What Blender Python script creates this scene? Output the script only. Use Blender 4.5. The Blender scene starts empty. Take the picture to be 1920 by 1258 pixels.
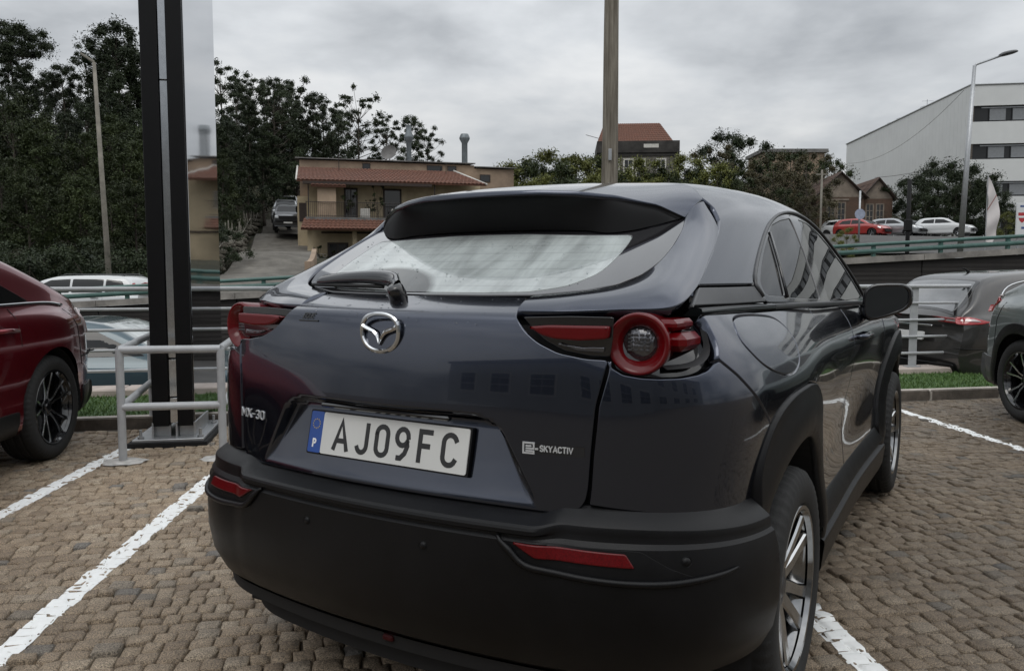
import bpy, bmesh, math, random
import numpy as np
from mathutils import Vector, Matrix, Euler
from mathutils.geometry import delaunay_2d_cdt
from mathutils.bvhtree import BVHTree

scene = bpy.context.scene
R = math.radians
random.seed(11)
rng = np.random.default_rng(11)

# ------------------------------------------------------------------ camera
cam_d = bpy.data.cameras.new('camera')
cam_d.sensor_width = 36.0
cam_d.lens = 36.0*1500/1920
cam_d.clip_start = 0.05
cam_d.clip_end = 1500
cam = bpy.data.objects.new('camera', cam_d)
scene.collection.objects.link(cam)
cam.location = (0, 0, 1.243)
cam.rotation_euler = (R(90)-math.atan(115/1500), 0, 0)
scene.camera = cam

# ------------------------------------------------------------------ sky: overcast cloud deck over a Nishita sky
SUN_EL, SUN_AZ = 52, 200          # degrees; azimuth clockwise from +Y
world = bpy.data.worlds.new('World')
scene.world = world
world.use_nodes = True
wt = world.node_tree
wt.nodes.clear()
def wn(t, **kw):
    n = wt.nodes.new(t)
    for k, v in kw.items(): setattr(n, k, v)
    return n
w_out = wn('ShaderNodeOutputWorld')
w_mix = wn('ShaderNodeMixShader')
w_mix.inputs[0].default_value = 0.93
w_sky = wn('ShaderNodeTexSky', sky_type='NISHITA', sun_disc=False)
w_sky.sun_elevation = R(SUN_EL); w_sky.sun_rotation = R(SUN_AZ)
w_b1 = wn('ShaderNodeBackground'); w_b1.inputs[1].default_value = 0.08
w_b2 = wn('ShaderNodeBackground'); w_b2.inputs[1].default_value = 1.0
w_tc = wn('ShaderNodeTexCoord')
w_sep = wn('ShaderNodeSeparateXYZ')
def wm(op, a, b=None, clamp=False):
    n = wn('ShaderNodeMath', operation=op, use_clamp=clamp)
    for i, v in enumerate((a, b)):
        if v is None: continue
        if isinstance(v, (int, float)): n.inputs[i].default_value = v
        else: wt.links.new(v, n.inputs[i])
    return n.outputs[0]
wl = wt.links.new
wl(w_tc.outputs['Generated'], w_sep.inputs[0])
zc = wm('MAXIMUM', w_sep.outputs[2], 0.0)
den = wm('ADD', zc, 0.20)
comb = wn('ShaderNodeCombineXYZ')
wl(wm('DIVIDE', w_sep.outputs[0], den), comb.inputs[0])
wl(wm('DIVIDE', w_sep.outputs[1], den), comb.inputs[1])
comb.inputs[2].default_value = 3.7
def wnoise(scale, detail, rough, dist):
    n = wn('ShaderNodeTexNoise')
    n.inputs['Scale'].default_value = scale; n.inputs['Detail'].default_value = detail
    n.inputs['Roughness'].default_value = rough; n.inputs['Distortion'].default_value = dist
    wl(comb.outputs[0], n.inputs['Vector'])
    return n.outputs['Fac']
n1 = wnoise(0.70, 6, 0.50, 0.12)
n2 = wnoise(2.1, 7, 0.55, 0.2)
nn = wm('ADD', wm('MULTIPLY', n1, 0.74), wm('MULTIPLY', n2, 0.26))
ramp = wn('ShaderNodeValToRGB')
ramp.color_ramp.elements[0].position = 0.38; ramp.color_ramp.elements[0].color = (0.44, 0.465, 0.495, 1)
ramp.color_ramp.elements[1].position = 0.585; ramp.color_ramp.elements[1].color = (1.12, 1.13, 1.13, 1)
e = ramp.color_ramp.elements.new(0.50); e.color = (0.84, 0.87, 0.90, 1)
wl(nn, ramp.inputs[0])
lum = wm('MULTIPLY', wm('ADD', wm('MULTIPLY', zc, 2.05), 0.53), 0.80)      # overcast: the zenith about three times the horizon
w_vm = wn('ShaderNodeVectorMath', operation='SCALE')
wl(ramp.outputs[0], w_vm.inputs[0]); wl(lum, w_vm.inputs['Scale'])
wl(w_vm.outputs[0], w_b2.inputs[0])
wl(w_sky.outputs[0], w_b1.inputs[0])
wl(w_b1.outputs[0], w_mix.inputs[1]); wl(w_b2.outputs[0], w_mix.inputs[2])
wl(w_mix.outputs[0], w_out.inputs[0])

# ------------------------------------------------------------------ sun behind the clouds
sun_d = bpy.data.lights.new('sun', 'SUN')
sun_d.energy = 0.6
sun_d.angle = R(28)
sun_d.color = (1.0, 0.96, 0.90)
sun = bpy.data.objects.new('sun', sun_d)
scene.collection.objects.link(sun)
_sd = Vector((math.sin(R(SUN_AZ))*math.cos(R(SUN_EL)), math.cos(R(SUN_AZ))*math.cos(R(SUN_EL)), math.sin(R(SUN_EL))))
sun.rotation_euler = (-_sd).to_track_quat('-Z', 'Y').to_euler()
sun.location = (0, 0, 40)

scene.view_settings.view_transform = 'Standard'
scene.view_settings.look = 'None'
scene.view_settings.exposure = 0.0
scene.view_settings.gamma = 1.0
scene.view_settings.use_curve_mapping = False
# ------------------------------------------------------------------ helpers
COL = scene.collection
def tag(o, label=None, cat=None, group=None, kind=None):
    if label: o['label'] = label
    if cat: o['category'] = cat
    if group: o['group'] = group
    if kind: o['kind'] = kind
    return o
def empty(name, loc=(0, 0, 0), rz=0.0, label=None, cat=None, group=None):
    o = bpy.data.objects.new(name, None)
    COL.objects.link(o)
    o.location = loc; o.rotation_euler = (0, 0, rz)
    o.empty_display_size = 0.2
    return tag(o, label, cat, group)
def link(name, me, parent=None, loc=None, rot=None):
    o = bpy.data.objects.new(name, me)
    COL.objects.link(o)
    if parent is not None: o.parent = parent
    if loc is not None: o.location = loc
    if rot is not None: o.rotation_euler = rot
    return o
def kids(o): return [c for c in bpy.data.objects if c.parent == o]
_KC = {}
def copy_tree(o, parent=None, loc=None, rz=None, scale=None):
    c = o.copy(); COL.objects.link(c)
    if parent is not None: c.parent = parent
    if loc is not None: c.location = loc
    if rz is not None: c.rotation_euler = (0, 0, rz)
    if scale is not None: c.scale = scale
    for ch in list(o.children): copy_tree(ch, c)
    return c
class MB:
    """collects pieces of one mesh"""
    def __init__(s): s.v = []; s.f = []; s.m = []; s.n = 0; s.mi = 0
    def add(s, v, f):
        v = np.asarray(v, float).reshape(-1, 3)
        s.v.append(v)
        for q in f: s.f.append([i+s.n for i in q]); s.m.append(s.mi)
        s.n += len(v); return s
    def box(s, c, size, rz=0.0, rx=0.0, ry=0.0, bev=0.0):
        hx, hy, hz = [a/2 for a in size]
        b = min(bev, hx*.9, hy*.9, hz*.9)
        if b <= 0:
            v = np.array([(x, y, z) for z in (-hz, hz) for y in (-hy, hy) for x in (-hx, hx)])
            f = [(0, 2, 3, 1), (4, 5, 7, 6), (0, 1, 5, 4), (2, 6, 7, 3), (0, 4, 6, 2), (1, 3, 7, 5)]
        else:
            v = []; idx = {}
            for sx in (-1, 1):
                for sy in (-1, 1):
                    for sz in (-1, 1):
                        for a in range(3):
                            p = [sx*(hx-b), sy*(hy-b), sz*(hz-b)]
                            p[a] += (sx, sy, sz)[a]*b
                            idx[(sx, sy, sz, a)] = len(v); v.append(p)
            f = []
            for a in range(3):
                o = [k for k in range(3) if k != a]
                for sg in (-1, 1):
                    q = []
                    for (u, w) in ((-1, -1), (1, -1), (1, 1), (-1, 1)):
                        k = [0, 0, 0]; k[a] = sg; k[o[0]] = u; k[o[1]] = w
                        q.append(idx[(k[0], k[1], k[2], a)])
                    f.append(q)
                for u in (-1, 1):
                    for w in (-1, 1):
                        q = []
                        for sg, aa in ((-1, o[0]), (1, o[0]), (1, o[1]), (-1, o[1])):
                            k = [0, 0, 0]; k[a] = sg; k[o[0]] = u; k[o[1]] = w
                            q.append(idx[(k[0], k[1], k[2], aa)])
                        f.append(q)
            for sx in (-1, 1):
                for sy in (-1, 1):
                    for sz in (-1, 1):
                        f.append([idx[(sx, sy, sz, a)] for a in range(3)])
            v = np.array(v)
        if rz or rx or ry:
            M = np.array(Euler((rx, ry, rz)).to_matrix()); v = v@M.T
        return s.add(v+np.array(c), f)
    def tube(s, pts, r, n=8, cap=True, closed=False):
        pts = np.asarray(pts, float); k = len(pts)
        rr = np.broadcast_to(np.asarray(r, float), (k,))
        if closed: t = np.roll(pts, -1, 0)-np.roll(pts, 1, 0)
        else: t = np.gradient(pts, axis=0)
        t /= np.linalg.norm(t, axis=1)[:, None]+1e-12
        up = np.array([0, 0, 1.0])
        if abs(t[0]@up) > .9: up = np.array([1.0, 0, 0])
        a = np.cross(t[0], up); a /= np.linalg.norm(a)
        vs = []
        for i in range(k):
            a = a-t[i]*(a@t[i]); a /= np.linalg.norm(a)+1e-12
            b = np.cross(t[i], a)
            th = np.arange(n)*2*np.pi/n
            vs.append(pts[i]+rr[i]*(np.cos(th)[:, None]*a+np.sin(th)[:, None]*b))
        f = []
        for i in range(k if closed else k-1):
            j = (i+1) % k
            for q in range(n): f.append((i*n+q, i*n+(q+1) % n, j*n+(q+1) % n, j*n+q))
        if cap and not closed:
            f.append(tuple(range(n-1, -1, -1))); f.append(tuple((k-1)*n+q for q in range(n)))
        return s.add(np.concatenate(vs), f)
    def lathe(s, prof, n=48, M=None, closed=False):
        """prof: (radius, height) pairs about the local x axis (height along x)"""
        prof = np.asarray(prof, float); k = len(prof)
        th = np.arange(n)*2*np.pi/n
        v = np.stack([np.repeat(prof[:, 1][:, None], n, 1), prof[:, 0][:, None]*np.cos(th), prof[:, 0][:, None]*np.sin(th)], -1).reshape(-1, 3)
        f = []
        for i in range(k if closed else k-1):
            j = (i+1) % k
            for q in range(n): f.append((i*n+q, j*n+q, j*n+(q+1) % n, i*n+(q+1) % n))
        if M is not None: v = v@np.array(M.to_3x3()).T+np.array(M.to_translation())
        return s.add(v, f)
    def grid(s, P, closed_u=False, flip=False):
        P = np.asarray(P, float); a, b = P.shape[:2]
        f = []
        for i in range(a if closed_u else a-1):
            j = (i+1) % a
            for q in range(b-1):
                t = (i*b+q, j*b+q, j*b+q+1, i*b+q+1)
                f.append(t[::-1] if flip else t)
        return s.add(P.reshape(-1, 3), f)
    def prism(s, poly, d, M=None):
        """poly in local xy, extruded from z=0 to z=d"""
        p = np.asarray(poly, float); k = len(p)
        v = np.concatenate([np.c_[p, np.zeros(k)], np.c_[p, np.full(k, d)]])
        f = [tuple(range(k-1, -1, -1)), tuple(range(k, 2*k))]
        f += [(i, (i+1) % k, (i+1) % k+k, i+k) for i in range(k)]
        if M is not None: v = v@np.array(M.to_3x3()).T+np.array(M.to_translation())
        return s.add(v, f)
    def mesh(s, name, mat, smooth=False):
        me = bpy.data.meshes.new(name)
        me.from_pydata(np.concatenate(s.v).tolist() if s.v else [], [], s.f)
        for m in (mat if isinstance(mat, (list, tuple)) else [mat]): me.materials.append(m)
        if isinstance(mat, (list, tuple)): me.polygons.foreach_set('material_index', s.m)
        if smooth is True: me.polygons.foreach_set('use_smooth', [True]*len(me.polygons))
        elif smooth:
            me.polygons.foreach_set('use_smooth', [True]*len(me.polygons))
            bm = bmesh.new(); bm.from_mesh(me)
            ca = math.cos(R(smooth))
            for e in bm.edges:
                if len(e.link_faces) == 2 and e.link_faces[0].normal.dot(e.link_faces[1].normal) < ca: e.smooth = False
            bm.to_mesh(me); bm.free()
        me.update()
        return me
    def build(s, name, mat, parent=None, smooth=False, loc=None, rot=None):
        return link(name, s.mesh(name, mat, smooth), parent, loc, rot)
def fast_mesh(name, V, F, mat, smooth=False, fmat=None):
    """V (n,3), F (m,k) arrays"""
    me = bpy.data.meshes.new(name)
    V = np.asarray(V, np.float32); F = np.asarray(F, np.int32)
    m, k = F.shape
    me.vertices.add(len(V)); me.vertices.foreach_set('co', V.ravel())
    me.loops.add(m*k); me.loops.foreach_set('vertex_index', F.ravel())
    me.polygons.add(m); me.polygons.foreach_set('loop_start', np.arange(0, m*k, k, dtype=np.int32))
    me.update(calc_edges=True)
    for q in (mat if isinstance(mat, (list, tuple)) else [mat]): me.materials.append(q)
    if fmat is not None: me.polygons.foreach_set('material_index', np.asarray(fmat, np.int32))
    if smooth: me.polygons.foreach_set('use_smooth', [True]*m)
    me.validate(); me.update()
    return me

# ------------------------------------------------------------------ materials
class NT:
    def __init__(s, name):
        s.m = bpy.data.materials.new(name); s.m.use_nodes = True
        s.t = s.m.node_tree; s.t.nodes.clear()
        s.out = s.n('ShaderNodeOutputMaterial'); s.b = s.n('ShaderNodeBsdfPrincipled')
        s.l(s.b.outputs[0], s.out.inputs[0])
    def n(s, t, **kw):
        q = s.t.nodes.new(t)
        for k, v in kw.items(): setattr(q, k, v)
        return q
    def l(s, a, b): s.t.links.new(a, b)
    def setv(s, sock, v):
        if v is None: return
        if isinstance(v, bpy.types.NodeSocket): s.l(v, sock)
        elif isinstance(v, (int, float)): sock.default_value = v
        else: sock.default_value = tuple(v)+((1,) if len(v) == 3 and sock.type == 'RGBA' else ())
    def math(s, op, a, b=None, c=None, clamp=False):
        q = s.n('ShaderNodeMath', operation=op, use_clamp=clamp)
        for i, v in enumerate((a, b, c)): s.setv(q.inputs[i], v)
        return q.outputs[0]
    def coord(s, kind='Object'): return s.n('ShaderNodeTexCoord').outputs[kind]
    def pos(s): return s.n('ShaderNodeNewGeometry').outputs['Position']
    def mapping(s, vec, scale=(1, 1, 1), loc=(0, 0, 0), rot=(0, 0, 0)):
        q = s.n('ShaderNodeMapping'); s.l(vec, q.inputs[0])
        q.inputs['Scale'].default_value = scale; q.inputs['Location'].default_value = loc; q.inputs['Rotation'].default_value = rot
        return q.outputs[0]
    def noise(s, vec, scale, detail=4, rough=.55, dist=0):
        q = s.n('ShaderNodeTexNoise')
        if vec is not None: s.l(vec, q.inputs['Vector'])
        for k, v in (('Scale', scale), ('Detail', detail), ('Roughness', rough), ('Distortion', dist)): q.inputs[k].default_value = v
        return q.outputs['Fac']
    def ramp(s, fac, stops):
        q = s.n('ShaderNodeValToRGB'); s.l(fac, q.inputs[0])
        el = q.color_ramp.elements
        while len(el) > 1: el.remove(el[-1])
        for i, (p, c) in enumerate(stops):
            e = el[0] if i == 0 else el.new(p)
            e.position = p
            c = (c, c, c) if isinstance(c, (int, float)) else c
            e.color = tuple(c)+(1,)
        return q.outputs[0]
    def mix(s, fac, a, b, blend='MIX'):
        q = s.n('ShaderNodeMix', data_type='RGBA', blend_type=blend)
        s.setv(q.inputs[0], fac); s.setv(q.inputs[6], a); s.setv(q.inputs[7], b)
        return q.outputs[2]
    def bump(s, h, strength=.3, dist=.01):
        q = s.n('ShaderNodeBump'); q.inputs['Strength'].default_value = strength; q.inputs['Distance'].default_value = dist
        s.l(h, q.inputs['Height']); s.l(q.outputs[0], s.b.inputs['Normal'])
    def set(s, **kw):
        names = dict(color='Base Color', rough='Roughness', metal='Metallic', coat='Coat Weight', coat_rough='Coat Roughness', spec='Specular IOR Level', trans='Transmission Weight', ior='IOR', alpha='Alpha', emit='Emission Color', emit_s='Emission Strength', sheen='Sheen Weight')
        for k, v in kw.items(): s.setv(s.b.inputs[names[k]], v)
        return s
def plain(name, color, rough=.5, metal=0, var=.25, scale=6, bump=0, bscale=60, coat=0, spec=None, coord='Object'):
    """a solid material with fine procedural variation in tone and roughness"""
    t = NT(name)
    v = t.coord(coord)
    nz = t.noise(v, scale, 5, .6)
    lo = tuple(c*(1-var) for c in color); hi = tuple(min(1, c*(1+var)) for c in color)
    t.set(color=t.ramp(nz, [(.3, lo), (.7, hi)]), rough=t.math('ADD', rough-.06, t.math('MULTIPLY', t.noise(v, scale*3, 3), .12), clamp=True), metal=metal, coat=coat)
    if spec is not None: t.set(spec=spec)
    if bump: t.bump(t.noise(v, bscale, 4), bump, .01)
    return t.m
def glassy(name, tint=(.20, .23, .23), ior=1.5, body=0.0, col=(.02, .02, .02)):
    """a window pane: fresnel reflection over tinted see-through"""
    t = NT(name)
    t.t.nodes.remove(t.b)
    fr = t.n('ShaderNodeFresnel'); fr.inputs[0].default_value = ior
    gl = t.n('ShaderNodeBsdfGlossy'); gl.inputs['Roughness'].default_value = .01
    tr = t.n('ShaderNodeBsdfTransparent'); tr.inputs[0].default_value = tuple(tint)+(1,)
    mx = t.n('ShaderNodeMixShader')
    fac = t.math('MULTIPLY', fr.outputs[0], 1.25, clamp=True)
    t.l(fac, mx.inputs[0]); t.l(tr.outputs[0], mx.inputs[1]); t.l(gl.outputs[0], mx.inputs[2])
    t.l(mx.outputs[0], t.out.inputs[0])
    return t.m

# ------------------------------------------------------------------ 2-D outlines and curved panels
def densify(p, step, closed=True):
    p = np.asarray(p, float); out = []
    k = len(p)
    for i in range(k if closed else k-1):
        a, b = p[i], p[(i+1) % k]
        n = max(1, int(np.ceil(np.linalg.norm(b-a)/step)))
        out.append(a+(b-a)*(np.arange(n)/n)[:, None])
    if not closed: out.append(p[-1:])
    return np.concatenate(out)
def chaikin(p, it=2, closed=True):
    p = np.asarray(p, float)
    for _ in range(it):
        if closed:
            q = np.roll(p, -1, 0)
            p = np.stack([.75*p+.25*q, .25*p+.75*q], 1).reshape(-1, p.shape[1])
        else:
            q = np.stack([.75*p[:-1]+.25*p[1:], .25*p[:-1]+.75*p[1:]], 1).reshape(-1, p.shape[1])
            p = np.concatenate([p[:1], q, p[-1:]])
    return p
def rounded(p, r, n=5):
    """polygon with corners rounded by up to r"""
    p = np.asarray(p, float); k = len(p); out = []
    rs = np.broadcast_to(np.asarray(r, float), (k,))
    for i in range(k):
        a, b, c = p[i-1], p[i], p[(i+1) % k]
        la, lc = np.linalg.norm(a-b), np.linalg.norm(c-b)
        q = min(rs[i], la*.45, lc*.45)
        if q < 1e-5: out.append(b); continue
        s, e = b+(a-b)/la*q, b+(c-b)/lc*q
        for t in np.linspace(0, 1, n): out.append((1-t)**2*s+2*t*(1-t)*b+t*t*e)
    return np.array(out)
def area2(p): x, y = p[:, 0], p[:, 1]; return (x*np.roll(y, -1)-np.roll(x, -1)*y).sum()
def inset(p, d):
    """offset a CCW closed polygon inwards by d"""
    e = np.roll(p, -1, 0)-p; L = np.linalg.norm(e, axis=1)[:, None]+1e-12
    nrm = np.c_[-e[:, 1], e[:, 0]]/L
    pn = np.roll(nrm, 1, 0)
    m = nrm+pn; m /= (np.linalg.norm(m, axis=1)[:, None]+1e-9)
    c = np.maximum((m*nrm).sum(1), .5)[:, None]
    return p+m*d/c
def in_poly(P, poly):
    x, y = P[:, 0][:, None], P[:, 1][:, None]
    a = poly; b = np.roll(poly, -1, 0)
    cond = ((a[:, 1] > y) != (b[:, 1] > y))
    with np.errstate(divide='ignore', invalid='ignore'):
        xi = (b[:, 0]-a[:, 0])*(y-a[:, 1])/(b[:, 1]-a[:, 1]+1e-15)+a[:, 0]
    return ((cond & (x < xi)).sum(1) % 2) == 1
def near_poly(P, poly, d):
    a = poly; ab = np.roll(poly, -1, 0)-a
    out = np.zeros(len(P), bool)
    for i in range(0, len(P), 4000):
        q = P[i:i+4000, None]-a
        t = np.clip((q*ab).sum(-1)/((ab*ab).sum(-1)+1e-15), 0, 1)
        out[i:i+4000] = (np.linalg.norm(q-t[..., None]*ab, axis=-1) < d).any(1)
    return out
def tri2d(loops, res, extra=None):
    """triangulate the region inside loops[0] and outside the other loops; loop points come first"""
    pts = []; edges = []; n = 0
    for lp in loops:
        k = len(lp); pts.append(lp); edges += [(n+i, n+(i+1) % k) for i in range(k)]; n += k
    lo, hi = loops[0].min(0), loops[0].max(0)
    gx = np.arange(lo[0]+res/2, hi[0], res); gy = np.arange(lo[1]+res/2, hi[1], res*.87)
    G = np.stack(np.meshgrid(gx, gy), -1)
    G[1::2, :, 0] += res/2
    G = G.reshape(-1, 2)
    if extra is not None and len(extra): G = np.concatenate([G, extra])
    ok = in_poly(G, loops[0])
    for h in loops[1:]: ok &= ~in_poly(G, h)
    G = G[ok]
    for lp in loops:
        if len(G): G = G[~near_poly(G, lp, res*.45)]
    allp = np.concatenate(pts+[G]) if len(G) else np.concatenate(pts)
    vo, _, fo, vmap, _, _ = delaunay_2d_cdt([Vector(p) for p in allp], edges, [], 0, 1e-7)
    V = np.array([(v.x, v.y) for v in vo])
    inv = np.zeros(len(V), int)-1
    for i, src in enumerate(vmap):
        if src: inv[i] = min(src)
    F = np.array([f for f in fo if len(f) == 3])
    C = V[F].mean(1)
    ok = in_poly(C, loops[0])
    for h in loops[1:]: ok &= ~in_poly(C, h)
    return V, F[ok], inv
def surf_normals(S, U, ref, h=1.5e-3):
    a = S(U+np.array([h, 0]))-S(U-np.array([h, 0])); b = S(U+np.array([0, h]))-S(U-np.array([0, h]))
    n = np.cross(a, b); n /= np.linalg.norm(n, axis=1)[:, None]+1e-12
    s = np.sign((n*(S(U)-np.asarray(ref))).sum(1)); s[s == 0] = 1
    return n*s[:, None]
def panel(name, outline, S, mat, parent, ref=(0, 2.0, .6), res=.02, holes=(), gap=.0022, roll=.0022, depth=.014, lift=0.0, step=None, mirror=False, nsm=1.5e-3):
    """a sheet-metal (or glass, or plastic) panel on surface S(u,v) inside a 2-D outline, with rolled edges"""
    step = step or res*.6
    loops_a, loops_b = [], []
    for i, lp in enumerate([outline]+list(holes)):
        lp = np.asarray(lp, float)
        lp = densify(lp, step)
        if (area2(lp) < 0) == (i == 0): lp = lp[::-1]
        # outer loop CCW, hole loops CW: 'inset' moves both into the panel
        loops_b.append(inset(lp, gap)); loops_a.append(inset(lp, gap+roll))
    V2, F, inv = tri2d(loops_a, res)
    P = S(V2); N = surf_normals(S, V2, ref, nsm)
    P = P+N*lift
    fn = np.cross(P[F[:, 1]]-P[F[:, 0]], P[F[:, 2]]-P[F[:, 0]])
    bad = (fn*N[F[:, 0]]).sum(1) < 0
    F[bad] = F[bad][:, ::-1]
    verts = [P]; norms = [N]; faces = [tuple(map(int, f)) for f in F]
    base = len(P)
    first = {int(s): i for i, s in enumerate(inv) if s >= 0}
    n0 = 0
    for la, lb in zip(loops_a, loops_b):
        k = len(lb)
        ida = [first.get(n0+i, None) for i in range(k)]
        n0 += k
        Pb = S(lb); Nb = surf_normals(S, lb, ref, nsm); Pa = S(la)
        outw = Pb-Pa; outw /= np.linalg.norm(outw, axis=1)[:, None]+1e-12
        r1 = Pb+Nb*(lift-.6*roll); r2 = Pb+Nb*(lift-depth)
        verts += [r1, r2]; norms += [(Nb+outw)/1.414, outw]
        b1, b2 = base, base+k; base += 2*k
        for i in range(k):
            j = (i+1) % k
            if ida[i] is not None and ida[j] is not None and ida[i] != ida[j]:
                faces.append((ida[i], b1+i, b1+j, ida[j]))
            faces.append((b1+i, b2+i, b2+j, b1+j))
    V = np.concatenate(verts); NN = np.concatenate(norms)
    def make(V, NN, faces, nm):
        me = bpy.data.meshes.new(nm)
        me.from_pydata(V.tolist(), [], faces)
        me.materials.append(mat)
        me.polygons.foreach_set('use_smooth', [True]*len(me.polygons))
        me.update()
        me.normals_split_custom_set_from_vertices(NN.tolist())
        return link(nm, me, parent)
    # orient the flange faces by the vertex normals
    fc = []
    for f in faces:
        a = np.cross(V[f[1]]-V[f[0]], V[f[2]]-V[f[0]])
        fc.append(f if (a@NN[list(f)].mean(0)) >= 0 else f[::-1])
    o = make(V, NN, fc, name)
    if not mirror: return o
    m = np.array([-1, 1, 1.0])
    o2 = make(V*m, NN*m, [f[::-1] for f in fc], name)
    return o, o2
def interp_curve(pts, n):
    """points resampled evenly along a smoothed open polyline"""
    p = chaikin(np.asarray(pts, float), 2, False)
    d = np.r_[0, np.cumsum(np.linalg.norm(np.diff(p, axis=0), axis=1))]
    s = np.linspace(0, d[-1], n)
    return np.stack([np.interp(s, d, p[:, i]) for i in range(p.shape[1])], 1)
# ---- smooth profile helpers and the main car's surfaces (car coordinates: x right, y forward, z up, metres)
def pchip(xs, ys):
    xs = np.array(xs, float); ys = np.array(ys, float)
    h = np.diff(xs); d = np.diff(ys)/h
    m = np.zeros_like(ys)
    m[0], m[-1] = d[0], d[-1]
    for i in range(1, len(xs)-1):
        if d[i-1]*d[i] > 0:
            w1 = 2*h[i]+h[i-1]; w2 = h[i]+2*h[i-1]
            m[i] = (w1+w2)/(w1/d[i-1]+w2/d[i])
    def f(x):
        x = np.asarray(x, float)
        xc = np.clip(x, xs[0], xs[-1])
        i = np.clip(np.searchsorted(xs, xc)-1, 0, len(xs)-2)
        t = (xc-xs[i])/h[i]
        return ((2*t**3-3*t**2+1)*ys[i] + (t**3-2*t**2+t)*h[i]*m[i] +
                (-2*t**3+3*t**2)*ys[i+1] + (t**3-t**2)*h[i]*m[i+1])
    return f
def smax(a, b, k):
    h = np.maximum(k-np.abs(a-b), 0)/k
    return np.maximum(a, b) + h*h*k*0.25
def sstep(a, b, x):
    t = np.clip((np.asarray(x, float)-a)/(b-a), 0, 1); return t*t*(3-2*t)
gate_y = pchip([.60, .69, .74, .80, .90, 1.0, 1.08, 1.12, 1.14, 1.15, 1.158, 1.170, 1.187, 1.21],
               [.050, .051, .053, .056, .060, .068, .080, .089, .099, .112, .130, .164, .220, .30])
side_w = pchip([-.1,.3,.7,1.1,1.6,2.2,2.9,3.4,3.8,4.3], [.80,.846,.868,.872,.868,.868,.868,.868,.85,.74])
side_p = pchip([.15,.30,.45,.60,.74,.86,.95,1.0,1.05,1.10,1.16,1.22],
               [-.10,-.05,-.022,-.018,-.010,-.002,.0,-.008,-.026,-.058,-.108,-.17])
def XS(y, z):                       # half width of the lower body
    hip = .020*np.exp(-((y-.80)/.42)**2-((z-.92)/.16)**2)
    waist = -.030*np.exp(-((y-2.2)/.75)**2-((z-.66)/.17)**2)
    fend = .018*np.exp(-((y-3.45)/.40)**2-((z-.92)/.16)**2)
    return side_w(y)+side_p(z)+hip+waist+fend
def FL(x, y, z, y0=None):           # implicit lower body, negative inside
    x = np.abs(x)
    if y0 is None: y0 = gate_y(z)
    return smax(y0+.17*x*x-y, x-XS(y, z), .28)
def XG(y, z):                       # half width of the greenhouse
    return .804-.40*(z-1.15)-.10*(z-1.15)**2-np.where(y < 1.9, (.030+.10*np.clip(z-1.17, 0, .3))*(1.9-y)**2, .012*(y-1.9)**2)
roof_c = pchip([.30,.50,.65,.80,1.0,1.2,1.6,1.95,2.12,2.3,2.8,3.05,3.2], [1.462,1.487,1.508,1.532,1.550,1.561,1.570,1.563,1.548,1.49,1.245,1.10,1.0])
def ZR(x, y): return roof_c(y)-.09*x*x
def FG(x, y, z):
    x = np.abs(x)
    return smax(z-ZR(x, y), x-XG(y, z), .11)
def YGL(x, z): return .220+2.1*(z-1.187)+.26*x*x   # rear glass
# ------------------------------------------------------------------ materials of the main car
def car_paint(name, base, flake=.35, rough=.32, coat=1.0, coat_rough=.015):
    t = NT(name)
    v = t.coord('Object')
    fl = t.n('ShaderNodeTexVoronoi'); fl.inputs['Scale'].default_value = 900
    t.l(v, fl.inputs['Vector'])
    sp = t.math('MULTIPLY', fl.outputs['Distance'], .55)
    c0 = tuple(c*.82 for c in base); c1 = tuple(c*1.25 for c in base)
    t.set(color=t.mix(sp, c0, c1), metal=flake, rough=rough, coat=coat)
    film = t.noise(v, 7, 5, .62)                                    # dried rain film over the clear coat
    t.set(coat_rough=t.math('ADD', coat_rough, t.math('MULTIPLY', film, .03)))
    return t.m
M_paint = car_paint('blue_grey_metallic', (.034, .041, .062), .92, .20)
M_clad = plain('grained_black_plastic', (.0034, .0034, .0040), .36, var=.55, scale=4, bump=.15, bscale=900, spec=.24)
M_gloss = plain('gloss_black', (.006, .006, .007), .08, var=.1, coat=.6)
M_under = plain('matt_black_underside', (.0035, .0035, .004), .5, var=.1, spec=.2)
M_satin = plain('satin_grey_trim', (.045, .046, .048), .36, var=.12)
M_dark = plain('black_void', (.004, .004, .0045), .85, var=.1)
M_rubber = plain('tyre_rubber', (.009, .009, .009), .75, var=.3, scale=18, bump=.25, bscale=240)
M_chrome = plain('chrome', (.62, .63, .64), .07, metal=1, var=.06)
M_alloy = plain('machined_alloy', (.52, .53, .54), .18, metal=1, var=.08, scale=30)
M_barrel = plain('polished_dark_alloy', (.24, .242, .245), .14, metal=1, var=.15, scale=20)
M_alloy_grey = plain('grey_alloy', (.10, .10, .105), .34, metal=.7, var=.1)
M_lens = NT('red_lens'); M_lens.set(color=(.10, .0016, .0032), rough=.17, coat=.12, coat_rough=.03, spec=.32); M_lens = M_lens.m
M_refl = NT('red_reflector')
_v = M_refl.coord(); _vo = M_refl.n('ShaderNodeTexVoronoi'); _vo.inputs['Scale'].default_value = 240; M_refl.l(_v, _vo.inputs['Vector'])
M_refl.set(color=M_refl.mix(_vo.outputs['Distance'], (.12, .002, .004), (.06, .0012, .002)), rough=.3, coat=.1, spec=.25); M_refl = M_refl.m
M_fogl = plain('dull_red_lens', (.035, .002, .003), .5, spec=.2)
M_clear = NT('clear_lamp_lens'); M_clear.set(color=(.10, .10, .11), rough=.06, metal=.75, coat=1)
_v = M_clear.coord(); M_clear.bump(M_clear.noise(_v, 55, 2), .6, .01); M_clear = M_clear.m
M_cabin = plain('dark_cabin_fabric', (.020, .020, .021), .8, var=.2)
M_glass = glassy('tinted_window', (.16, .18, .18), 1.52)
M_glass_dark = glassy('privacy_window', (.05, .06, .06), 1.52)
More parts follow.
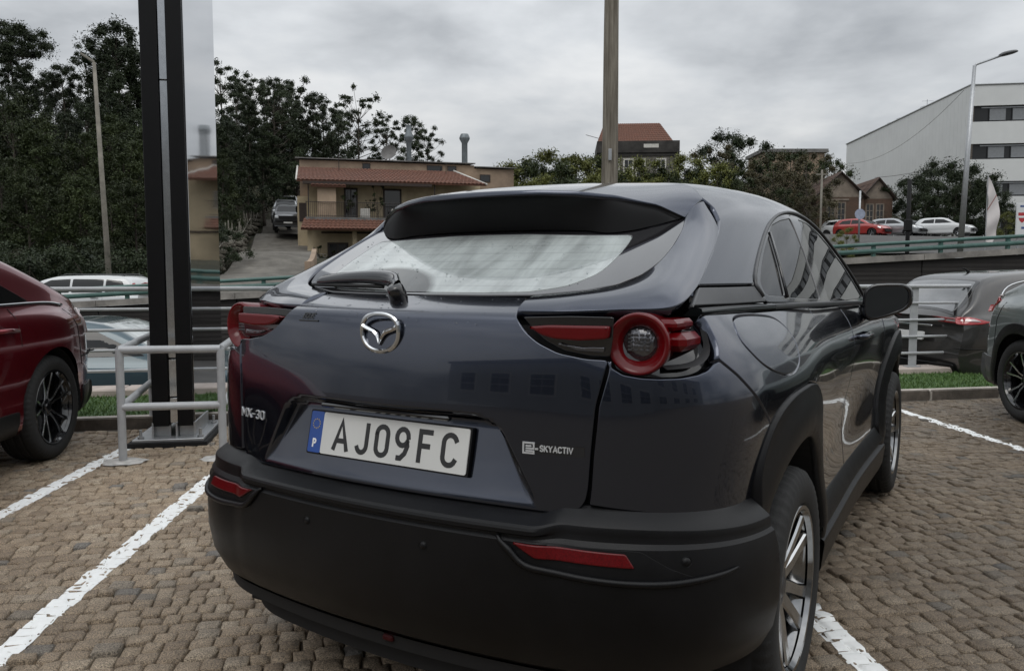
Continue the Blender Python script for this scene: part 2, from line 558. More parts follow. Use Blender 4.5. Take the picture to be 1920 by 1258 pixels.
def fog_glass():
    """rear window: reflection over tinted glass with a streaky film of condensation and heater wires"""
    t = NT('misted_rear_window'); t.t.nodes.remove(t.b)
    v = t.coord('Object')
    fr = t.n('ShaderNodeFresnel'); fr.inputs[0].default_value = 1.5
    gl = t.n('ShaderNodeBsdfGlossy'); gl.inputs['Roughness'].default_value = .012
    tr = t.n('ShaderNodeBsdfTransparent'); tr.inputs[0].default_value = (.15, .17, .17, 1)
    di = t.n('ShaderNodeBsdfDiffuse')
    st = t.noise(t.mapping(v, (9, 2.0, 2.0), rot=(0, 0, R(24))), 1.0, 6, .6, .6)
    cl = t.noise(v, 3.2, 5, .55, .4)
    di.inputs[0].default_value = (.62, .67, .66, 1)
    film = t.math('SUBTRACT', t.math('ADD', t.math('MULTIPLY', st, 1.15), t.math('MULTIPLY', cl, .95)), .42, clamp=True)
    sep = t.n('ShaderNodeSeparateXYZ'); t.l(v, sep.inputs[0])
    # the fan swept by the wiper is clearer
    dx = t.math('MULTIPLY', t.math('ADD', sep.outputs[0], .20), 1/.26); dz = t.math('MULTIPLY', t.math('SUBTRACT', sep.outputs[2], 1.18), 1/.092)
    rr = t.math('SQRT', t.math('ADD', t.math('MULTIPLY', dx, dx), t.math('MULTIPLY', dz, dz)))
    keep = t.ramp(t.math('ADD', rr, t.math('MULTIPLY', cl, .10)), [(.90, .12), (1.10, 1.0)])
    wires = t.n('ShaderNodeTexWave', wave_type='BANDS', bands_direction='Z'); wires.inputs['Scale'].default_value = 14.0; wires.inputs['Distortion'].default_value = 0
    t.l(v, wires.inputs['Vector'])
    wl_ = t.ramp(wires.outputs['Fac'], [(.0, .88), (.10, 1.0)])
    film = t.math('MULTIPLY', t.math('MULTIPLY', film, keep), wl_, clamp=True)
    m1 = t.n('ShaderNodeMixShader'); t.l(film, m1.inputs[0]); t.l(tr.outputs[0], m1.inputs[1]); t.l(di.outputs[0], m1.inputs[2])
    m2 = t.n('ShaderNodeMixShader'); t.l(t.math('MULTIPLY', fr.outputs[0], 1.3, clamp=True), m2.inputs[0]); t.l(m1.outputs[0], m2.inputs[1]); t.l(gl.outputs[0], m2.inputs[2])
    t.l(m2.outputs[0], t.out.inputs[0])
    return t.m
M_fog = fog_glass()
M_plate = plain('plate_white', (.56, .56, .54), .32, var=.05, coat=.3)
M_ink = plain('plate_black', (.012, .012, .013), .35, var=.1)
M_blue = plain('plate_blue', (.012, .06, .27), .35, var=.1)
M_white = plain('white_print', (.75, .75, .75), .4, var=.04)
M_amber = plain('star_yellow', (.5, .36, .06), .4, var=.1)

# ------------------------------------------------------------------ the main car
CAR = empty('suv', (-.37, 1.964, 0), -R(30.9),
            'dark blue-grey coupe crossover parked askew in front, its tail and number plate nearest', 'car')
def bis(fn, lo, hi, it=34):
    """root of fn (positive at lo, negative at hi or the reverse) elementwise"""
    lo = np.array(lo, float); hi = np.array(hi, float); s = np.sign(fn(lo))
    for _ in range(it):
        m = (lo+hi)/2; same = np.sign(fn(m)) == s
        lo = np.where(same, m, lo); hi = np.where(same, hi, m)
    return (lo+hi)/2
# gate: u = x, v = arc length down the centre profile (measured as z below the ledge)
_gz = np.linspace(.60, 1.21, 1500); _gy = gate_y(_gz)
_gt = np.r_[0, np.cumsum(np.hypot(np.diff(_gz), np.diff(_gy)))]+.60
def gz2t(z): return np.interp(z, _gz, _gt)
def gate_pt(x, z, y0):
    lo = np.full_like(x, -.2); hi = np.full_like(x, 1.2)
    return bis(lambda y: FL(x, y, z, y0), lo, hi)
def recess(x, z):
    """number-plate recess: sharp brow on top, fading out downwards"""
    ax = np.abs(x)
    hw = .325+(.905-z)*.62
    top = .908-.030*np.clip((ax-.26)/.10, 0, 1)**2
    m = sstep(hw+.012, hw-.012, ax)*sstep(top+.004, top-.016, z)
    d = .040*np.clip((z-.708)/.17, 0, 1)**.8
    return m*d
def S_gate(U):
    x = U[:, 0]; t = U[:, 1]
    z = np.interp(t, _gt, _gz); y0 = np.interp(t, _gt, _gy)
    y = gate_pt(x, z, y0)+recess(x, z)
    return np.stack([x, y, z], 1)
AX = 1.1
def S_q(U):
    ph = U[:, 0]/.85; z = U[:, 1]
    dx, dy = np.sin(ph), -np.cos(ph)
    t = bis(lambda t: FL(dx*t, AX+dy*t, z), np.full_like(z, .15), np.full_like(z, 2.2))
    return np.stack([dx*t, AX+dy*t, z], 1)
def q_of(x, y, z): return (.85*math.atan2(x, AX-y), z)
def S_side(U):
    y, z = U[:, 0], U[:, 1]
    x = bis(lambda x: FL(x, y, z), np.full_like(y, .2), np.full_like(y, 1.2))
    return np.stack([x, y, z], 1)
def S_gs(U):
    y, z = U[:, 0], U[:, 1]
    x = bis(lambda x: FG(x, y, z), np.full_like(y, .2), np.full_like(y, 1.2))
    return np.stack([x, y, z], 1)
def S_gl(U):
    return np.stack([U[:, 0], YGL(U[:, 0], U[:, 1]), U[:, 1]], 1)
ZA = .9
def S_top(U):
    th = U[:, 0]/.75; y = U[:, 1]
    dx, dz = np.sin(th), np.cos(th)
    t = bis(lambda t: FG(dx*t, y, ZA+dz*t), np.full_like(y, .05), np.full_like(y, 1.3))
    return np.stack([dx*t, y, ZA+dz*t], 1)
def th_of(x, y, z): return (.75*math.atan2(x, z-ZA), y)
REF = (0, 2.0, .7)

def both(fn):
    for s in (1, -1): fn(s)
def grid_panel(name, P, mat, parent, ref, depth=.014, mirror=False, roll=.002, smooth=True):
    """a panel given as a grid of points, with flanged edges on all four sides"""
    P = np.asarray(P, float)
    a, b = P.shape[:2]
    du = np.gradient(P, axis=0); dv = np.gradient(P, axis=1)
    N = np.cross(du, dv); N /= np.linalg.norm(N, axis=-1)[..., None]+1e-12
    if ((N*(P-np.asarray(ref))).sum(-1)).mean() < 0: N = -N
    V = [P.reshape(-1, 3)]; NN = [N.reshape(-1, 3)]; F = []
    for i in range(a-1):
        for j in range(b-1): F.append((i*b+j, (i+1)*b+j, (i+1)*b+j+1, i*b+j+1))
    ring = [(i, 0) for i in range(a-1)]+[(a-1, j) for j in range(b-1)]+[(i, b-1) for i in range(a-1, 0, -1)]+[(0, j) for j in range(b-1, 0, -1)]
    idx = [i*b+j for i, j in ring]; k = len(idx)
    C = P.reshape(-1, 3)[idx]; Nb = N.reshape(-1, 3)[idx]
    tan = np.roll(C, -1, 0)-np.roll(C, 1, 0); tan /= np.linalg.norm(tan, axis=1)[:, None]+1e-12
    out = np.cross(tan, Nb)
    cen = P.reshape(-1, 3).mean(0)
    if ((out*(C-cen)).sum(1)).mean() < 0: out = -out
    r1 = C+out*roll-Nb*roll*.6; r2 = C+out*roll-Nb*depth
    o1 = a*b; o2 = o1+k
    V += [r1, r2]; NN += [(Nb+out)/1.414, out]
    for i in range(k):
        j = (i+1) % k
        F += [(idx[i], o1+i, o1+j, idx[j]), (o1+i, o2+i, o2+j, o1+j)]
    V = np.concatenate(V); NN = np.concatenate(NN)
    fc = []
    for f in F:
        q = np.cross(V[f[1]]-V[f[0]], V[f[2]]-V[f[0]])
        fc.append(f if q@NN[list(f)].mean(0) >= 0 else f[::-1])
    def mk(V, NN, fc):
        me = bpy.data.meshes.new(name); me.from_pydata(V.tolist(), [], fc); me.materials.append(mat)
        me.polygons.foreach_set('use_smooth', [True]*len(me.polygons)); me.update()
        me.normals_split_custom_set_from_vertices(NN.tolist())
        return link(name, me, parent)
    o = mk(V, NN, fc)
    if mirror:
        mm = np.array([-1, 1, 1.0]); mk(V*mm, NN*mm, [f[::-1] for f in fc])
    return o
def cr(pts, n):
    """Catmull-Rom through the points, n samples, even in index"""
    p = np.asarray(pts, float); k = len(p)
    q = np.concatenate([2*p[:1]-p[1:2], p, 2*p[-1:]-p[-2:-1]])
    s = np.linspace(0, k-1-1e-9, n); i = s.astype(int); t = (s-i)[:, None]
    a, b, c, d = q[i], q[i+1], q[i+2], q[i+3]
    return .5*((2*b)+(-a+c)*t+(2*a-5*b+4*c-d)*t**2+(-a+3*b-3*c+d)*t**3)
def mpoly(right):
    """closed symmetric outline from its right half, listed from the top centre round to the bottom centre"""
    r = np.asarray(right, float); l = r[::-1]*np.array([-1, 1])
    keep = np.abs(l[:, 0]) > 1e-6
    return np.concatenate([r, l[keep]])

# ---- tailgate
g = [(0, 1.1865), (.20, 1.1865), (.333, 1.1865), (.345, 1.178), (.366, 1.146), (.398, 1.112), (.432, 1.087), (.483, 1.065), (.55, 1.054), (.600, 1.053),
     (.594, 1.023), (.578, .949), (.570, .84), (.566, .76), (.560, .728), (.543, .708), (.50, .697), (.30, .699), (0, .700)]
g = [(x, gz2t(z)) for x, z in g]
GO = rounded(mpoly(g), [.012]*37 if False else .014, 4)
panel('tailgate', GO, S_gate, M_paint, CAR, REF, res=.0115, step=.008, depth=.022)
# number plate recess lamp strip and handle in the shadow of the brow
mb = MB()
for q in np.linspace(-.20, .14, 12): pass
mb.box((0, .078, .893), (.42, .020, .012), bev=.004)
mb.build('plate_lamp_bar', M_gloss, CAR, 30)

# ---- painted hatch pillars either side of the rear window
A = [(.352, 1.1875), (.463, 1.200), (.528, 1.214), (.572, 1.240), (.588, 1.275), (.590, 1.32), (.580, 1.368), (.564, 1.398)]
B = [(.357, .150, 1.1575), (.47, .170, 1.1585), (.585, .225, 1.163), (.690, .297, 1.170), (.703, .43, 1.213), (.680, .60, 1.283), (.648, .785, 1.369), (.590, .832, 1.455)]
NA = 64
A3 = cr([(x, float(YGL(x, z))-.004, z+.003) for x, z in A], NA)
B3 = cr(B, NA)
rows = []
for s in np.linspace(0, 1, 16):
    mid = (A3+B3)/2
    outw = np.cross(np.gradient(A3, axis=0), B3-A3); outw /= np.linalg.norm(outw, axis=1)[:, None]
    outw *= np.sign((outw*(mid-np.array([0, 1.2, 1.0]))).sum(1))[:, None]
    bul = np.linalg.norm(B3-A3, axis=1)[:, None]*.16
    ctrl = A3*.42+B3*.58+outw*bul
    rows.append((1-s)**2*A3+2*s*(1-s)*ctrl+s*s*B3)
P = np.stack(rows, 1)
grid_panel('hatch_pillar', P, M_paint, CAR, (0, 1.3, 1.0), depth=.030, mirror=True)

# ---- spoiler (upper end of the hatch) with its black underside
def trail(x):
    ax = np.abs(x)
    y = .5+.80*ax**2
    z = ZR(x, .5+.8*ax**2)-np.interp(ax, [0, .2, .3, .4, .5, .565], [.003, .004, .010, .024, .052, .092])
    return y, z
xs = np.linspace(-.565, .565, 81)
ty, tz = trail(xs)
gy = np.interp(np.abs(xs), [0, .40, .50, .565], [1.0, .955, .90, .838])
gz = np.array([float(bis(lambda z: FG(np.array([x*1.03]), np.array([y]), z), np.array([1.2]), np.array([1.7]))[0]) for x, y in zip(xs, gy)])
E3 = np.stack([xs, ty, tz], 1); G3 = np.stack([xs*1.03, gy, gz], 1)
rows = []
for s in np.linspace(0, 1, 18):
    c = E3*.55+G3*.45; c[:, 2] = np.maximum(E3[:, 2], 0)*.5+G3[:, 2]*.5+.004+.10*np.abs(E3[:, 2]-G3[:, 2])
    rows.append((1-s)**2*E3+2*s*(1-s)*c+s*s*G3)
grid_panel('spoiler', np.stack(rows, 1), M_paint, CAR, (0, 1.0, 1.0), depth=.016)
gx = np.array([-.560, -.49, -.44, -.385, -.316, -.138, 0, .138, .316, .385, .44, .49, .560])
gzz = np.array([1.404, 1.378, 1.364, 1.358, 1.366, 1.372, 1.373, 1.372, 1.366, 1.358, 1.364, 1.378, 1.404])
bx = np.linspace(-.562, .562, 81); bz = pchip(gx, gzz)(bx)
B_ = np.stack([bx, YGL(bx, bz)-.004, bz+.002], 1)
E2 = E3*np.array([.994, 1, 1])+np.array([0, .004, -.014])
rows = [E3+np.array([0, .0015, -.004]), E2]
for s in np.linspace(.08, 1, 10): rows.append(E2*(1-s)+B_*s+np.array([0, 0, .030])*np.sin(np.pi*s)[..., None]*np.clip(np.linalg.norm(E2-B_, axis=1)/.15, 0, 1)[:, None])
mb = MB(); mb.grid(np.stack(rows, 1)); mb.build('spoiler_underside', M_under, CAR, True)
MB().box((0, .60, 1.452), (.30, .012, .010), bev=.003).build('high_brake_lamp', M_lens, CAR, 30)

# ---- rear window: clear centre and black printed border
top = [(x, z+.012) for x, z in zip(gx[6:], gzz[6:])]
edge = [(.578, 1.37), (.586, 1.32), (.584, 1.275), (.566, 1.243), (.524, 1.217), (.462, 1.203), (.345, 1.1905), (.2, 1.1885), (0, 1.188)]
GLO = mpoly(top+edge)
inn = [(0, 1.362), (.138, 1.361), (.316, 1.354), (.40, 1.352), (.462, 1.352), (.466, 1.294), (.458, 1.246), (.405, 1.213), (.322, 1.1985), (.2, 1.1955), (0, 1.195)]
GLI = rounded(mpoly(inn), .02, 4)
M_frit = plain('printed_glass_border', (.010, .0095, .011), .04, var=.1, spec=.75, coat=1)
panel('window_border', rounded(GLO, .01, 3), S_gl, M_frit, CAR, (0, 1.5, .9), res=.03, holes=[GLI], gap=.001, roll=.001, depth=.006)
panel('rear_window', GLI, S_gl, M_fog, CAR, (0, 1.5, .9), res=.03, gap=.0004, roll=.0006, depth=.005)

# ---- quarter panels with the lamp pockets
PK = [(.606, .131, 1.053), (.612, .135, 1.035), (.634, .144, 1.021), (.67, .160, 1.0145), (.706, .185, 1.0125), (.742, .215, 1.0135), (.77, .248, 1.019), (.788, .275, 1.028), (.796, .298, 1.042)]
PK2 = [(.797, .310, 1.055), (.793, .324, 1.075), (.784, .332, 1.095), (.771, .339, 1.112), (.755, .35, 1.132), (.736, .356, 1.1480)]
ARC = [(1.32, .47), (1.325, .56), (1.30, .66), (1.25, .75), (1.15, .85), (1.009, .919), (.90, .934), (.798, .933), (.71, .929), (.629, .916), (.565, .896), (.520, .868), (.487, .832), (.462, .790), (.448, .745), (.446, .684)]
def side_q(y, z):
    x = float(bis(lambda x: FL(x, np.array([y]), np.array([z])), np.array([.2]), np.array([1.2]))[0])
    return q_of(x, y, z)
arcq = [side_q(y, z) for y, z in ARC]
k_seam = 11                                       # index on the arch where the corner seam arrives (.520,.868)
seam = [(.80, .314, 1.046), (.827, .352, 1.010), (.859, .427, .942)]
seamq = [side_q(y, z) for _, y, z in seam]
def gapq(x, z): return q_of(x, float(gate_pt(np.array([x]), np.array([z]), gate_y(np.array([z])))[0]), z)
corner = [gapq(.5665, .724), gapq(.5700, .76), gapq(.5735, .84), gapq(.5820, .949), gapq(.5980, 1.023)]+[q_of(*p) for p in PK]+seamq+arcq[k_seam:]+[q_of(.80, .30, .694), q_of(.74, .21, .703), q_of(.66, .155, .714)]
panel('bumper_corner', rounded(corner, .004, 3), S_q, M_paint, CAR, REF, res=.013, depth=.045, mirror=True, step=.008)
FLAP = [(.505, 1.136), (.468, 1.122), (.436, 1.084), (.463, 1.044), (.518, 1.011), (.621, .983), (.722, .978), (.81, .998), (.855, 1.038), (.878, 1.081), (.855, 1.108), (.812, 1.124), (.687, 1.134), (.579, 1.138)]
FLAPQ = chaikin([side_q(y, z) for y, z in FLAP], 2)
belt = [(.36, 1.1490), (.50, 1.1470), (.70, 1.142), (1.0, 1.137), (1.355, 1.1345)]
upper = seamq[::-1][:0]+[seamq[0]]+[q_of(*p) for p in PK2]+[side_q(y, z) for y, z in belt]+[side_q(1.355, .47)]+arcq[:k_seam+1]+seamq[::-1][:2]
panel('quarter_panel', rounded(upper, .004, 3), S_q, M_paint, CAR, REF, res=.015, depth=.045, step=.01, holes=[FLAPQ])
panel('charge_flap', FLAPQ, S_q, M_paint, CAR, REF, res=.014, depth=.012, step=.008)
_u = [(a, b) for a, b in upper]
def S_ql(U):
    p = S_q(U); return p*np.array([-1, 1, 1])
panel('quarter_panel', rounded(upper, .004, 3), S_ql, M_paint, CAR, (0, 2, .7), res=.018, depth=.045, step=.012)

# ---- lamps
def lamp(s):
    m = np.array([s, 1, 1.0])
    out = [q_of(*p) for p in PK+PK2+[(.706, .345, 1.166), (.60, .20, 1.158)]]
    Sx = lambda U: S_q(U)*m
    body = panel('lamp_housing', rounded(out, .006, 3), Sx, M_gloss, CAR, (0, 2, .9), res=.02, gap=.004, lift=-.036, depth=.004)
    c = np.array([.650*s, .190, 1.086])
    ax = Vector((.16*s, -1, 0.02)).normalized()
    # ring faces rearwards; local x is the axis
    M = Matrix.Translation(Vector(c)) @ ax.to_track_quat('X', 'Z').to_matrix().to_4x4()
    mb = MB()
    prof = [(.0390, -.018), (.0405, -.010), (.050, .001), (.060, .0095), (.0655, .0130), (.0690, .0118), (.0712, .006), (.0716, -.004), (.070, -.03), (.068, -.14), (.050, -.15)]
    mb.lathe(prof, 64, M)
    ring = mb.build('lamp_ring', M_lens, CAR, True)
    mb = MB(); mb.lathe([(.0005, -.004), (.020, -.0045), (.032, -.010), (.0396, -.016)], 48, M); mb.build('lamp_lens', M_clear, CAR, True)
    mb = MB()
    for k in range(5):
        for j in range(4):
            mb.box(tuple(M @ Vector((-.0035, -.021+.0135*j, -.014+.0085*k))), (.010, .003, .0055), bev=.001)
    mb.build('lamp_reflector_grid', M_alloy_grey, ring)
    # stepped red wing running forward along the flank
    mb = MB()
    mb.box((c[0]+s*.048, .277, c[2]+.042), (.060, .112, .026), rz=-s*.05, bev=.009)
    mb.box((c[0]+s*.060, .275, c[2]+.004), (.080, .112, .042), rz=-s*.05, bev=.014)
    mb.build('lamp_wing', M_lens, CAR, 30)
    mb = MB()                                           # pale pocket floor behind the wing
    path = [q_of(.720, .20, 1.030), q_of(.770, .262, 1.034), q_of(.786, .305, 1.060), q_of(.768, .33, 1.108)]
    pp = Sx(chaikin(np.array(path), 2, False))
    inn_ = pp-np.array([.028*s, -.022, -.006])
    mb.grid(np.stack([pp-np.array([.006*s, -.004, 0]), inn_], 1), flip=s < 0)
    mb.build('lamp_bezel', M_satin, CAR, True)
    # inner lamp on the gate
    Sg = lambda U: S_gate(U)*m
    o = [(.374, 1.1425), (.404, 1.111), (.436, 1.086), (.486, 1.064), (.55, 1.055), (.598, 1.056), (.604, 1.10), (.606, 1.1475), (.50, 1.1475)]
    tri_ = [(x, gz2t(z)) for x, z in o]
    def flat(U):
        y = .131+.17*(U[:, 0]**2)*.35
        return np.stack([U[:, 0]*s, y, np.interp(U[:, 1], _gt, _gz)], 1)
    il = panel('inner_lamp_housing', rounded(tri_, .008, 3), flat, M_gloss, CAR, (0, 2, 1.0), res=.02, gap=.002, depth=.004)
    bar = [(.400, 1.1215), (.45, 1.126), (.60, 1.128), (.597, 1.098), (.53, 1.092), (.468, 1.094), (.435, 1.102)]
    bar = [(x, gz2t(z)) for x, z in bar]
    panel('inner_lamp_bar', rounded(bar, .008, 4), flat, M_lens, il, (0, 2, 1.0), res=.02, lift=.024, gap=.001, depth=.022, roll=.006)
    low = [(.470, 1.084), (.53, 1.078), (.585, 1.080), (.585, 1.067), (.52, 1.068)]
    panel('reversing_lamp', rounded([(x, gz2t(z)) for x, z in low], .004, 3), flat, M_clear, il, (0, 2, 1.0), res=.02, lift=.008, gap=.001, depth=.008)
both(lamp)

# ---- upper body: roof, pillars, side rails in one pressing
FRAME = [(.900, 1.1640), (.865, 1.178), (.838, 1.214), (.935, 1.265), (1.088, 1.334), (1.250, 1.400), (1.390, 1.440), (1.591, 1.472), (1.83, 1.484), (2.02, 1.468), (2.21, 1.415), (2.40, 1.330), (2.58, 1.215), (2.70, 1.118)]
def gs_th(y, z):
    x = float(bis(lambda x: FG(x, np.array([y]), np.array([z])), np.array([.2]), np.array([1.2]))[0])
    return th_of(x, y, z)
fr_s = interp_curve(FRAME[2:], 26)
hat = [(0, 1.003), (.40, .958), (.51, .902), (.578, .842)]
hq = []
for x, y in hat:
    z = float(bis(lambda z: FG(np.array([x]), np.array([y]), z), np.array([1.2]), np.array([1.7]))[0]); hq.append(th_of(x, y, z))
gapq = [th_of(*p) for p in [(.614, .858, 1.438), (.637, .841, 1.405), (.652, .787, 1.371), (.674, .655, 1.306), (.692, .533, 1.255), (.704, .437, 1.2165)]]
wsx = [(.735, 2.80), (.70, 2.55), (.665, 2.33), (.63, 2.16), (.50, 2.135), (.25, 2.125), (0, 2.12)]
wq = []
for x, y in wsx:
    z = float(bis(lambda z: FG(np.array([x]), np.array([y]), z), np.array([.9]), np.array([1.7]))[0]); wq.append(th_of(x, y, z))
right = hq+gapq+[gs_th(.60, 1.2155)]+[gs_th(y, z) for y, z in fr_s]+wq
panel('roof', mpoly(right), S_top, M_paint, CAR, (0, 1.6, .9), res=.022, step=.012, depth=.016)
ctrim = [(.442, 1.2125), (.60, 1.2110), (.836, 1.2105), (.866, 1.176), (.895, 1.1625), (.60, 1.1640), (.338, 1.1680)]
panel('pillar_trim', rounded(ctrim, .003, 3), S_gs, M_satin, CAR, REF, res=.03, mirror=True)
# black edge beside the hatch gap
# ---- window frame, side windows
TRI = [(1.236, 1.372), (1.105, 1.317), (.989, 1.262), (.915, 1.218), (.905, 1.192), (.93, 1.182), (1.098, 1.177), (1.175, 1.27)]
G2 = [(1.265, 1.385), (1.330, 1.410), (1.470, 1.434), (1.645, 1.452), (1.61, 1.31), (1.556, 1.155), (1.125, 1.170), (1.19, 1.27)]
G3 = [(1.78, 1.456), (1.95, 1.448), (2.08, 1.418), (2.22, 1.366), (2.39, 1.285), (2.54, 1.190), (2.615, 1.132), (1.70, 1.140), (1.74, 1.30)]
TRI, G2, G3 = [rounded(p, .018, 5) for p in (TRI, G2, G3)]
FO = [tuple(p) for p in fr_s]+[(2.60, 1.116), (1.60, 1.139), (.905, 1.1605), (.868, 1.172)]
panel('window_frame', rounded(FO, .004, 3), S_gs, M_gloss, CAR, REF, res=.035, holes=[TRI, G2, G3], mirror=True, gap=.001, lift=-.002, step=.015)
panel('quarter_window', TRI, S_gs, M_glass_dark, CAR, REF, res=.05, mirror=True, lift=-.005, gap=.0003, roll=.0005, depth=.004)
panel('rear_side_window', G2, S_gs, M_glass_dark, CAR, REF, res=.05, mirror=True, lift=-.005, gap=.0003, roll=.0005, depth=.004)
panel('front_side_window', G3, S_gs, M_glass, CAR, REF, res=.05, mirror=True, lift=-.005, gap=.0003, roll=.0005, depth=.004)
# seal line round the frame
def tube_on(name, uv, S, r, mat, lift=0, mirror=True, n=6):
    U = np.asarray(uv, float); P = S(U)+surf_normals(S, U, REF)*lift
    o = MB().tube(P, r, n).build(name, mat, CAR, True)
    if mirror: MB().tube(P*np.array([-1, 1, 1]), r, n).build(name, mat, CAR, True)
tube_on('window_seal', interp_curve(FRAME[1:], 50), S_gs, .006, M_satin, .001)
tube_on('window_divider', [(1.252, 1.381), (1.19, 1.28), (1.11, 1.172)], S_gs, .006, M_gloss, .0)
# belt mouldings
def bar_on(name, path, h, d, mat):
    """flat moulding following (x,y,z) path, h tall, d proud; mirrored"""
    P = cr(path, 40)
    for s in (1, -1):
        Q = P*np.array([s, 1, 1])
        sec = [(0, -h/2), (d*.8, -h/2+.002), (d, 0), (d*.8, h/2-.002), (0, h/2)]
        g = np.stack([Q+np.array([s*a, 0, b]) for a, b in sec], 1)
        MB().grid(g, flip=s > 0).build(name, mat, CAR, 40)
def belt_x(y, z=1.15):
    return float(XG(np.array(y), np.array(z)))
bar_on('belt_moulding', [(belt_x(y, z)+.004, y, z-.004) for y, z in ((.345, 1.158), (.50, 1.157), (.70, 1.155), (.90, 1.152))], .020, .014, M_gloss)
bar_on('belt_moulding', [(belt_x(y, z)+.002, y, z-.003) for y, z in ((.905, 1.151), (1.2, 1.146), (1.6, 1.138), (2.0, 1.128), (2.4, 1.117), (2.72, 1.104))], .018, .012, M_satin)

# ---- doors, wings
rd = [(1.360, 1.1335), (1.65, 1.128), (1.938, 1.120), (1.938, .47), (1.360, .47)]
fd = [(1.944, 1.120), (2.4, 1.107), (2.72, 1.093), (2.92, 1.06), (2.935, .80), (2.915, .47), (1.944, .47)]
FRC = (3.485, .347)
def arc_pts(cy, cz, r, a0, a1, n): return [(cy+r*math.cos(R(a)), cz+r*math.sin(R(a))) for a in np.linspace(a0, a1, n)]
fw = [(2.922, 1.058), (2.72, 1.091), (2.9, 1.075), (3.2, 1.045), (3.6, .99), (3.95, .90), (4.02, .80), (4.03, .55)]+arc_pts(*FRC, .585, 15, 165, 24)+[(2.922, .47), (2.942, .80)]
fw = [(2.942, 1.055), (3.2, 1.045), (3.6, .99), (3.95, .90), (4.02, .80), (4.04, .52)]+arc_pts(*FRC, .585, 17, 163, 24)+[(2.923, .47), (2.942, .80)]
panel('rear_door', rounded(rd, .012, 3), S_side, M_paint, CAR, REF, res=.022, mirror=True, step=.014)
panel('front_door', rounded(fd, .012, 3), S_side, M_paint, CAR, REF, res=.022, mirror=True, step=.014)
panel('front_wing', rounded(fw, .006, 3), S_side, M_paint, CAR, REF, res=.024, mirror=True, step=.016)
for (y, z) in ((2.04, .985),):
    for s in (1, -1):
        x = float(XS(np.array(y), np.array(z)))
        MB().tube([(s*(x-.004), y-.0, z), (s*(x+.028), y+.02, z+.002), (s*(x+.030), y+.16, z+.004), (s*(x-.004), y+.19, z+.004)], [.010, .012, .012, .010], 10).build('door_handle', M_paint, CAR, True)

# ---- wheel-arch cladding: polar panels round the wheel centres, standing proud of the side
def clad_surf(cy, cz, rear):
    def S(U):
        y, z = U[:, 0], U[:, 1]
        zc_ = np.maximum(z, .30)
        x = bis(lambda x: FL(x, y, zc_), np.full_like(y, .2), np.full_like(y, 1.2))
        r = np.hypot(y-cy, z-cz)
        x = x+.010+.020*sstep(.60, .47, r)-.010*sstep(.452, .425, r)+np.where(z < .6, .012*sstep(.6, .35, z), 0)
        return np.stack([x, y, z], 1)
    return S
RRC = (.83, .347)
co = ARC[::-1]+[(1.315, .36), (1.27, .30)]
co_in = arc_pts(*RRC, .432, -8, 148, 40)
panel('arch_cladding', [tuple(p) for p in chaikin(np.array(co), 1, False)]+co_in+[(.44, .60)], clad_surf(*RRC, 1), M_clad, CAR, REF, res=.022, depth=.05, mirror=True, step=.014, roll=.004)
cf = arc_pts(*FRC, .585, 158, 22, 34)+[(4.0, .42)]+arc_pts(*FRC, .432, 10, 188, 40)+[(3.0, .31), (2.925, .36), (2.915, .47)]
panel('arch_cladding', cf, clad_surf(*FRC, 0), M_clad, CAR, REF, res=.03, depth=.05, mirror=True, step=.016, roll=.004)

# ---- sills
ys = np.linspace(1.26, 3.02, 60)
def sill(s):
    sec = [(-.03, .478), (.004, .470), (.012, .462), (.040, .405), (.041, .398), (.026, .385), (.024, .375), (.044, .362), (.046, .352), (.036, .27), (.022, .232), (-.02, .215), (-.10, .205)]
    g = []
    for y in ys:
        base = .842-.018*math.exp(-((y-2.2)/.7)**2)
        g.append([(s*(base+o), y, z) for o, z in sec])
    MB().grid(np.array(g), flip=s > 0).build('sill', M_clad, CAR, 35)
both(sill)

# ---- rear bumper
NPH = 121
ph = np.linspace(-1, 1, NPH)
_pf = np.linspace(0, 1.75, 400)
_bp = np.stack([np.sin(_pf), -np.cos(_pf)], 1)
_zb = np.full(400, .70)
_tt = bis(lambda t: FL(_bp[:, 0]*t, AX+_bp[:, 1]*t, _zb, .064), np.full(400, .15), np.full(400, 2.2))
_base = np.stack([_bp[:, 0]*_tt, AX+_bp[:, 1]*_tt], 1)
_arc = np.r_[0, np.cumsum(np.linalg.norm(np.diff(_base, axis=0), axis=1))]
_end = np.interp(.440, _base[:, 1][_base[:, 1] < .46][np.argsort(_base[:, 1][_base[:, 1] < .46])], _arc[:len(_base[:, 1][_base[:, 1] < .46])])
def base_at(a):
    sg = np.sign(a); a = np.abs(a)
    x = np.interp(a, _arc, _base[:, 0]); y = np.interp(a, _arc, _base[:, 1])
    h = .004
    tx = np.interp(a+h, _arc, _base[:, 0])-np.interp(np.maximum(a-h, 0), _arc, _base[:, 0]); ty_ = np.interp(a+h, _arc, _base[:, 1])-np.interp(np.maximum(a-h, 0), _arc, _base[:, 1])
    l = np.hypot(tx, ty_); nx, ny = ty_/l, -tx/l
    sg = np.where(sg == 0, 1, sg)
    return x*sg, y, nx*sg, ny
def ax_of(x): return float(np.interp(x, _base[:, 0][:260], _arc[:260]))
PC = np.array([(-.004, .702), (0, .6995), (.036, .691), (.071, .682), (.078, .677), (.0805, .671), (.0805, .662), (.071, .657), (.071, .651), (.0785, .644), (.080, .60), (.082, .54), (.079, .47), (.064, .40), (.036, .345), (-.02, .305), (-.10, .28)])
PS = np.array([(-.004, .7225), (.002, .7215), (.024, .706), (.044, .691), (.0475, .687), (.0490, .682), (.0495, .672), (.0505, .664), (.052, .656), (.060, .645), (.070, .60), (.076, .54), (.075, .47), (.062, .40), (.034, .345), (-.02, .305), (-.10, .28)])
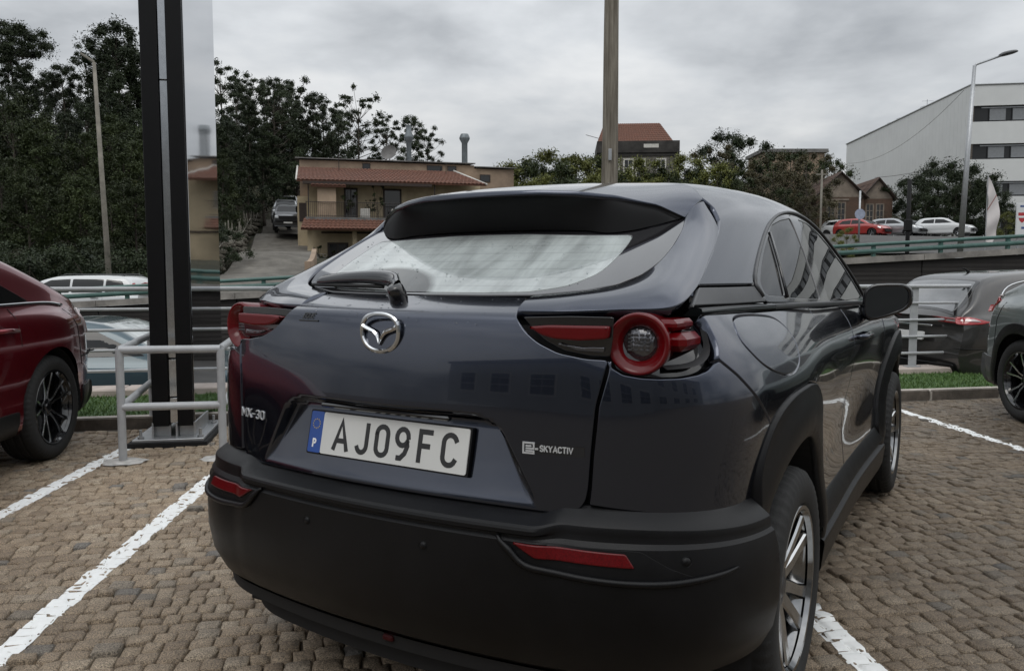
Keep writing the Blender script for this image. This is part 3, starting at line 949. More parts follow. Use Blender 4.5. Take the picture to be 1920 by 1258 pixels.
av = np.concatenate([-np.linspace(_end, 0, 90)[:-1], np.linspace(0, _end, 90)])
rows = []
for a in av:
    w = float(sstep(.455, .525, abs(a)))
    x, y, nx, ny = base_at(np.array(a))
    pr_ = PC*(1-w)+PS*w
    # the top ledge follows the quarter panel's rising lower edge at the far corner
    dz = -.020*sstep(.62, _end, abs(a))
    rows.append([(x+nx*o, y+ny*o, z+dz*sstep(.60, .69, z)) for o, z in pr_])
Pb = np.array(rows, float)
MB().grid(Pb, flip=True).build('rear_bumper', M_clad, CAR, 19)
def S_b(U):
    a, z = U[:, 0], U[:, 1]
    x, y, nx, ny = base_at(a)
    w = sstep(.455, .525, np.abs(a))
    oc = np.interp(z, PC[::-1, 1], PC[::-1, 0]); os_ = np.interp(z, PS[::-1, 1], PS[::-1, 0])
    o = oc*(1-w)+os_*w
    return np.stack([x+nx*o, y+ny*o, z], 1)
def brf(s):
    m = np.array([s, 1, 1.0])
    Sx = lambda U: S_b(U)*m
    bo = lambda L: [(ax_of(x), z) for x, z in L]
    pk = bo([(.375, .650), (.665, .642), (.71, .606), (.745, .584), (.68, .579), (.58, .581), (.455, .592), (.425, .610)])
    h = panel('reflector_housing', rounded(pk, .008, 4), Sx, M_under, CAR, (0, 1.5, .6), res=.03, lift=.001, gap=0, roll=.001, depth=.006)
    rf = bo([(.412, .643), (.640, .636), (.655, .607), (.465, .613)])
    panel('reflector', rounded(rf, .005, 4), Sx, M_refl, h, (0, 1.5, .6), res=.03, lift=.007, gap=0, roll=.003, depth=.008)
    lipp = cr(bo([(.372, .652), (.402, .628), (.432, .601), (.47, .5895), (.58, .578), (.70, .574), (.775, .583), (.80, .592)]), 40)
    P = Sx(lipp)+surf_normals(Sx, lipp, (0, 1.5, .6))*.004
    MB().tube(P, np.interp(np.arange(40), [0, 6, 30, 39], [.004, .009, .008, .003]), 8).build('reflector_lip', M_clad, CAR, True)
    for (x, z) in ((.185, .60), (.735, .618)):
        c = Sx(np.array([(ax_of(x), z)]))[0]; n = surf_normals(Sx, np.array([(ax_of(x), z)]), (0, 1.5, .6))[0]
        M = Matrix.Translation(Vector(c+n*.0012)) @ Vector(n).to_track_quat('X', 'Z').to_matrix().to_4x4()
        MB().lathe([(.0005, .001), (.0085, .001), (.0095, -.0015), (.0105, -.0015), (.0115, .0005), (.012, -.004)], 20, M).build('parking_sensor', M_clad, CAR, True)
both(brf)
# diffuser and tow-eye slot under the bumper
mb = MB(); _a = np.linspace(-_end*.82, _end*.82, 60); _x, _y, _nx, _ny = base_at(_a)
mb.grid(np.stack([np.stack([_x+_nx*o_, _y+_ny*o_, np.full(60, z_)], 1) for o_, z_ in ((.012, .322), (.006, .285), (-.05, .268), (-.25, .25))], 1), flip=True); mb.build('undertray', M_dark, CAR, 40)
MB().box((.03, .058, .312), (.034, .026, .016), bev=.004).build('fog_lamp', M_fogl, CAR, 30)

# ---- front end, bonnet
def yfront(z): return pchip([.2, .45, .7, .85, .95, 1.05], [4.22, 4.33, 4.34, 4.27, 4.12, 3.9])(z)
def S_f(U):
    ph_ = U[:, 0]/.85; z = U[:, 1]
    dx, dy = np.sin(ph_), np.cos(ph_)
    f = lambda t: smax(np.abs(dx*t)-XS(3.3+dy*t, z), 3.3+dy*t-(yfront(z)-.2*(dx*t)**2), .35)
    t = bis(f, np.full_like(z, .15), np.full_like(z, 2.2))
    return np.stack([dx*t, 3.3+dy*t, z], 1)
panel('front_bumper', [(-.75, .30), (.75, .30), (.75, .60), (.72, .86), (-.72, .86), (-.75, .60)], S_f, M_paint, CAR, REF, res=.06, step=.05)
g = []
for y in np.linspace(2.98, 4.16, 24):
    hw = float(XS(np.array(y), np.array(1.0)))-.085
    zc_ = np.interp(y, [2.98, 3.3, 3.7, 4.0, 4.16], [1.085, 1.065, 1.02, .955, .89])
    g.append([(x, y-.12*(x/hw)**2, zc_-.045*(abs(x)/hw)**2.5) for x in np.linspace(-hw, hw, 25)])
grid_panel('bonnet', g, M_paint, CAR, (0, 3.5, .5), depth=.03)
WS = [(0, 2.135)]+[(x, y+.02) for x, y in wsx[::-1][1:]]
wq = []
for x, y in [(0, 2.14), (.25, 2.145), (.50, 2.155), (.60, 2.19), (.64, 2.34), (.675, 2.56), (.71, 2.82), (.5, 3.0), (0, 3.06)]:
    z = float(bis(lambda z: FG(np.array([x]), np.array([y]), z), np.array([.9]), np.array([1.7]))[0]); wq.append(th_of(x, y, z))
panel('windscreen', mpoly(wq), S_top, M_glass, CAR, (0, 2.0, .8), res=.06, step=.04, gap=.001, roll=.001, depth=.006)

# ---- inner shell (keeps the gaps dark), cabin, liners
zz = np.linspace(.22, 1.12, 12)
pp_ = np.linspace(-np.pi*.72, np.pi*.72, 120)
mb = MB(); g = []
for a in pp_:
    U = np.c_[np.full(12, abs(a)*.85), zz]
    q = S_q(U)
    n_ = np.array([math.sin(abs(a)), -math.cos(abs(a)), 0])
    yy = q[:, 1]; tuck = np.where((yy > .22) & (yy < 1.42) & (zz < .95), .30, .055)
    q = q-n_*tuck[:, None]
    q[:, 0] *= np.sign(a) if a else 1
    g.append(q)
mb.grid(np.array(g)); mb.build('inner_shell', M_dark, CAR, True)
mb = MB()
mb.box((0, 2.15, .30), (1.30, 3.9, .16)); mb.box((0, 3.5, .62), (1.10, 1.3, .5)); mb.box((0, 1.9, .52), (1.56, 1.0, .30)); mb.box((0, .62, .86), (1.30, .72, .50))
mb.build('underbody', M_dark, CAR)
mb = MB(); mb.box((0, 2.86, .98), (1.40, .35, .18), bev=.06); mb.build('dashboard', M_cabin, CAR, 40)
def seat(x, y, w):
    mb = MB(); mb.box((x, y, .78), (w, .16, .62), rx=-.22, bev=.05); mb.box((x, y+.28, .56), (w, .52, .14), bev=.05)
    for q in ((0,) if w < .7 else (-.35, .35)): mb.box((x+q, y-.09, 1.17), (.26, .10, .17), rx=-.15, bev=.04)
    mb.build('seat', M_cabin, CAR, 40)
seat(.37, 1.92, .50); seat(-.37, 1.92, .50); seat(0, 1.13, 1.2)
def liner(cy, s):
    mb = MB(); th = np.linspace(R(-25), R(205), 40)
    for (x0, x1) in ((.50, .868),):
        g = [[(s*x, cy+.445*math.cos(t), .347+.445*math.sin(t)) for x in (x0, x1)] for t in th]
        mb.grid(np.array(g))
        mb.add([(s*x0, cy+.45*math.cos(t), .347+.45*math.sin(t)) for t in th], [tuple(range(len(th)))])
    mb.build('wheel_liner', M_dark, CAR)
for cy in (RRC[0], FRC[0]):
    for s in (1, -1): liner(cy, s)

# ---- wheels
def tyre_mesh(rad, wid, rim, n=180, mat=None):
    w = wid/2
    prof = [(rim-.012, -w*.80), (rim+.004, -w*.90), (rim+(rad-rim)*.45, -w*1.0), (rad-.030, -w*.97), (rad-.010, -w*.84), (rad-.003, -w*.66)]
    for q in (-.42, 0, .42):
        prof += [(rad-.001, w*(q-.10)), (rad-.009, w*(q-.07)), (rad-.009, w*(q+.07)), (rad-.001, w*(q+.10))]
    prof += [(rad-.003, w*.66), (rad-.010, w*.84), (rad-.030, w*.97), (rad-.05, w*1.0), (rim+(rad-rim)*.45, w*1.0), (rim+.012, w*.96), (rim+.006, w*.90), (rim-.008, w*.80)]
    mb = MB(); mb.lathe(prof, n)
    v = mb.v[0].reshape(len(prof), n, 3)
    sl = (np.arange(n) % 3 == 0)
    for i in list(range(3, 6))+list(range(len(prof)-8, len(prof)-5)):
        v[i, sl, 1:] *= (rad-.006)/rad
    mb.v[0] = v.reshape(-1, 3)
    return mb.mesh('tyre', mat or M_rubber, 50)
def rim_meshes(rim, wid, spokes=5, style='twin', dark=False, parent_wide=False):
    """barrel and spokes; outer face towards +x"""
    w = wid/2
    b = MB(); b.lathe([(rim-.010, -w*.85), (rim-.024, -w*.6), (rim-.035, w*.1), (rim-.020, w*.66), (rim-.004, w*.84), (rim+.004, w*.90), (rim+.001, w*.94), (rim-.010, w*.93), (rim-.018, w*.80)], 72)
    barrel = b.mesh('rim', M_gloss if dark else M_barrel, 40)
    f = MB()
    for k in range(spokes):
        a = 2*math.pi*k/spokes+.3
        for q in ((-1, 1) if style == 'twin' else (0,)):
            sec = []
            for rr_, off, hw, xf, dp in ((.045, .018, .016, w*.48, .05), (.10, .026, .0145, w*.60, .045), (.16, .036, .0135, w*.70, .035), (rim-.016, .050, .016, w*.80, .028)):
                if dark: off, hw = off*1.75, .0085
                elif parent_wide: hw *= 1.45
                if style != 'twin': off, hw = 0, hw*1.5
                c, s_ = math.cos(a+q*off/rr_ if rr_ > .05 else a+q*.3), math.sin(a+q*off/rr_ if rr_ > .05 else a+q*.3)
                t = np.array([0, -s_, c]); rad_ = np.array([0, c, s_])
                o = rad_*rr_
                X = np.array([1.0, 0, 0])
                sec.append([o+t*-hw*.6+X*(xf-dp), o+t*-hw+X*(xf-.006), o+t*-hw*.75+X*xf, o+t*hw*.75+X*xf, o+t*hw+X*(xf-.006), o+t*hw*.6+X*(xf-dp)])
            f.grid(np.array(sec+[sec[-1]])[:-1], flip=False)
    face = f.mesh('spokes', M_alloy, 30)
    h = MB(); h.lathe([(.0005, w*.58), (.024, w*.58), (.028, w*.55), (.034, w*.52), (.060, w*.50), (.066, w*.40), (.060, w*.1)], 40)
    hub = h.mesh('hub', M_gloss if dark else M_alloy_grey, 40)
    d = MB(); d.lathe([(.06, -w*.05), (.155, -w*.02), (.155, -w*.12), (.06, -w*.15)], 48, closed=True)
    disc = d.mesh('brake_disc', M_alloy_grey, 40)
    return barrel, face, hub, disc
def wheel_set(parent, places, rad, wid, rim, spokes, style='twin', dark=False):
    ty = tyre_mesh(rad, wid, rim); parts = rim_meshes(rim, wid, spokes, style, dark, parent is CAR)
    for (x, y, s) in places:
        w = empty('wheel', (0, 0, 0)); w.parent = parent; w.location = (x, y, rad); w.rotation_euler = (random.random()*6 if parent is not CAR else (.35 if y < 2 else 1.1), 0, 0 if s > 0 else math.pi)
        link('tyre', ty, w); rm = link('rim', parts[0], w)
        link('spokes', parts[1], w); link('hub', parts[2], w); link('brake_disc', parts[3], w)
wheel_set(CAR, [(.786, .83, 1), (-.786, .83, -1), (.786, 3.485, 1), (-.786, 3.485, -1)], .347, .212, .236, 5)

# ---- door mirrors
def mirror(s):
    c = np.array([.935, 2.43, 1.128])
    g = []
    for t, sc in ((-.075, .84), (-.078, .95), (-.065, 1.0), (-.02, 1.0), (.04, .86), (.09, .52), (.105, .12)):
        th = np.arange(28)*2*np.pi/28
        cx_ = np.sign(np.cos(th))*np.abs(np.cos(th))**.55; cz_ = np.sign(np.sin(th))*np.abs(np.sin(th))**.62
        xx = cx_*.098*sc; zz_ = cz_*.074*sc*(1-.22*cx_)+.018*cx_*sc
        g.append(np.stack([(c[0]+xx)*s, np.full(28, c[1]+t)+.02*cx_, c[2]+zz_], 1))
    mb = MB(); P = np.array(g); P = np.concatenate([P, P[:, :1]], 1)
    mb.grid(P, flip=s > 0); hous = mb.build('mirror_housing', M_gloss, CAR, True)
    th = np.arange(28)*2*np.pi/28
    cx_ = np.sign(np.cos(th))*np.abs(np.cos(th))**.55; cz_ = np.sign(np.sin(th))*np.abs(np.sin(th))**.62
    v = np.stack([(c[0]+cx_*.083)*s, np.full(28, c[1]-.070)+.02*cx_, c[2]+cz_*.062*(1-.22*cx_)+.016*cx_], 1)
    MB().add(v, [tuple(range(28)) if s > 0 else tuple(range(27, -1, -1))]).build('mirror_glass', M_mirror, hous)
    MB().tube([(s*.80, 2.50, 1.075), (s*.85, 2.47, 1.070), (s*.90, 2.45, 1.078)], [.030, .028, .034], 10).build('mirror_arm', M_gloss, CAR, True)
M_mirror = plain('mirror_silver', (.10, .105, .11), .02, metal=1, var=.03)
both(mirror)

# ---- rear wiper
def glp(x, z, up): 
    p = np.array([x, float(YGL(x, z)), z]); n = np.array([-.52*x, -1, 2.1]); n[1] = -1; n /= np.linalg.norm(n); return p+n*up
piv = np.array([-.040, .185, 1.196])
arm = np.array([piv+(0, .0, .010), glp(-.10, 1.202, .028), glp(-.20, 1.209, .028), glp(-.32, 1.210, .024), glp(-.43, 1.208, .017), glp(-.455, 1.207, .012)])
arm = cr(arm, 24)
g = []
for i, p in enumerate(arm):
    w = np.interp(i, [0, 3, 8, 18, 23], [.023, .021, .017, .012, .005]); h = np.interp(i, [0, 5, 18, 23], [.020, .020, .014, .005])
    th = np.arange(11)*2*np.pi/10
    g.append(np.stack([np.full(11, p[0]), p[1]+np.cos(th)*w*.9, p[2]+np.sin(th)*h+np.cos(th)*w*.43], 1))
mb = MB(); mb.grid(np.array(g)); wp = mb.build('wiper_arm', M_gloss, CAR, True)
mb = MB(); mb.lathe([(.0005, .022), (.016, .020), (.022, .013), (.025, -.004), (.025, -.02)], 20, Matrix.Translation(Vector(piv)) @ Vector((0, -.45, .9)).to_track_quat('X', 'Z').to_matrix().to_4x4())
mb.build('wiper_hub', M_gloss, CAR, True)
MB().tube([glp(-.14, 1.2005, .008), glp(-.30, 1.2025, .008), glp(-.47, 1.2035, .008)], [.006, .007, .005], 6).build('wiper_blade', M_rubber, wp, True)

# ---- rain beads left on the glass, the ledge and the roof edge
_r = np.random.default_rng(3)
def beads(name, pts, nrm, rad):
    mb = MB()
    for p, n, r in zip(pts, nrm, rad):
        n = n/np.linalg.norm(n); a = np.cross(n, (1, .3, .2)); a /= np.linalg.norm(a); b = np.cross(n, a)
        ring = [p+(a*math.cos(t)+b*math.sin(t))*r for t in np.arange(7)*2*np.pi/7]; r2_ = [p+(a*math.cos(t)+b*math.sin(t))*r*.66+n*r*.42 for t in np.arange(7)*2*np.pi/7]
        mb.add(ring+r2_+[p+n*r*.58], [(i, (i+1) % 7, (i+1) % 7+7, i+7) for i in range(7)]+[(i+7, (i+1) % 7+7, 14) for i in range(7)])
    o = mb.build(name, M_bead, CAR, True); o['kind'] = 'stuff'
M_bead = NT('rain_bead'); M_bead.set(color=(.9, .92, .93), rough=.02, trans=1.0, ior=1.33); M_bead = M_bead.m
n_ = 260
U = np.c_[_r.uniform(-.50, .46, n_), 1.20+.155*_r.random(n_)**.6]
beads('rain_beads', S_gl(U)+np.array([0, 0, .001]), surf_normals(S_gl, U, (0, 1.5, .9)), _r.uniform(.0012, .0032, n_))
n_ = 90
U = np.c_[_r.uniform(-.33, .33, n_), gz2t(_r.uniform(1.12, 1.183, n_))]
beads('rain_beads', S_gate(U), surf_normals(S_gate, U, REF), _r.uniform(.0012, .0030, n_))
n_ = 220
U = np.c_[_r.uniform(-.38, .42, n_), _r.uniform(1.05, 1.9, n_)]
beads('rain_beads', S_top(U), surf_normals(S_top, U, (0, 1.6, .9)), _r.uniform(.0012, .0032, n_))

# ------------------------------------------------------------------ lettering: stroke glyphs on a unit cell (0..w, 0..1)
def arcp(cx, cy, rx, ry, a0, a1, n=10): return [(cx+rx*math.cos(R(a)), cy+ry*math.sin(R(a))) for a in np.linspace(a0, a1, n)]
GL = {
 'A': (.62, [[(0, 0), (.31, 1), (.62, 0)], [(.11, .30), (.51, .30)]]),
 'J': (.50, [[(.46, 1), (.46, .25)]+arcp(.24, .25, .22, .25, 0, -160, 10)]),
 '0': (.50, [arcp(.25, .75, .25, .25, 180, 0, 10)+arcp(.25, .25, .25, .25, 0, -180, 10)+[(0, .75)]]),
 '9': (.50, [arcp(.25, .72, .25, .28, 0, 360, 18)+[(.5, .72), (.49, .45), (.40, .18), (.22, 0), (.10, 0)]]),
 'F': (.46, [[(0, 0), (0, 1), (.46, 1)], [(0, .52), (.38, .52)]]),
 'C': (.52, [arcp(.26, .74, .26, .26, 20, 180, 10)+arcp(.26, .26, .26, .26, 180, 340, 10)]),
 'P': (.46, [[(0, 0), (0, 1), (.24, 1)]+arcp(.24, .75, .22, .25, 90, -90, 8)+[(0, .5)]]),
 'M': (.72, [[(0, 0), (0, 1), (.36, .30), (.72, 1), (.72, 0)]]),
 'X': (.60, [[(0, 0), (.60, 1)], [(0, 1), (.60, 0)]]),
 '-': (.34, [[(0, .48), (.34, .48)]]),
 '3': (.48, [arcp(.22, .75, .25, .25, 150, -85, 10)+[(.2, .5)], arcp(.22, .25, .27, .25, 88, -150, 10)]),
 'S': (.50, [arcp(.25, .75, .24, .25, 25, 270, 10)+arcp(.25, .25, .25, .25, 90, -155, 10)]),
 'K': (.52, [[(0, 0), (0, 1)], [(.50, 1), (0, .42)], [(.16, .60), (.54, 0)]]),
 'Y': (.58, [[(0, 1), (.29, .48), (.58, 1)], [(.29, .48), (.29, 0)]]),
 'T': (.54, [[(0, 1), (.54, 1)], [(.27, 1), (.27, 0)]]),
 'I': (.06, [[(.03, 0), (.03, 1)]]),
 'V': (.58, [[(0, 1), (.29, 0), (.58, 1)]]),
 'E': (.46, [[(.46, 1), (0, 1), (0, 0), (.46, 0)], [(0, .52), (.38, .52)]]),
 'Q': (.54, [arcp(.27, .5, .27, .5, 0, 360, 20), [(.34, .22), (.56, -.06)]]),
 'U': (.52, [[(0, 1), (0, .28)]+arcp(.26, .28, .26, .28, 180, 360, 10)+[(.52, 1)]]),
 'R': (.50, [[(0, 0), (0, 1), (.24, 1)]+arcp(.24, .76, .22, .24, 90, -90, 8)+[(0, .52)], [(.22, .52), (.50, 0)]]),
 'O': (.58, [arcp(.29, .5, .29, .5, 0, 360, 22)]),
 'L': (.44, [[(0, 1), (0, 0), (.44, 0)]]),
 'N': (.56, [[(0, 0), (0, 1), (.56, 0), (.56, 1)]]),
 'G': (.58, [arcp(.29, .72, .29, .28, 25, 180, 10)+arcp(.29, .28, .29, .28, 180, 350, 10)+[(.58, .46), (.34, .46)]]),
 'D': (.52, [[(0, 0), (0, 1), (.22, 1)]+arcp(.22, .5, .30, .5, 90, -90, 12)+[(0, 0)]]),
 'H': (.52, [[(0, 0), (0, 1)], [(.52, 0), (.52, 1)], [(0, .5), (.52, .5)]]),
 'Z': (.52, [[(0, 1), (.52, 1), (0, 0), (.52, 0)]]),
 ' ': (.35, []),
}
def ribbon2(pts, w, cap=True):
    """outline polygon of a stroked open line with rounded ends and mitred joints"""
    p = np.asarray(pts, float)
    keep = np.r_[True, np.linalg.norm(np.diff(p, axis=0), axis=1) > 1e-6]; p = p[keep]
    d = np.diff(p, axis=0); d /= np.linalg.norm(d, axis=1)[:, None]
    n = np.c_[-d[:, 1], d[:, 0]]
    nn = np.concatenate([n[:1], (n[:-1]+n[1:])/np.maximum(1+(n[:-1]*n[1:]).sum(1), .35)[:, None], n[-1:]])
    return p, nn*w/2, d
def text_mesh(mb, s, h, w, place, spacing=.16, slant=0.0, depth=.002, cellw=None, start=0.0, xs_=1.0):
    """strokes of width w on glyphs of height h; place(u,v,lift) -> 3-D"""
    x = start; lift = 0
    for ch in s:
        gw, strokes = GL[ch]
        for st in strokes:
            pts = [(x+(a*xs_+slant*b)*h, b*h) for a, b in st]
            p, o, d = ribbon2(pts, w)
            lift = (lift+1) % 5
            L = depth+lift*.00008
            k = len(p)
            # extend the ends half a width
            p = p.copy(); p[0] -= d[0]*w*.35; p[-1] += d[-1]*w*.35
            a3 = [place(*(p[i]+o[i]), L) for i in range(k)]; b3 = [place(*(p[i]-o[i]), L) for i in range(k)]
            a0 = [place(*(p[i]+o[i]*1.1), 0) for i in range(k)]; b0 = [place(*(p[i]-o[i]*1.1), 0) for i in range(k)]
            G_ = np.array([a0, a3, b3, b0]).transpose(1, 0, 2)
            mb.grid(G_, flip=True)
            mb.add(G_[0], [(0, 1, 2, 3)]); mb.add(G_[-1], [(3, 2, 1, 0)])
        x += (gw*xs_+spacing)*h
    return x
# number plate
pc, tilt = np.array([0, .080, .8155]), R(-12)
pz = np.array([0, math.sin(-tilt)*.0+.22, .975]); pz /= np.linalg.norm(pz); pn = np.cross(np.array([1.0, 0, 0]), pz)
def plate_pt(u, v, l): return pc+np.array([u, 0, 0])+pz*v+pn*l
Mp = Matrix(((1, 0, 0), (0, pz[1], pz[2]), (0, 0, 0))).to_4x4()
def plate_box(mb, u0, u1, v0, v1, l0, l1, r=.006):
    poly = rounded([(u0, v0), (u1, v0), (u1, v1), (u0, v1)], r, 4)
    k = len(poly)
    v = [plate_pt(a, b, l0) for a, b in poly]+[plate_pt(a, b, l1) for a, b in poly]
    mb.add(v, [tuple(range(k-1, -1, -1)), tuple(range(k, 2*k))]+[(i, (i+1) % k, (i+1) % k+k, i+k) for i in range(k)])
NP = empty('number_plate', (0, 0, 0)); NP.parent = CAR
mb = MB(); plate_box(mb, -.266, .266, -.060, .060, -.012, -.001); mb.build('plate_surround', M_clad, NP, 30)
mb = MB(); plate_box(mb, -.2145, .261, -.0555, .0555, -.001, .002); mb.build('plate_face', M_plate, NP, 30)
mb = MB(); plate_box(mb, -.261, -.2145, -.0555, .0555, -.001, .002); mb.build('plate_band', M_blue, NP, 30)
mb = MB()
cell = [('A', -.168, .073), ('J', -.090, .073), ('0', -.024, .073), ('9', .042, .073), ('F', .116, .073), ('C', .188, .073)]
for ch, u, h in cell: text_mesh(mb, ch, h, .0122, lambda a, b, l: plate_pt(a, b-.0375, .002+l), start=u, depth=.0009, xs_=1.0)
mb.build('plate_lettering', M_ink, NP)
mb = MB(); text_mesh(mb, 'P', .020, .0045, lambda a, b, l: plate_pt(a-.243, b-.040, .002+l), depth=.0006)
mb.build('country_letter', M_white, NP)
mb = MB()
for k in range(12):
    a = 2*math.pi*k/12; cx_, cy_ = -.238+.0125*math.cos(a), .022+.0125*math.sin(a)
    st = [(cx_+r_*math.sin(2*math.pi*q/10), cy_+r_*math.cos(2*math.pi*q/10)) for q, r_ in zip(range(10), [.0026, .0011]*5)]
    mb.add([plate_pt(p[0], p[1], .0027) for p in st[::-1]], [tuple(range(10))])
mb.build('star_ring', M_amber, NP)
# badges sitting on the gate
def gate_xy(x, z, l):
    U = np.array([(x, float(gz2t(z)))]); p = S_gate(U)[0]; n = surf_normals(S_gate, U, REF)[0]; return p+n*l
M_badge = plain('bright_badge', (.55, .56, .57), .28, metal=.35, var=.05)
EM = empty('badge', (0, 0, 0)); EM.parent = CAR
ec = (-.006, 1.0965)
th = np.arange(72)*2*np.pi/72
ex = np.sign(np.cos(th))*np.abs(np.cos(th))**.86*.0600; ez = np.sign(np.sin(th))*np.abs(np.sin(th))**.86*.0475+.002*np.cos(2*th)
cen3 = gate_xy(0, 1.09, 0)
def em_pt(u, v, l): return np.array([u+ec[0], cen3[1]-.0035-l+.17*u*u-.012*np.clip(v/.05, 0, 1)*0, ec[1]+v])
mb = MB()
ring = []
for lat, lft in ((-.0052, .0), (-.0052, .005), (-.0025, .0085), (.0018, .0085), (.0052, .005), (.0052, 0)):
    ring.append([em_pt(ex[i]*(1+lat/.055), ez[i]*(1+lat/.045), lft) for i in range(72)])
G_ = np.array(ring).transpose(1, 0, 2)
mb.grid(np.concatenate([G_, G_[:1]])); mb.build('badge_ring', M_chrome, EM, 40)
mb = MB()
for s in (1, -1):
    up_ = [(.0, -.022), (.006, -.006), (.016, .004), (.030, .0095), (.046, .0155), (.0545, .0215)]
    lo_ = [(.0, -.034), (.009, -.017), (.019, -.0065), (.032, -.001), (.047, .004), (.0555, .0085)]
    up_ = cr(up_, 20); lo_ = cr(lo_, 20); mid_ = (up_+lo_)/2
    G_ = np.array([[em_pt(s*p[0], p[1], l) for p in c] for c, l in ((up_, .001), (up_*.999, .006), (mid_, .0105), (lo_, .006), (lo_, .001))])
    mb.grid(G_, flip=s < 0)
mb.build('badge_wing', M_chrome, EM, 40)
mb = MB(); text_mesh(mb, 'MX-30', .0235, .0030, lambda a, b, l: gate_xy(-.568+a*1.08, .826+b, l), depth=.003, spacing=.30, xs_=1.25)
mb.build('model_lettering', M_badge, CAR)
mb = MB(); text_mesh(mb, 'SKYACTIV', .0125, .0026, lambda a, b, l: gate_xy(.452+a, .8385+b, l), depth=.003, spacing=.26, xs_=1.1)
text_mesh(mb, '-', .014, .004, lambda a, b, l: gate_xy(.441+a, .836+b, l), depth=.003)
sq = [(0, 0), (0, 1), (1.05, 1), (1.05, .42), (.28, .42)]
for st in ([(1.08, .20), (1.08, 0), (0, 0), (0, 1), (1.08, 1), (1.08, .46), (.30, .46)], [(.30, .70), (.78, .70)], [(.30, .22), (1.08, .22)]):
    GL['@'] = (1.1, [st]); text_mesh(mb, '@', .0235, .0038, lambda a, b, l: gate_xy(.411+a, .832+b, l), depth=.003)
mb.build('trim_lettering', M_badge, CAR)
P_ = np.array([[gate_xy(u_, v_, .0008) for u_ in np.linspace(.438, .556, 12)] for v_ in (.8315, .8545)]); MB().grid(P_, flip=False).build('badge_backing', M_ink, CAR, True)
mb = MB(); text_mesh(mb, 'EQUE', .0125, .0030, lambda a, b, l: gate_xy(-.305+a*1.15, 1.1225+b, l), depth=.0015, spacing=.2, slant=.35, xs_=1.2)
mb.tube([gate_xy(-.318, 1.116, .001), gate_xy(-.24, 1.116, .001)], .0022, 6)
mb.build('dealer_lettering', M_ink, CAR)
# ------------------------------------------------------------------ the lot: base, cobbles, lines
def gline(px, d): return ((px-960)/1500*d, d)
KA, KB = np.array([-3.47, 6.34]), np.array([3.81, 7.83])
KU = (KB-KA)/np.linalg.norm(KB-KA); KN = np.array([-KU[1], KU[0]])          # along the kerb, and away from the camera
def kpt(s, o, z): p = KA+KU*s+KN*o; return (p[0], p[1], z)
KS0, KS1 = -16.0, 24.0
def cobble_mat(name, per_object):
    t = NT(name)
    v = t.pos()
    if per_object: rnd = t.n('ShaderNodeObjectInfo').outputs['Random']
    else: rnd = t.n('ShaderNodeAttribute', attribute_name='tone').outputs['Fac']
    base = t.ramp(rnd, [(0, (.245, .190, .137)), (.3, (.315, .250, .183)), (.6, (.340, .272, .200)), (.88, (.39, .325, .250)), (.97, (.255, .222, .182)), (1, (.17, .165, .158))])
    gr = t.noise(v, 230, 3, .75)
    g2 = t.noise(v, 46, 5, .65)
    col = t.mix(t.ramp(gr, [(.40, 0), (.50, .5), (.60, 1)]), t.mix(1, base, (.26, .25, .24), 'MULTIPLY'), t.mix(1, base, (1.75, 1.70, 1.62), 'MULTIPLY'))
    col = t.mix(t.math('MULTIPLY', g2, .5), col, (.10, .082, .062))
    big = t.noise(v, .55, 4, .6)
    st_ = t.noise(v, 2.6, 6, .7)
    lot_tone = t.mix(1, t.ramp(big, [(.38, .86), (.62, 1.22)]), t.ramp(st_, [(.30, .62), (.40, .97), (.7, 1.06)]), 'MULTIPLY')                     # damp patches over the lot
    sx = t.n('ShaderNodeSeparateXYZ'); t.l(v, sx.inputs[0])           # setts are coloured darker towards the right, with a noisy edge
    side_tone = t.ramp(t.math('ADD', t.math('MULTIPLY', sx.outputs[0], .25), t.math('MULTIPLY', big, .5)), [(.25, 1.06), (.75, .60)])
    lot_tone = t.mix(1, lot_tone, side_tone, 'MULTIPLY')
    col = t.mix(1, col, lot_tone, 'MULTIPLY')
    t.set(color=col, rough=t.ramp(big, [(.36, .42), (.62, .72)]), spec=.4)
    t.bump(t.math('ADD', t.math('MULTIPLY', gr, .5), g2), .95, .011)
    return t.m
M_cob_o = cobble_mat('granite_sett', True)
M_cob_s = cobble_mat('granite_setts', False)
tj = NT('joint_grit'); _v = tj.pos()
tj.set(color=tj.ramp(tj.noise(_v, 90, 5, .7), [(.3, (.075, .060, .043)), (.7, (.20, .162, .120))]), rough=.9); tj.bump(tj.noise(_v, 160, 3), .6, .01)
M_joint = tj.m
def lot_poly(z):
    c = [kpt(KS0, -.001, z), kpt(KS1, -.001, z)]
    return c
GROUND = None
mb = MB()
p0, p1 = kpt(KS0, 0, -.0185), kpt(KS1, 0, -.0185)
mb.add([(p0[0], -22, -.0185), (p1[0], -22, -.0185), p1, p0], [(0, 1, 2, 3)])
GROUND = mb.build('pavement', M_joint); tag(GROUND, kind='structure')
# setts in rows parallel to the kerb, most of them real stones; region seen by the camera (a step to each side included)
stones = []
row_h = .075
r_ = 0
o = -.06
while o > -7.2:
    s = -6.8+rng.uniform(0, .1)
    hh = row_h*rng.uniform(.93, 1.07)
    bend = rng.uniform(-.006, .006)
    while s < 13.5:
        w = rng.uniform(.058, .097)
        c = KA+KU*(s+w/2)+KN*(o-hh/2)
        px = 960+1500*c[0]/max(c[1], .3)
        if c[1] > 1.3 and -5.6 < c[0] < 7.4: stones.append((c[0], c[1], w, hh, s))
        s += w
    o -= hh
    r_ += 1
stones = np.array(stones)
ns = len(stones)
ang = math.atan2(KU[1], KU[0])
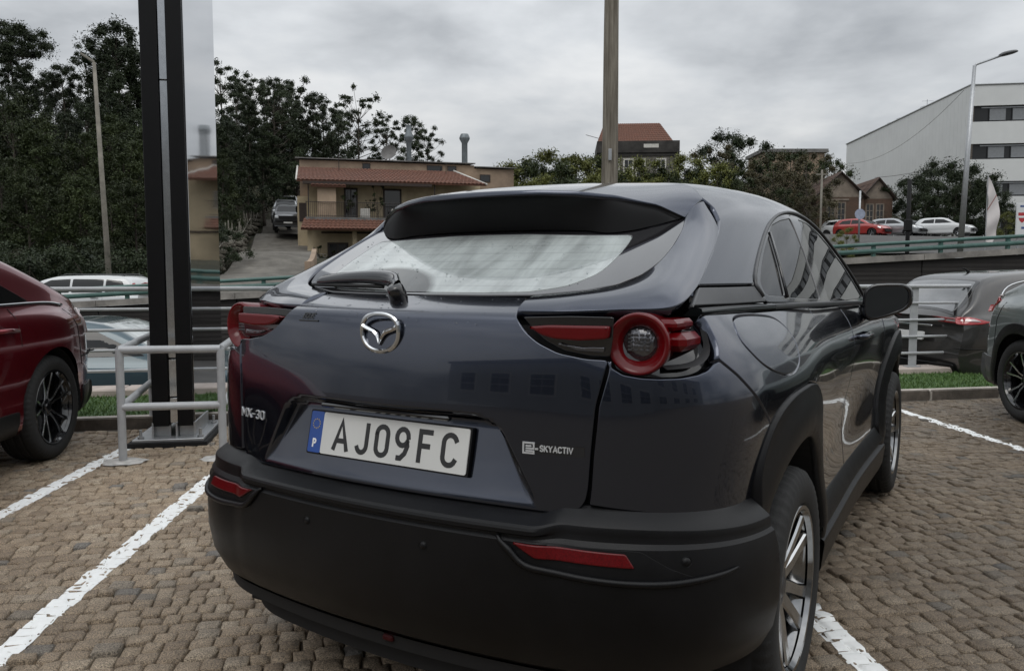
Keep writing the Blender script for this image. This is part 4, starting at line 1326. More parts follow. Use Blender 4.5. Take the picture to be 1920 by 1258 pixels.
# template: rounded top of 4x4 points over a skirt
def sett(w, h, r):
    u = np.array([-1, -.80, .80, 1.0])*1.0
    gx, gy = np.meshgrid(u, u, indexing='ij')
    x = gx*(w/2-.0020); y = gy*(h/2-.0020)
    cor = (np.abs(gx) > .9) & (np.abs(gy) > .9)
    x = np.where(cor, x*.94, x); y = np.where(cor, y*.94, y)
    sk = r.normal(0, .05, 2); x = x+y*sk[0]; y = y+x*sk[1]
    x = x+r.normal(0, .0024, x.shape); y = y+r.normal(0, .0024, y.shape)
    edge = np.maximum(np.abs(gx), np.abs(gy)) > .9
    z = np.where(edge, -.0062, .0)+r.normal(0, .0017, x.shape)
    z = np.where(cor, z-.004, z)
    tx, ty_ = r.normal(0, .034, 2)
    z = z+x*tx+y*ty_
    V = np.stack([x, y, z], -1).reshape(-1, 3)
    F = []
    for i in range(3):
        for j in range(3): F.append((i*4+j, (i+1)*4+j, (i+1)*4+j+1, i*4+j+1))
    ring = [0, 4, 8, 12, 13, 14, 15, 11, 7, 3, 2, 1]
    b = V[ring].copy(); b[:, 2] = -.045; b[:, :2] *= .96
    V = np.concatenate([V, b])
    for i in range(12):
        j = (i+1) % 12; F.append((ring[j], ring[i], 16+i, 16+j))
    return V, F
NV = 26
temps = [sett(.0775, row_h, rng) for _ in range(NV)]
SF = np.array(temps[0][1])
car_c = np.array([-.37, 1.964]); fwd = np.array([math.sin(R(30.9)), math.cos(R(30.9))]); rgt = np.array([fwd[1], -fwd[0]])
lc = (stones[:, :2]-car_c); ly = lc@fwd; lx = lc@rgt
under = (np.abs(lx) < .78) & (ly > .25) & (ly < 4.2)
pxs = 960+1500*stones[:, 0]/stones[:, 1]; pys = 514+1865/stones[:, 1]
inview = (pxs > 5) & (pxs < 1915) & (pys < 1250) & ~under & ~((np.abs(lx) < .9) & (ly > -.1) & (ly < 4.3))
cand = np.where(inview)[0]
near = cand[np.argsort(stones[cand, 1])][:290]
is_near = np.zeros(ns, bool); is_near[near] = True
Vall, tone = [], rng.random(ns)
vid = rng.integers(0, NV, ns); dz = rng.normal(-.003, .0034, ns); da = rng.normal(0, .045, ns)
for i in range(ns):
    V = temps[vid[i]][0]
    ca, sa = math.cos(ang+da[i]), math.sin(ang+da[i])
    x = V[:, 0]*stones[i, 2]/.0775; y = V[:, 1]*stones[i, 3]/row_h
    Vall.append(np.stack([stones[i, 0]+x*ca-y*sa, stones[i, 1]+x*sa+y*ca, V[:, 2]+dz[i]], 1))
rest = np.where(~is_near)[0]
VV = np.concatenate([Vall[i] for i in rest]); nv = len(temps[0][0])
FF = (SF[None]+(np.arange(len(rest))*nv)[:, None, None]).reshape(-1, 4)
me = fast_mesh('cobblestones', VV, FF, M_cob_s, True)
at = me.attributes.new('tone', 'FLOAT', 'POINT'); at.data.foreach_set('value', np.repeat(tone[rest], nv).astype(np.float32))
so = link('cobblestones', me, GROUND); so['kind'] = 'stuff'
tm = []
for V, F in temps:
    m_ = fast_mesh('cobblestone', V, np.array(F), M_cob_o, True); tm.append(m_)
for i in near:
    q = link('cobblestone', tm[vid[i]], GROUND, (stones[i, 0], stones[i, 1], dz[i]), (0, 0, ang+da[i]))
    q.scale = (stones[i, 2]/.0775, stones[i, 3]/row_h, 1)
Vb = np.concatenate(Vall); Fb = (SF[None]+(np.arange(ns)*nv)[:, None, None]).reshape(-1, 4)
bvh = BVHTree.FromPolygons(Vb.tolist(), Fb.tolist())
# painted lines draped over the stones
tp = NT('line_paint'); _v = tp.pos()
wear = tp.noise(_v, 38, 5, .7)
tp.set(color=tp.mix(tp.ramp(wear, [(.28, .7), (.37, .08), (.6, 0)]), (.80, .81, .80), (.28, .25, .21)), rough=.6); tp.bump(tp.noise(_v, 260, 3), .5, .004)
M_line = tp.m
def parking_line(a, b, w, nm='parking_line'):
    a = np.array(a); b = np.array(b); L = np.linalg.norm(b-a); u = (b-a)/L; n = np.array([-u[1], u[0]])
    na, nb = int(L/.012), 13
    mb = MB(); P = np.zeros((na, nb, 3)); ok = np.ones((na, nb), bool)
    e0 = np.cumsum(rng.normal(0, .0003, na)); e0 -= np.linspace(0, e0[-1], na); e1 = np.cumsum(rng.normal(0, .0003, na)); e1 -= np.linspace(0, e1[-1], na)
    e0 += rng.normal(0, .0009, na); e1 += rng.normal(0, .0009, na)
    for i in range(na):
        for j in range(nb):
            t = j/(nb-1)
            q = a+u*L*i/(na-1)+n*((t-.5)*w+(1-t)*e0[i]+t*e1[i])
            h = bvh.ray_cast(Vector((q[0], q[1], .2)), Vector((0, 0, -1)))
            z = h[0].z if h[0] is not None else -.0185
            P[i, j] = (q[0], q[1], max(z, -.0135)+.0018)
            ok[i, j] = z > -.0150 or rng.random() < .95
    Z0 = P[..., 2].copy(); Zp = np.pad(Z0, 1, mode='edge'); mean = sum(Zp[a_:a_+na, b_:b_+nb] for a_ in range(3) for b_ in range(3))/9
    P[..., 2] = np.maximum(Z0, mean-.0035)
    f = []
    for i in range(na-1):
        for j in range(nb-1):
            if ok[i, j] or ok[i+1, j+1] or ok[i, j+1] or ok[i+1, j]: f.append((i*nb+j, (i+1)*nb+j, (i+1)*nb+j+1, i*nb+j+1))
    mb.add(P.reshape(-1, 3), f)
    tag(mb.build(nm, M_line, None, True), kind='structure')
parking_line((-1.625, 1.7), (-1.882, 5.45), .094)
parking_line((-2.50, 1.8), (-2.815, 6.28), .092)
parking_line((1.168, 1.6), (1.105, 3.10), .098)
parking_line((3.80, 2.5), (3.545, 7.72), .088)

# ------------------------------------------------------------------ kerb, artificial grass, ledge, railing
M_conc = plain('kerb_concrete', (.36, .33, .29), .8, var=.25, scale=5, bump=.3, bscale=60, coord='Object')
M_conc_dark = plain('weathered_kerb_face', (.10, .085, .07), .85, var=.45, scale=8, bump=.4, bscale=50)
M_ledge = plain('pinkish_concrete', (.42, .36, .32), .8, var=.2, scale=4, bump=.2)
rz_k = ang
KERB = empty('kerb', (0, 0, 0)); tag(KERB, kind='structure')
s = KS0
def kerb_mesh(L):
    mb = MB(); mb.mi = 0
    mb.box((0, .06, .035), (L-.008, .12, .115), bev=.012)
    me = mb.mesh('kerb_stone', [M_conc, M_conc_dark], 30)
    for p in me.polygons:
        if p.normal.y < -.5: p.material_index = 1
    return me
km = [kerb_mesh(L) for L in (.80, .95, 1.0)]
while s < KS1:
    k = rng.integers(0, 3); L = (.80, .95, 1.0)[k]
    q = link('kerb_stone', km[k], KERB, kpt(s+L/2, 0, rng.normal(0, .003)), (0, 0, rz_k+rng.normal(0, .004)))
    s += L
# grass strip
mb = MB(); mb.add([kpt(KS0, .12, .070), kpt(KS1, .12, .070), kpt(KS1, 1.22, .085), kpt(KS0, 1.22, .085)], [(0, 1, 2, 3)])
tg = NT('turf_backing'); _v = tg.pos(); tg.set(color=tg.ramp(tg.noise(_v, 60, 4), [(.3, (.018, .045, .010)), (.7, (.05, .11, .022))]), rough=.8)
q = mb.build('turf_bed', tg.m); tag(q, kind='structure')
n = 34000
ss = rng.uniform(-4.5, 11.5, n); oo = rng.uniform(.125, 1.21, n)
bx_ = KA[None]+KU*ss[:, None]+KN*oo[:, None]
an = rng.uniform(0, 6.283, n); hh = rng.uniform(.018, .040, n); wd = rng.uniform(.0035, .007, n); le = rng.normal(0, .014, (n, 2))
zz_ = .070+.015*oo/1.2
V = np.zeros((n, 3, 3)); V[:, 0, :2] = bx_-np.c_[np.cos(an), np.sin(an)]*wd[:, None]; V[:, 1, :2] = bx_+np.c_[np.cos(an), np.sin(an)]*wd[:, None]; V[:, 2, :2] = bx_+le
V[:, 0, 2] = V[:, 1, 2] = zz_; V[:, 2, 2] = zz_+hh
tb = NT('artificial_grass'); _v = tb.pos()
tb.set(color=tb.mix(tb.noise(_v, 2.5, 4), tb.ramp(tb.noise(_v, 140, 2), [(.35, (.030, .078, .013)), (.65, (.085, .185, .036))]), (.085, .135, .03)), rough=.6)
me = fast_mesh('grass', V.reshape(-1, 3), np.arange(3*n).reshape(-1, 3), tb.m)
tag(link('grass', me), kind='stuff')
LEDGE = empty('ledge', (0, 0, 0)); tag(LEDGE, kind='structure')
s = KS0
mb = MB(); mb.box((0, 0, -.36), (1.995, .34, 1.02), bev=.012); lm = mb.mesh('ledge_slab', M_ledge, 30)
while s < KS1:
    link('ledge_slab', lm, LEDGE, kpt(s+1, 1.39, 0), (0, 0, rz_k)); s += 2
M_galv = plain('galvanised_steel', (.40, .41, .42), .42, metal=.75, var=.12, scale=14)
M_galv_paint = plain('grey_painted_steel', (.36, .37, .38), .38, var=.10, scale=10, coat=.2)
RAIL = empty('railing', kpt(0, 1.36, .15), 0, 'silver five-bar railing on the concrete ledge behind the grass strip', 'railing')
def to_l(p, o): return (p[0]-o.location[0], p[1]-o.location[1], p[2]-o.location[2])
for k, z in enumerate((.314, .51, .706, .905, 1.10)):
    r = .024 if k == 4 else .016
    MB().tube([to_l(kpt(x, 1.36, z), RAIL) for x in np.linspace(KS0, KS1, 12)], r, 10).build('rail', M_galv_paint, RAIL, True)
def sproj(px, o):                                  # distance along the kerb where a line of sight meets offset o
    t = (px-960)/1500
    # (KA+KU s+KN o): x - t*y = 0
    b = KA+KN*o
    return -(b[0]-t*b[1])/(KU[0]-t*KU[1])
s1, s2 = sproj(1716, 1.36), sproj(1858, 1.36)
posts = [s1-7.9, s1-5.9-.12, s1-3.9, s1-1.95, s1, s1+1.95, s1+3.9]
for s in posts:
    mb = MB(); c = to_l(kpt(s, 1.375, .62), RAIL); mb.box(c, (.105, .014, .95), rz=rz_k, bev=.003)
    mb.box(to_l(kpt(s, 1.375, .156), RAIL), (.17, .10, .010), rz=rz_k); mb.build('post', M_galv_paint, RAIL)
mb = MB(); mb.box(to_l(kpt(s2, 1.385, .62), RAIL), (.10, .012, .95), rz=rz_k, bev=.003); mb.build('post', M_galv_paint, RAIL)
mb = MB(); mb.tube([to_l(kpt(s2-.35, 1.42, 1.08), RAIL), to_l(kpt(s2, 1.42, .80), RAIL)], .022, 6); mb.build('brace', M_galv_paint, RAIL)

# ------------------------------------------------------------------ street below, retaining wall, ramp road
M_asph = plain('asphalt', (.060, .058, .055), .8, var=.3, scale=3, bump=.4, bscale=140, coord='Object')
mb = MB()
st = [(-30, 1), (-14, 1), (14, 1), (34, 1)]
def street_z(x): return float(np.interp(x, [-9, 9], [-.72, -.30]))
def kx(s, o): p = KA+KU*s+KN*o; return p
g = []
for s in np.linspace(KS0-6, KS1+8, 12):
    a = kx(s, 1.55); row = []
    for y in (0, .25, .5, .75, 1):
        b = np.array([a[0], 17.9]); q = a*(1-y)+b*y
        row.append((q[0], q[1], street_z(q[0])))
    g.append(row)
mb.grid(np.array(g), flip=True); q = mb.build('street', M_asph); tag(q, kind='structure')
WA, WB = np.array([-24.0, 17.2]), np.array([30.0, 17.9])
def wall_at(px, py):
    t = (px-960)/1500; d = 17.2+.7*((t*17.5+24)/54); return t*d, d, 1.243+(514-py)*d/1500
x0, _, zb0 = wall_at(200, 574); x1, _, zb1 = wall_at(1920, 477)
def wz(x): return zb0+(zb1-zb0)*(x-x0)/(x1-x0)
def wy(x): return 17.2+.7*(x+24)/54
tw = NT('sooty_retaining_wall'); _v = tw.pos()
wv = tw.n('ShaderNodeTexWave', wave_type='BANDS', bands_direction='Z'); wv.inputs['Scale'].default_value = 3.2; wv.inputs['Distortion'].default_value = .25; wv.inputs['Detail'].default_value = 3; tw.l(_v, wv.inputs['Vector'])
stn = tw.noise(tw.mapping(_v, (1.4, 1, .25)), 1.0, 5, .65)
tw.set(color=tw.mix(stn, (.008, .007, .0065), (.034, .030, .027)), rough=.85); tw.bump(wv.outputs['Fac'], .25, .03)
WALL = empty('retaining_wall', (0, 17.4, 0), 0, 'sooty dark board-marked retaining wall carrying the ramp road across the scene', 'wall')
def wl_(p): return (p[0], p[1]-17.4, p[2])
M_coping = plain('stained_coping', (.22, .205, .185), .8, var=.5, scale=2.2, bump=.3)
xs_w = np.arange(-24, 30.1, 3.0)
for a, b in zip(xs_w[:-1], xs_w[1:]):
    mb = MB()
    lift = 0
    h0, h1 = wz(a), wz(b)
    nb_ = 9
    for k in range(nb_):                              # boards of the formwork: each course stands a little differently
        off = rng.uniform(-.005, .005)
        f0, f1 = k/nb_, (k+1)/nb_
        lo = -1.0
        v = [(a+.012, wy(a)+off, lo+(h0-lo)*f0+.003), (b-.012, wy(b)+off, lo+(h1-lo)*f0+.003), (b-.012, wy(b)+off, lo+(h1-lo)*f1-.003), (a+.012, wy(a)+off, lo+(h0-lo)*f1-.003)]
        v2 = [(p[0], p[1]+.25, p[2]) for p in v]
        mb.add([wl_(p) for p in v+v2], [(0, 1, 2, 3), (1, 0, 4, 5), (3, 2, 6, 7), (0, 3, 7, 4), (2, 1, 5, 6), (7, 6, 5, 4)])
    mb.build('wall_panel', tw.m, WALL)
    mb = MB()
    for (z0, z1, y0, y1) in ((0.005, .135, -.10, .32),):
        v = [(a+.006, wy(a)+y0, h0+z0), (b-.006, wy(b)+y0, h1+z0), (b-.006, wy(b)+y1, h1+z0), (a+.006, wy(a)+y1, h0+z0)]
        v += [(p[0], p[1], p[2]+z1-z0) for p in v]
        mb.add([wl_(p) for p in v], [(3, 2, 1, 0), (4, 5, 6, 7), (0, 1, 5, 4), (1, 2, 6, 5), (2, 3, 7, 6), (3, 0, 4, 7)])
    mb.build('coping', M_coping, WALL)
M_green = plain('green_enamel', (.045, .105, .090), .45, var=.2, scale=6)
GR = empty('guard_rail', (0, 17.4, 0), 0, 'green double-pipe guard rail on the coping of the dark retaining wall', 'guard rail')
for dz_, r in ((.40, .040), (.255, .052)):
    MB().tube([wl_((x, wy(x)+.02, wz(x)+dz_)) for x in (-24, -12, 0, 15, 30)], r, 8).build('rail', M_green, GR, True)
xp = wall_at(1636.5, 500)[0]
k0 = -20
while xp+k0*1.485 < 29.5:
    x = xp+k0*1.485; k0 += 1
    if x < -23.5: continue
    mb = MB(); mb.box(wl_((x, wy(x)+.06, wz(x)+.26)), (.075, .09, .30), bev=.01); mb.build('post', M_green, GR)

# ------------------------------------------------------------------ terrain behind
TP = np.array([(-24, 18, -.45), (-14, 18, -.35), (0, 18, .15), (14, 18, .75), (30, 18, 1.3), (-30, 26, -.3), (-14, 26, -.25), (0, 26, .3), (14, 26, 1.0), (28, 26, 1.7),
 (-10.2, 33, .95), (-12.8, 43, 2.2), (-15.6, 54, 3.7), (-17.5, 64, 5.2), (-19, 76, 7.2), (-19, 38, 2.3), (-25, 45, 4.4), (-18, 46, 3.5), (-30, 36, 2.6), (-35, 60, 10), (-24, 65, 8.6), (-28, 85, 13), (-45, 50, 8), (-60, 80, 18), (-60, 40, 6), (-40, 110, 22),
 (-9, 45, 1.75), (-3, 47, 1.8), (0, 52, 2.2), (-9, 58, 2.8), (-6, 80, 6), (-5, 110, 11), (5, 36, 1.8), (6, 60, 4.5), (10, 80, 9), (12, 92, 12.5), (4, 92, 11), (20, 85, 10.5), (16, 34, 2.0), (20, 42, 2.9), (26, 44, 3.1), (26, 62, 3.9), (36, 62, 3.9), (20, 56, 3.8), (26, 72, 4.6), (40, 75, 4.4), (60, 60, 4), (34, 50, 3.4), (60, 30, 2), (30, 110, 13), (70, 120, 12), (-90, 120, 28), (0, 160, 16), (90, 90, 6), (-100, 40, 10)])
def terr(x, y):
    x = np.asarray(x, float); y = np.asarray(y, float)
    d2 = (x[..., None]-TP[:, 0])**2+(y[..., None]-TP[:, 1])**2
    w = 1/(d2+6)**1.7
    return (w*TP[:, 2]).sum(-1)/w.sum(-1)
def tz(x, y): return float(terr(np.array(x), np.array(y)))
gx = np.concatenate([np.linspace(-220, -60, 12)[:-1], np.linspace(-60, 60, 110), np.linspace(60, 220, 12)[1:]])
gy_ = np.concatenate([np.linspace(23.5, 100, 80), np.linspace(100, 420, 16)[1:]])
X, Y = np.meshgrid(gx, gy_, indexing='ij')
Z = terr(X, Y)+.08*np.sin(X*1.7+Y*.9)*np.sin(Y*1.3)
_dc = cr(np.array([(-9.9, 24.2), (-10.1, 30), (-10.9, 36), (-12.6, 44), (-15.2, 54), (-17.0, 62), (-18.6, 72)]), 90)
_dd = np.hypot(X[..., None]-_dc[:, 0], Y[..., None]-_dc[:, 1]); _k = _dd.argmin(-1); _dz = np.maximum(terr(_dc[:, 0], _dc[:, 1]), .15)[_k]
Z = np.where(_dd.min(-1) < 3.3, np.minimum(Z, _dz+.02), Z)
tt = NT('hillside_soil'); _v = tt.pos()
tt.set(color=tt.ramp(tt.noise(_v, .8, 7, .7), [(.3, (.020, .018, .010)), (.5, (.038, .038, .018)), (.7, (.075, .062, .035))]), rough=.95); tt.bump(tt.noise(_v, 3, 6, .7), 1, .3)
mb = MB(); mb.grid(np.stack([X, Y, Z], -1)); q = mb.build('hillside', tt.m, None, True); tag(q, kind='structure')
# ramp road on top of the wall
mb = MB(); g = []
for x in np.linspace(-60, 60, 41):
    z = wz(x)-.62 if -24 < x < 30 else (wz(-24)-.62 if x < 0 else wz(30)-.62)
    g.append([(x, 17.55+.5*(x+24)/54, z), (x, 24.2, z+.03)])
mb.grid(np.array(g)); q = mb.build('ramp_road', M_asph); tag(q, kind='structure')
def road_z(x): return wz(x)-.60
# driveway up to the house
tc = NT('worn_concrete_drive'); _v = tc.pos()
tc.set(color=tc.ramp(tc.noise(_v, 1.1, 7, .65), [(.3, (.07, .062, .052)), (.55, (.125, .115, .098)), (.75, (.19, .175, .15))]), rough=.85); tc.bump(tc.noise(_v, 9, 5), .5, .05)
DC = np.array([(-9.9, 24.2), (-10.1, 30), (-10.9, 36), (-12.6, 44), (-15.2, 54), (-17.0, 62), (-18.6, 72)])
dcl = cr(DC, 50)
mb = MB(); g = []
for i, p in enumerate(dcl):
    w = 1.75
    t = dcl[min(i+1, 49)]-dcl[max(i-1, 0)]; t /= np.linalg.norm(t); n_ = np.array([t[1], -t[0]])
    zc_ = max(tz(*p), .15)+.24
    g.append([(p[0]+n_[0]*q, p[1]+n_[1]*q, zc_-.02*abs(q)) for q in (-w-.4, -w, 0, w, w+.4)])
    g[-1][0] = (g[-1][0][0], g[-1][0][1], zc_-.7); g[-1][-1] = (g[-1][-1][0], g[-1][-1][1], zc_-.7)
mb.grid(np.array(g), flip=True); DRV = mb.build('driveway', tc.m, None, 40); tag(DRV, kind='structure')
def dz_at(i): return max(tz(*dcl[i]), .15)+.24
# car park up on the right
g = []
for x in np.linspace(13, 46, 24):
    g.append([(x, y, tz(x, y)+.12+(.0)) for y in np.linspace(33, 68, 20)])
mb = MB(); mb.grid(np.array(g)); q = mb.build('car_park', M_asph, None, True); tag(q, kind='structure')
# ------------------------------------------------------------------ totem sign pillar with its guard cage
M_black_panel = plain('black_sign_panel', (.003, .003, .0035), .42, var=.1, spec=.22)
M_mirror_panel = NT('polished_steel_panel'); _v = M_mirror_panel.coord()
M_mirror_panel.set(color=(.50, .51, .53), metal=1, rough=.045); M_mirror_panel.bump(M_mirror_panel.noise(_v, .9, 2), .10, .02); M_mirror_panel = M_mirror_panel.m
TOT = empty('sign_pillar', (-2.49, 5.83, 0), 0, 'tall black totem sign pillar with a silver centre strip and mirror-polished side', 'sign pillar')
a = R(-4.0)                                              # the pillar runs back along the parking lines
ux = np.array([math.cos(a*-0), 0]); dirv = np.array([-.19, 1.0]); dirv /= np.linalg.norm(dirv); nrm_ = np.array([dirv[1], -dirv[0]])
def tb_(mb, x0, x1, y0, y1, z0, z1, bev=0):
    """box in the pillar's frame: x across (right +), y back along the pillar"""
    c = nrm_*(x0+x1)/2+dirv*(y0+y1)/2
    mb.box((c[0], c[1], (z0+z1)/2), (x1-x0, y1-y0, z1-z0), rz=math.atan2(nrm_[1], nrm_[0]), bev=bev); return mb
HT = 6.2
tb_(MB(), -.145, -.030, -.02, 1.2, .13, HT, .004).build('black_flank', M_black_panel, TOT)
tb_(MB(), .030, .138, -.02, .012, .13, HT, .003).build('black_flank', M_black_panel, TOT)
tb_(MB(), .030, .145, .014, 1.26, .145, HT, .002).build('mirror_panel', M_mirror_panel, TOT)
for z0, z1 in ((.15, .335), (.345, .62), (.632, 2.62), (2.628, HT)):
    tb_(MB(), -.026, .026, .004, .03, z0, z1, .002).build('silver_strip', M_alloy, TOT)
tb_(MB(), -.029, .029, .03, 1.2, .15, HT).build('core', M_dark, TOT)
mb = MB(); tb_(mb, -.27, .22, -.10, .66, .030, .050, .003); mb.build('base_plate', M_galv, TOT, 30)
mb = MB()
for x in (-.145, .02, .145): tb_(mb, x-.006, x+.006, -.02, .50, .050, .155)
tb_(mb, -.14, -.03, .03, .045, .05, .155); tb_(mb, .03, .14, .03, .045, .05, .155); mb.build('base_bracket', M_galv, TOT)
for x, y in ((-.22, -.05), (.19, -.05), (-.22, .5), (.19, .5)):
    c = nrm_*x+dirv*y
    mb = MB(); mb.tube([(c[0], c[1], .05), (c[0], c[1], .115)], .011, 8); mb.tube([(c[0], c[1], .05), (c[0], c[1], .066)], .022, 6); mb.build('anchor_bolt', M_galv, TOT, 30)
mb = MB(); tb_(mb, -.30, .25, -.13, .63, -.02, .031, .004); mb.build('plinth', M_dark, TOT)
M_grout = plain('pale_grout', (.42, .41, .39), .9, var=.3, scale=20, bump=.4)
CG = empty('guard_cage', (-2.43, 5.9, 0), 0, 'grey tubular guard cage standing round the foot of the totem sign', 'guard cage')
cp = [(-2.585, 5.24), (-1.955, 5.34), (-2.275, 6.66), (-2.95, 6.50)]
cl_ = lambda p, z: (p[0]+2.43, p[1]-5.9, z)
for p in cp:
    MB().tube([cl_(p, .004), cl_(p, .745)], .0265, 14).build('cage_post', M_galv_paint, CG, 40)
for z in (.745, .366):
    for i in range(4):
        if i == 2: continue
        q0, q1 = np.array(cp[i]), np.array(cp[(i+1) % 4])
        mb = MB(); mb.tube([cl_(q0, z), cl_(q1, z)], .0262, 14); mb.build('cage_bar', M_galv_paint, CG, 40)
# mortar smears where the posts were set
for p in cp[:2]:
    mb = MB(); k = 26; th = np.arange(k)*2*np.pi/k; rr = .10+.035*rng.random(k)
    ring = np.stack([p[0]+2.43+rr*np.cos(th)*1.25, p[1]-5.9+rr*np.sin(th), np.full(k, .0015)], 1)
    inn_ = np.stack([p[0]+2.43+.045*np.cos(th), p[1]-5.9+.045*np.sin(th), np.full(k, .012)], 1)
    mb.grid(np.stack([ring, inn_], 1), closed_u=True); mb.add(inn_, [tuple(range(k))]); mb.build('mortar_footing', M_grout, CG, True)

# ------------------------------------------------------------------ poles and lamps
M_pole = plain('weathered_pole', (.20, .185, .155), .85, var=.35, scale=3, bump=.4, bscale=18)
def wood_mat():
    t = NT('old_wooden_pole'); v = t.coord()
    g = t.noise(t.mapping(v, (14, 14, .8)), 1.6, 6, .65, .4)
    t.set(color=t.ramp(g, [(.3, (.075, .062, .045)), (.5, (.17, .15, .12)), (.7, (.27, .245, .20))]), rough=.88); t.bump(g, .7, .02); return t.m
PX = (1139-960)/1500*13.0
WP = empty('utility_pole', (PX, 13.0, street_z(PX)), 0, 'thick weathered wooden utility pole rising straight behind the car roof', 'pole')
z0 = street_z(PX)
mb = MB(); k = 40; zs = np.linspace(0, 8.5, k)
v = []
for i, z in enumerate(zs):
    th = np.arange(20)*2*np.pi/20
    r = .148-.0058*z+.003*np.sin(th*3+z*2)+.002*np.sin(th*7+z*.6)
    v.append(np.stack([r*np.cos(th)+.004*z, r*np.sin(th), np.full(20, z)], 1))
g = np.array(v); g = np.concatenate([g, g[:, :1]], 1); mb.grid(g, flip=True); mb.build('shaft', wood_mat(), WP, True)
mb = MB(); mb.box((.0, -.155, 3.6), (.05, .03, .18), bev=.004); mb.build('pole_bracket', M_galv, WP)
def lamp_post(name, px_b, px_t, py_t, d, zb, tip_px, tip_py, label, mat, r0=.085, head=True, shaft_n=10):
    xb = (px_b-960)/1500*d; zt = 1.243+(514-py_t)*d/1500; xt = (px_t-960)/1500*d
    o = empty(name, (xb, d, zb), 0, label, 'street lamp', 'street lamps')
    H_ = zt-zb
    MB().tube([(0, 0, 0), ((xt-xb)*.5, 0, H_*.5), (xt-xb, 0, H_)], [r0, r0*.8, r0*.55], 12).build('lamp_shaft', mat, o, True)
    MB().tube([(0, 0, 0), (0, 0, .25)], [r0*1.8, r0*1.15], 12).build('lamp_base', mat, o, 40)
    xe = (tip_px-960)/1500*d-xb; ze = 1.243+(514-tip_py)*d/1500-zb
    MB().tube([(xt-xb, 0, H_-.08), (xt-xb+(xe-(xt-xb))*.06, 0, H_+.12*(ze-H_)), (xe, -.1, ze)], [r0*.5, r0*.45, r0*.35], 8).build('lamp_arm', mat, o, True)
    if head:
        s = 1 if xe > xt-xb else -1
        L = .62; mbh = MB(); g = []
        for t in np.linspace(0, 1, 8):
            w = .10+.15*math.sin(math.pi*min(1, t*.55+.30)); h = .05+.06*math.sin(math.pi*(t*.7+.2))
            if t in (0., 1.): w *= .6; h *= .6
            th = np.arange(13)*2*np.pi/12
            g.append(np.stack([np.full(13, xe-s*.06+s*L*t), -.1+w*np.cos(th), ze+.22*t*L+h*np.sin(th)*np.where(np.sin(th) < 0, .45, 1)], 1))
        mbh.grid(np.array(g)); mbh.add(g[0][:-1], [tuple(range(12))]); mbh.add(g[-1][:-1], [tuple(range(12))]); mbh.build('lamp_head', M_satin, o, True)
    return o
lamp_post('street_lamp', 1795, 1808, 133, 30.0, tz(16.7, 30), 1853, 117, 'tall grey street lamp with a cobra head, in front of the white office block', M_galv, .11)
lamp_post('street_lamp', 209, 194, 128, 25.5, -.3, 173, 113, 'weathered concrete lamp post with a short arm, before the dark trees left', M_pole, .095, False)
# banner and panel by the far car park
d = 34.0; xb = (1842-960)/1500*d; zb = tz(xb, d)
BF = empty('banner_flag', (xb, d, zb), 0, 'white and red feather banner on a thin mast beside the dark bushes', 'banner')
zt = 1.243+(514-332)*d/1500-zb
MB().tube([(0, 0, 0), (0, 0, zt)], .022, 8).build('banner_mast', M_galv, BF)
tfl = NT('banner_cloth'); _v = tfl.coord(); _s = tfl.n('ShaderNodeSeparateXYZ'); tfl.l(_v, _s.inputs[0])
tfl.set(color=tfl.mix(tfl.ramp(tfl.math('SUBTRACT', tfl.math('MULTIPLY', _s.outputs[2], .55), _s.outputs[0]), [(.93, (0, 0, 0)), (.96, (1, 1, 1)), (1.22, (1, 1, 1)), (1.25, (0, 0, 0))]), (.62, .58, .57), (.34, .16, .15)), rough=.8)
rows = []
for t in np.linspace(0, 1, 26):
    z = zt-t*(zt-.9*1.0); z = zt-t*2.75
    w = .06+.42*min(1, t*3.2) if t < .9 else .42*(1-(t-.9)*4)
    rows.append([(.02+w*s_-.04*math.sin(t*9), .05*math.sin(t*14+s_*3), z-.10*s_) for s_ in np.linspace(0, 1, 6)])
rows2 = [[(x, y+.006, z) for x, y, z in r] for r in rows]
mb = MB(); mb.grid(np.array(rows)); mb.grid(np.array(rows2), flip=True); mb.build('banner_cloth', tfl.m, BF, True)
d = 33.0; xb = (1903-960)/1500*d
SB = empty('sign_board', (xb+.50, d, tz(xb, d)), 0, 'white board sign with a red shield emblem, at the right edge of frame', 'sign')
z1, z2 = 1.243+(514-446)*d/1500-tz(xb, d), 1.243+(514-383)*d/1500-tz(xb, d)
mb = MB(); mb.box((0, 0, (z1+z2)/2), (1.24, .08, z2-z1), bev=.01); mb.build('sign_face', plain('sign_white', (.66, .67, .68), .4, var=.04), SB)
for x in (-.5, .5): MB().tube([(x, .03, 0), (x, .03, z1+.1)], .04, 8).build('sign_leg', M_galv, SB)
def flat(mb, pts, y): mb.add([(a_, y, b_) for a_, b_ in pts], [tuple(range(len(pts)))])
zc_ = (z1+z2)/2+.12
mb = MB(); ex_ = -.40; sh = [(-.28, .24), (.28, .24), (.27, .0), (.18, -.17), (0, -.28), (-.18, -.17), (-.27, 0)]
flat(mb, [(ex_+a_*.6, zc_+b_*.8) for a_, b_ in sh], -.044); mb.build('emblem', plain('emblem_red', (.42, .035, .04), .4), SB)
mb = MB(); flat(mb, [(ex_-.17, zc_-.02), (ex_+.17, zc_-.02), (ex_+.17, zc_+.06), (ex_-.17, zc_+.06)], -.048); mb.build('emblem_band', M_white, SB)
mb = MB(); flat(mb, [(-.42, zc_-.47), (.42, zc_-.47), (.42, zc_-.38), (-.42, zc_-.38)], -.044); flat(mb, [(-.50, z2-.16), (.5, z2-.16), (.5, z2-.09), (-.5, z2-.09)], -.044); mb.build('printed_line', plain('sign_blue', (.05, .09, .25), .4), SB)
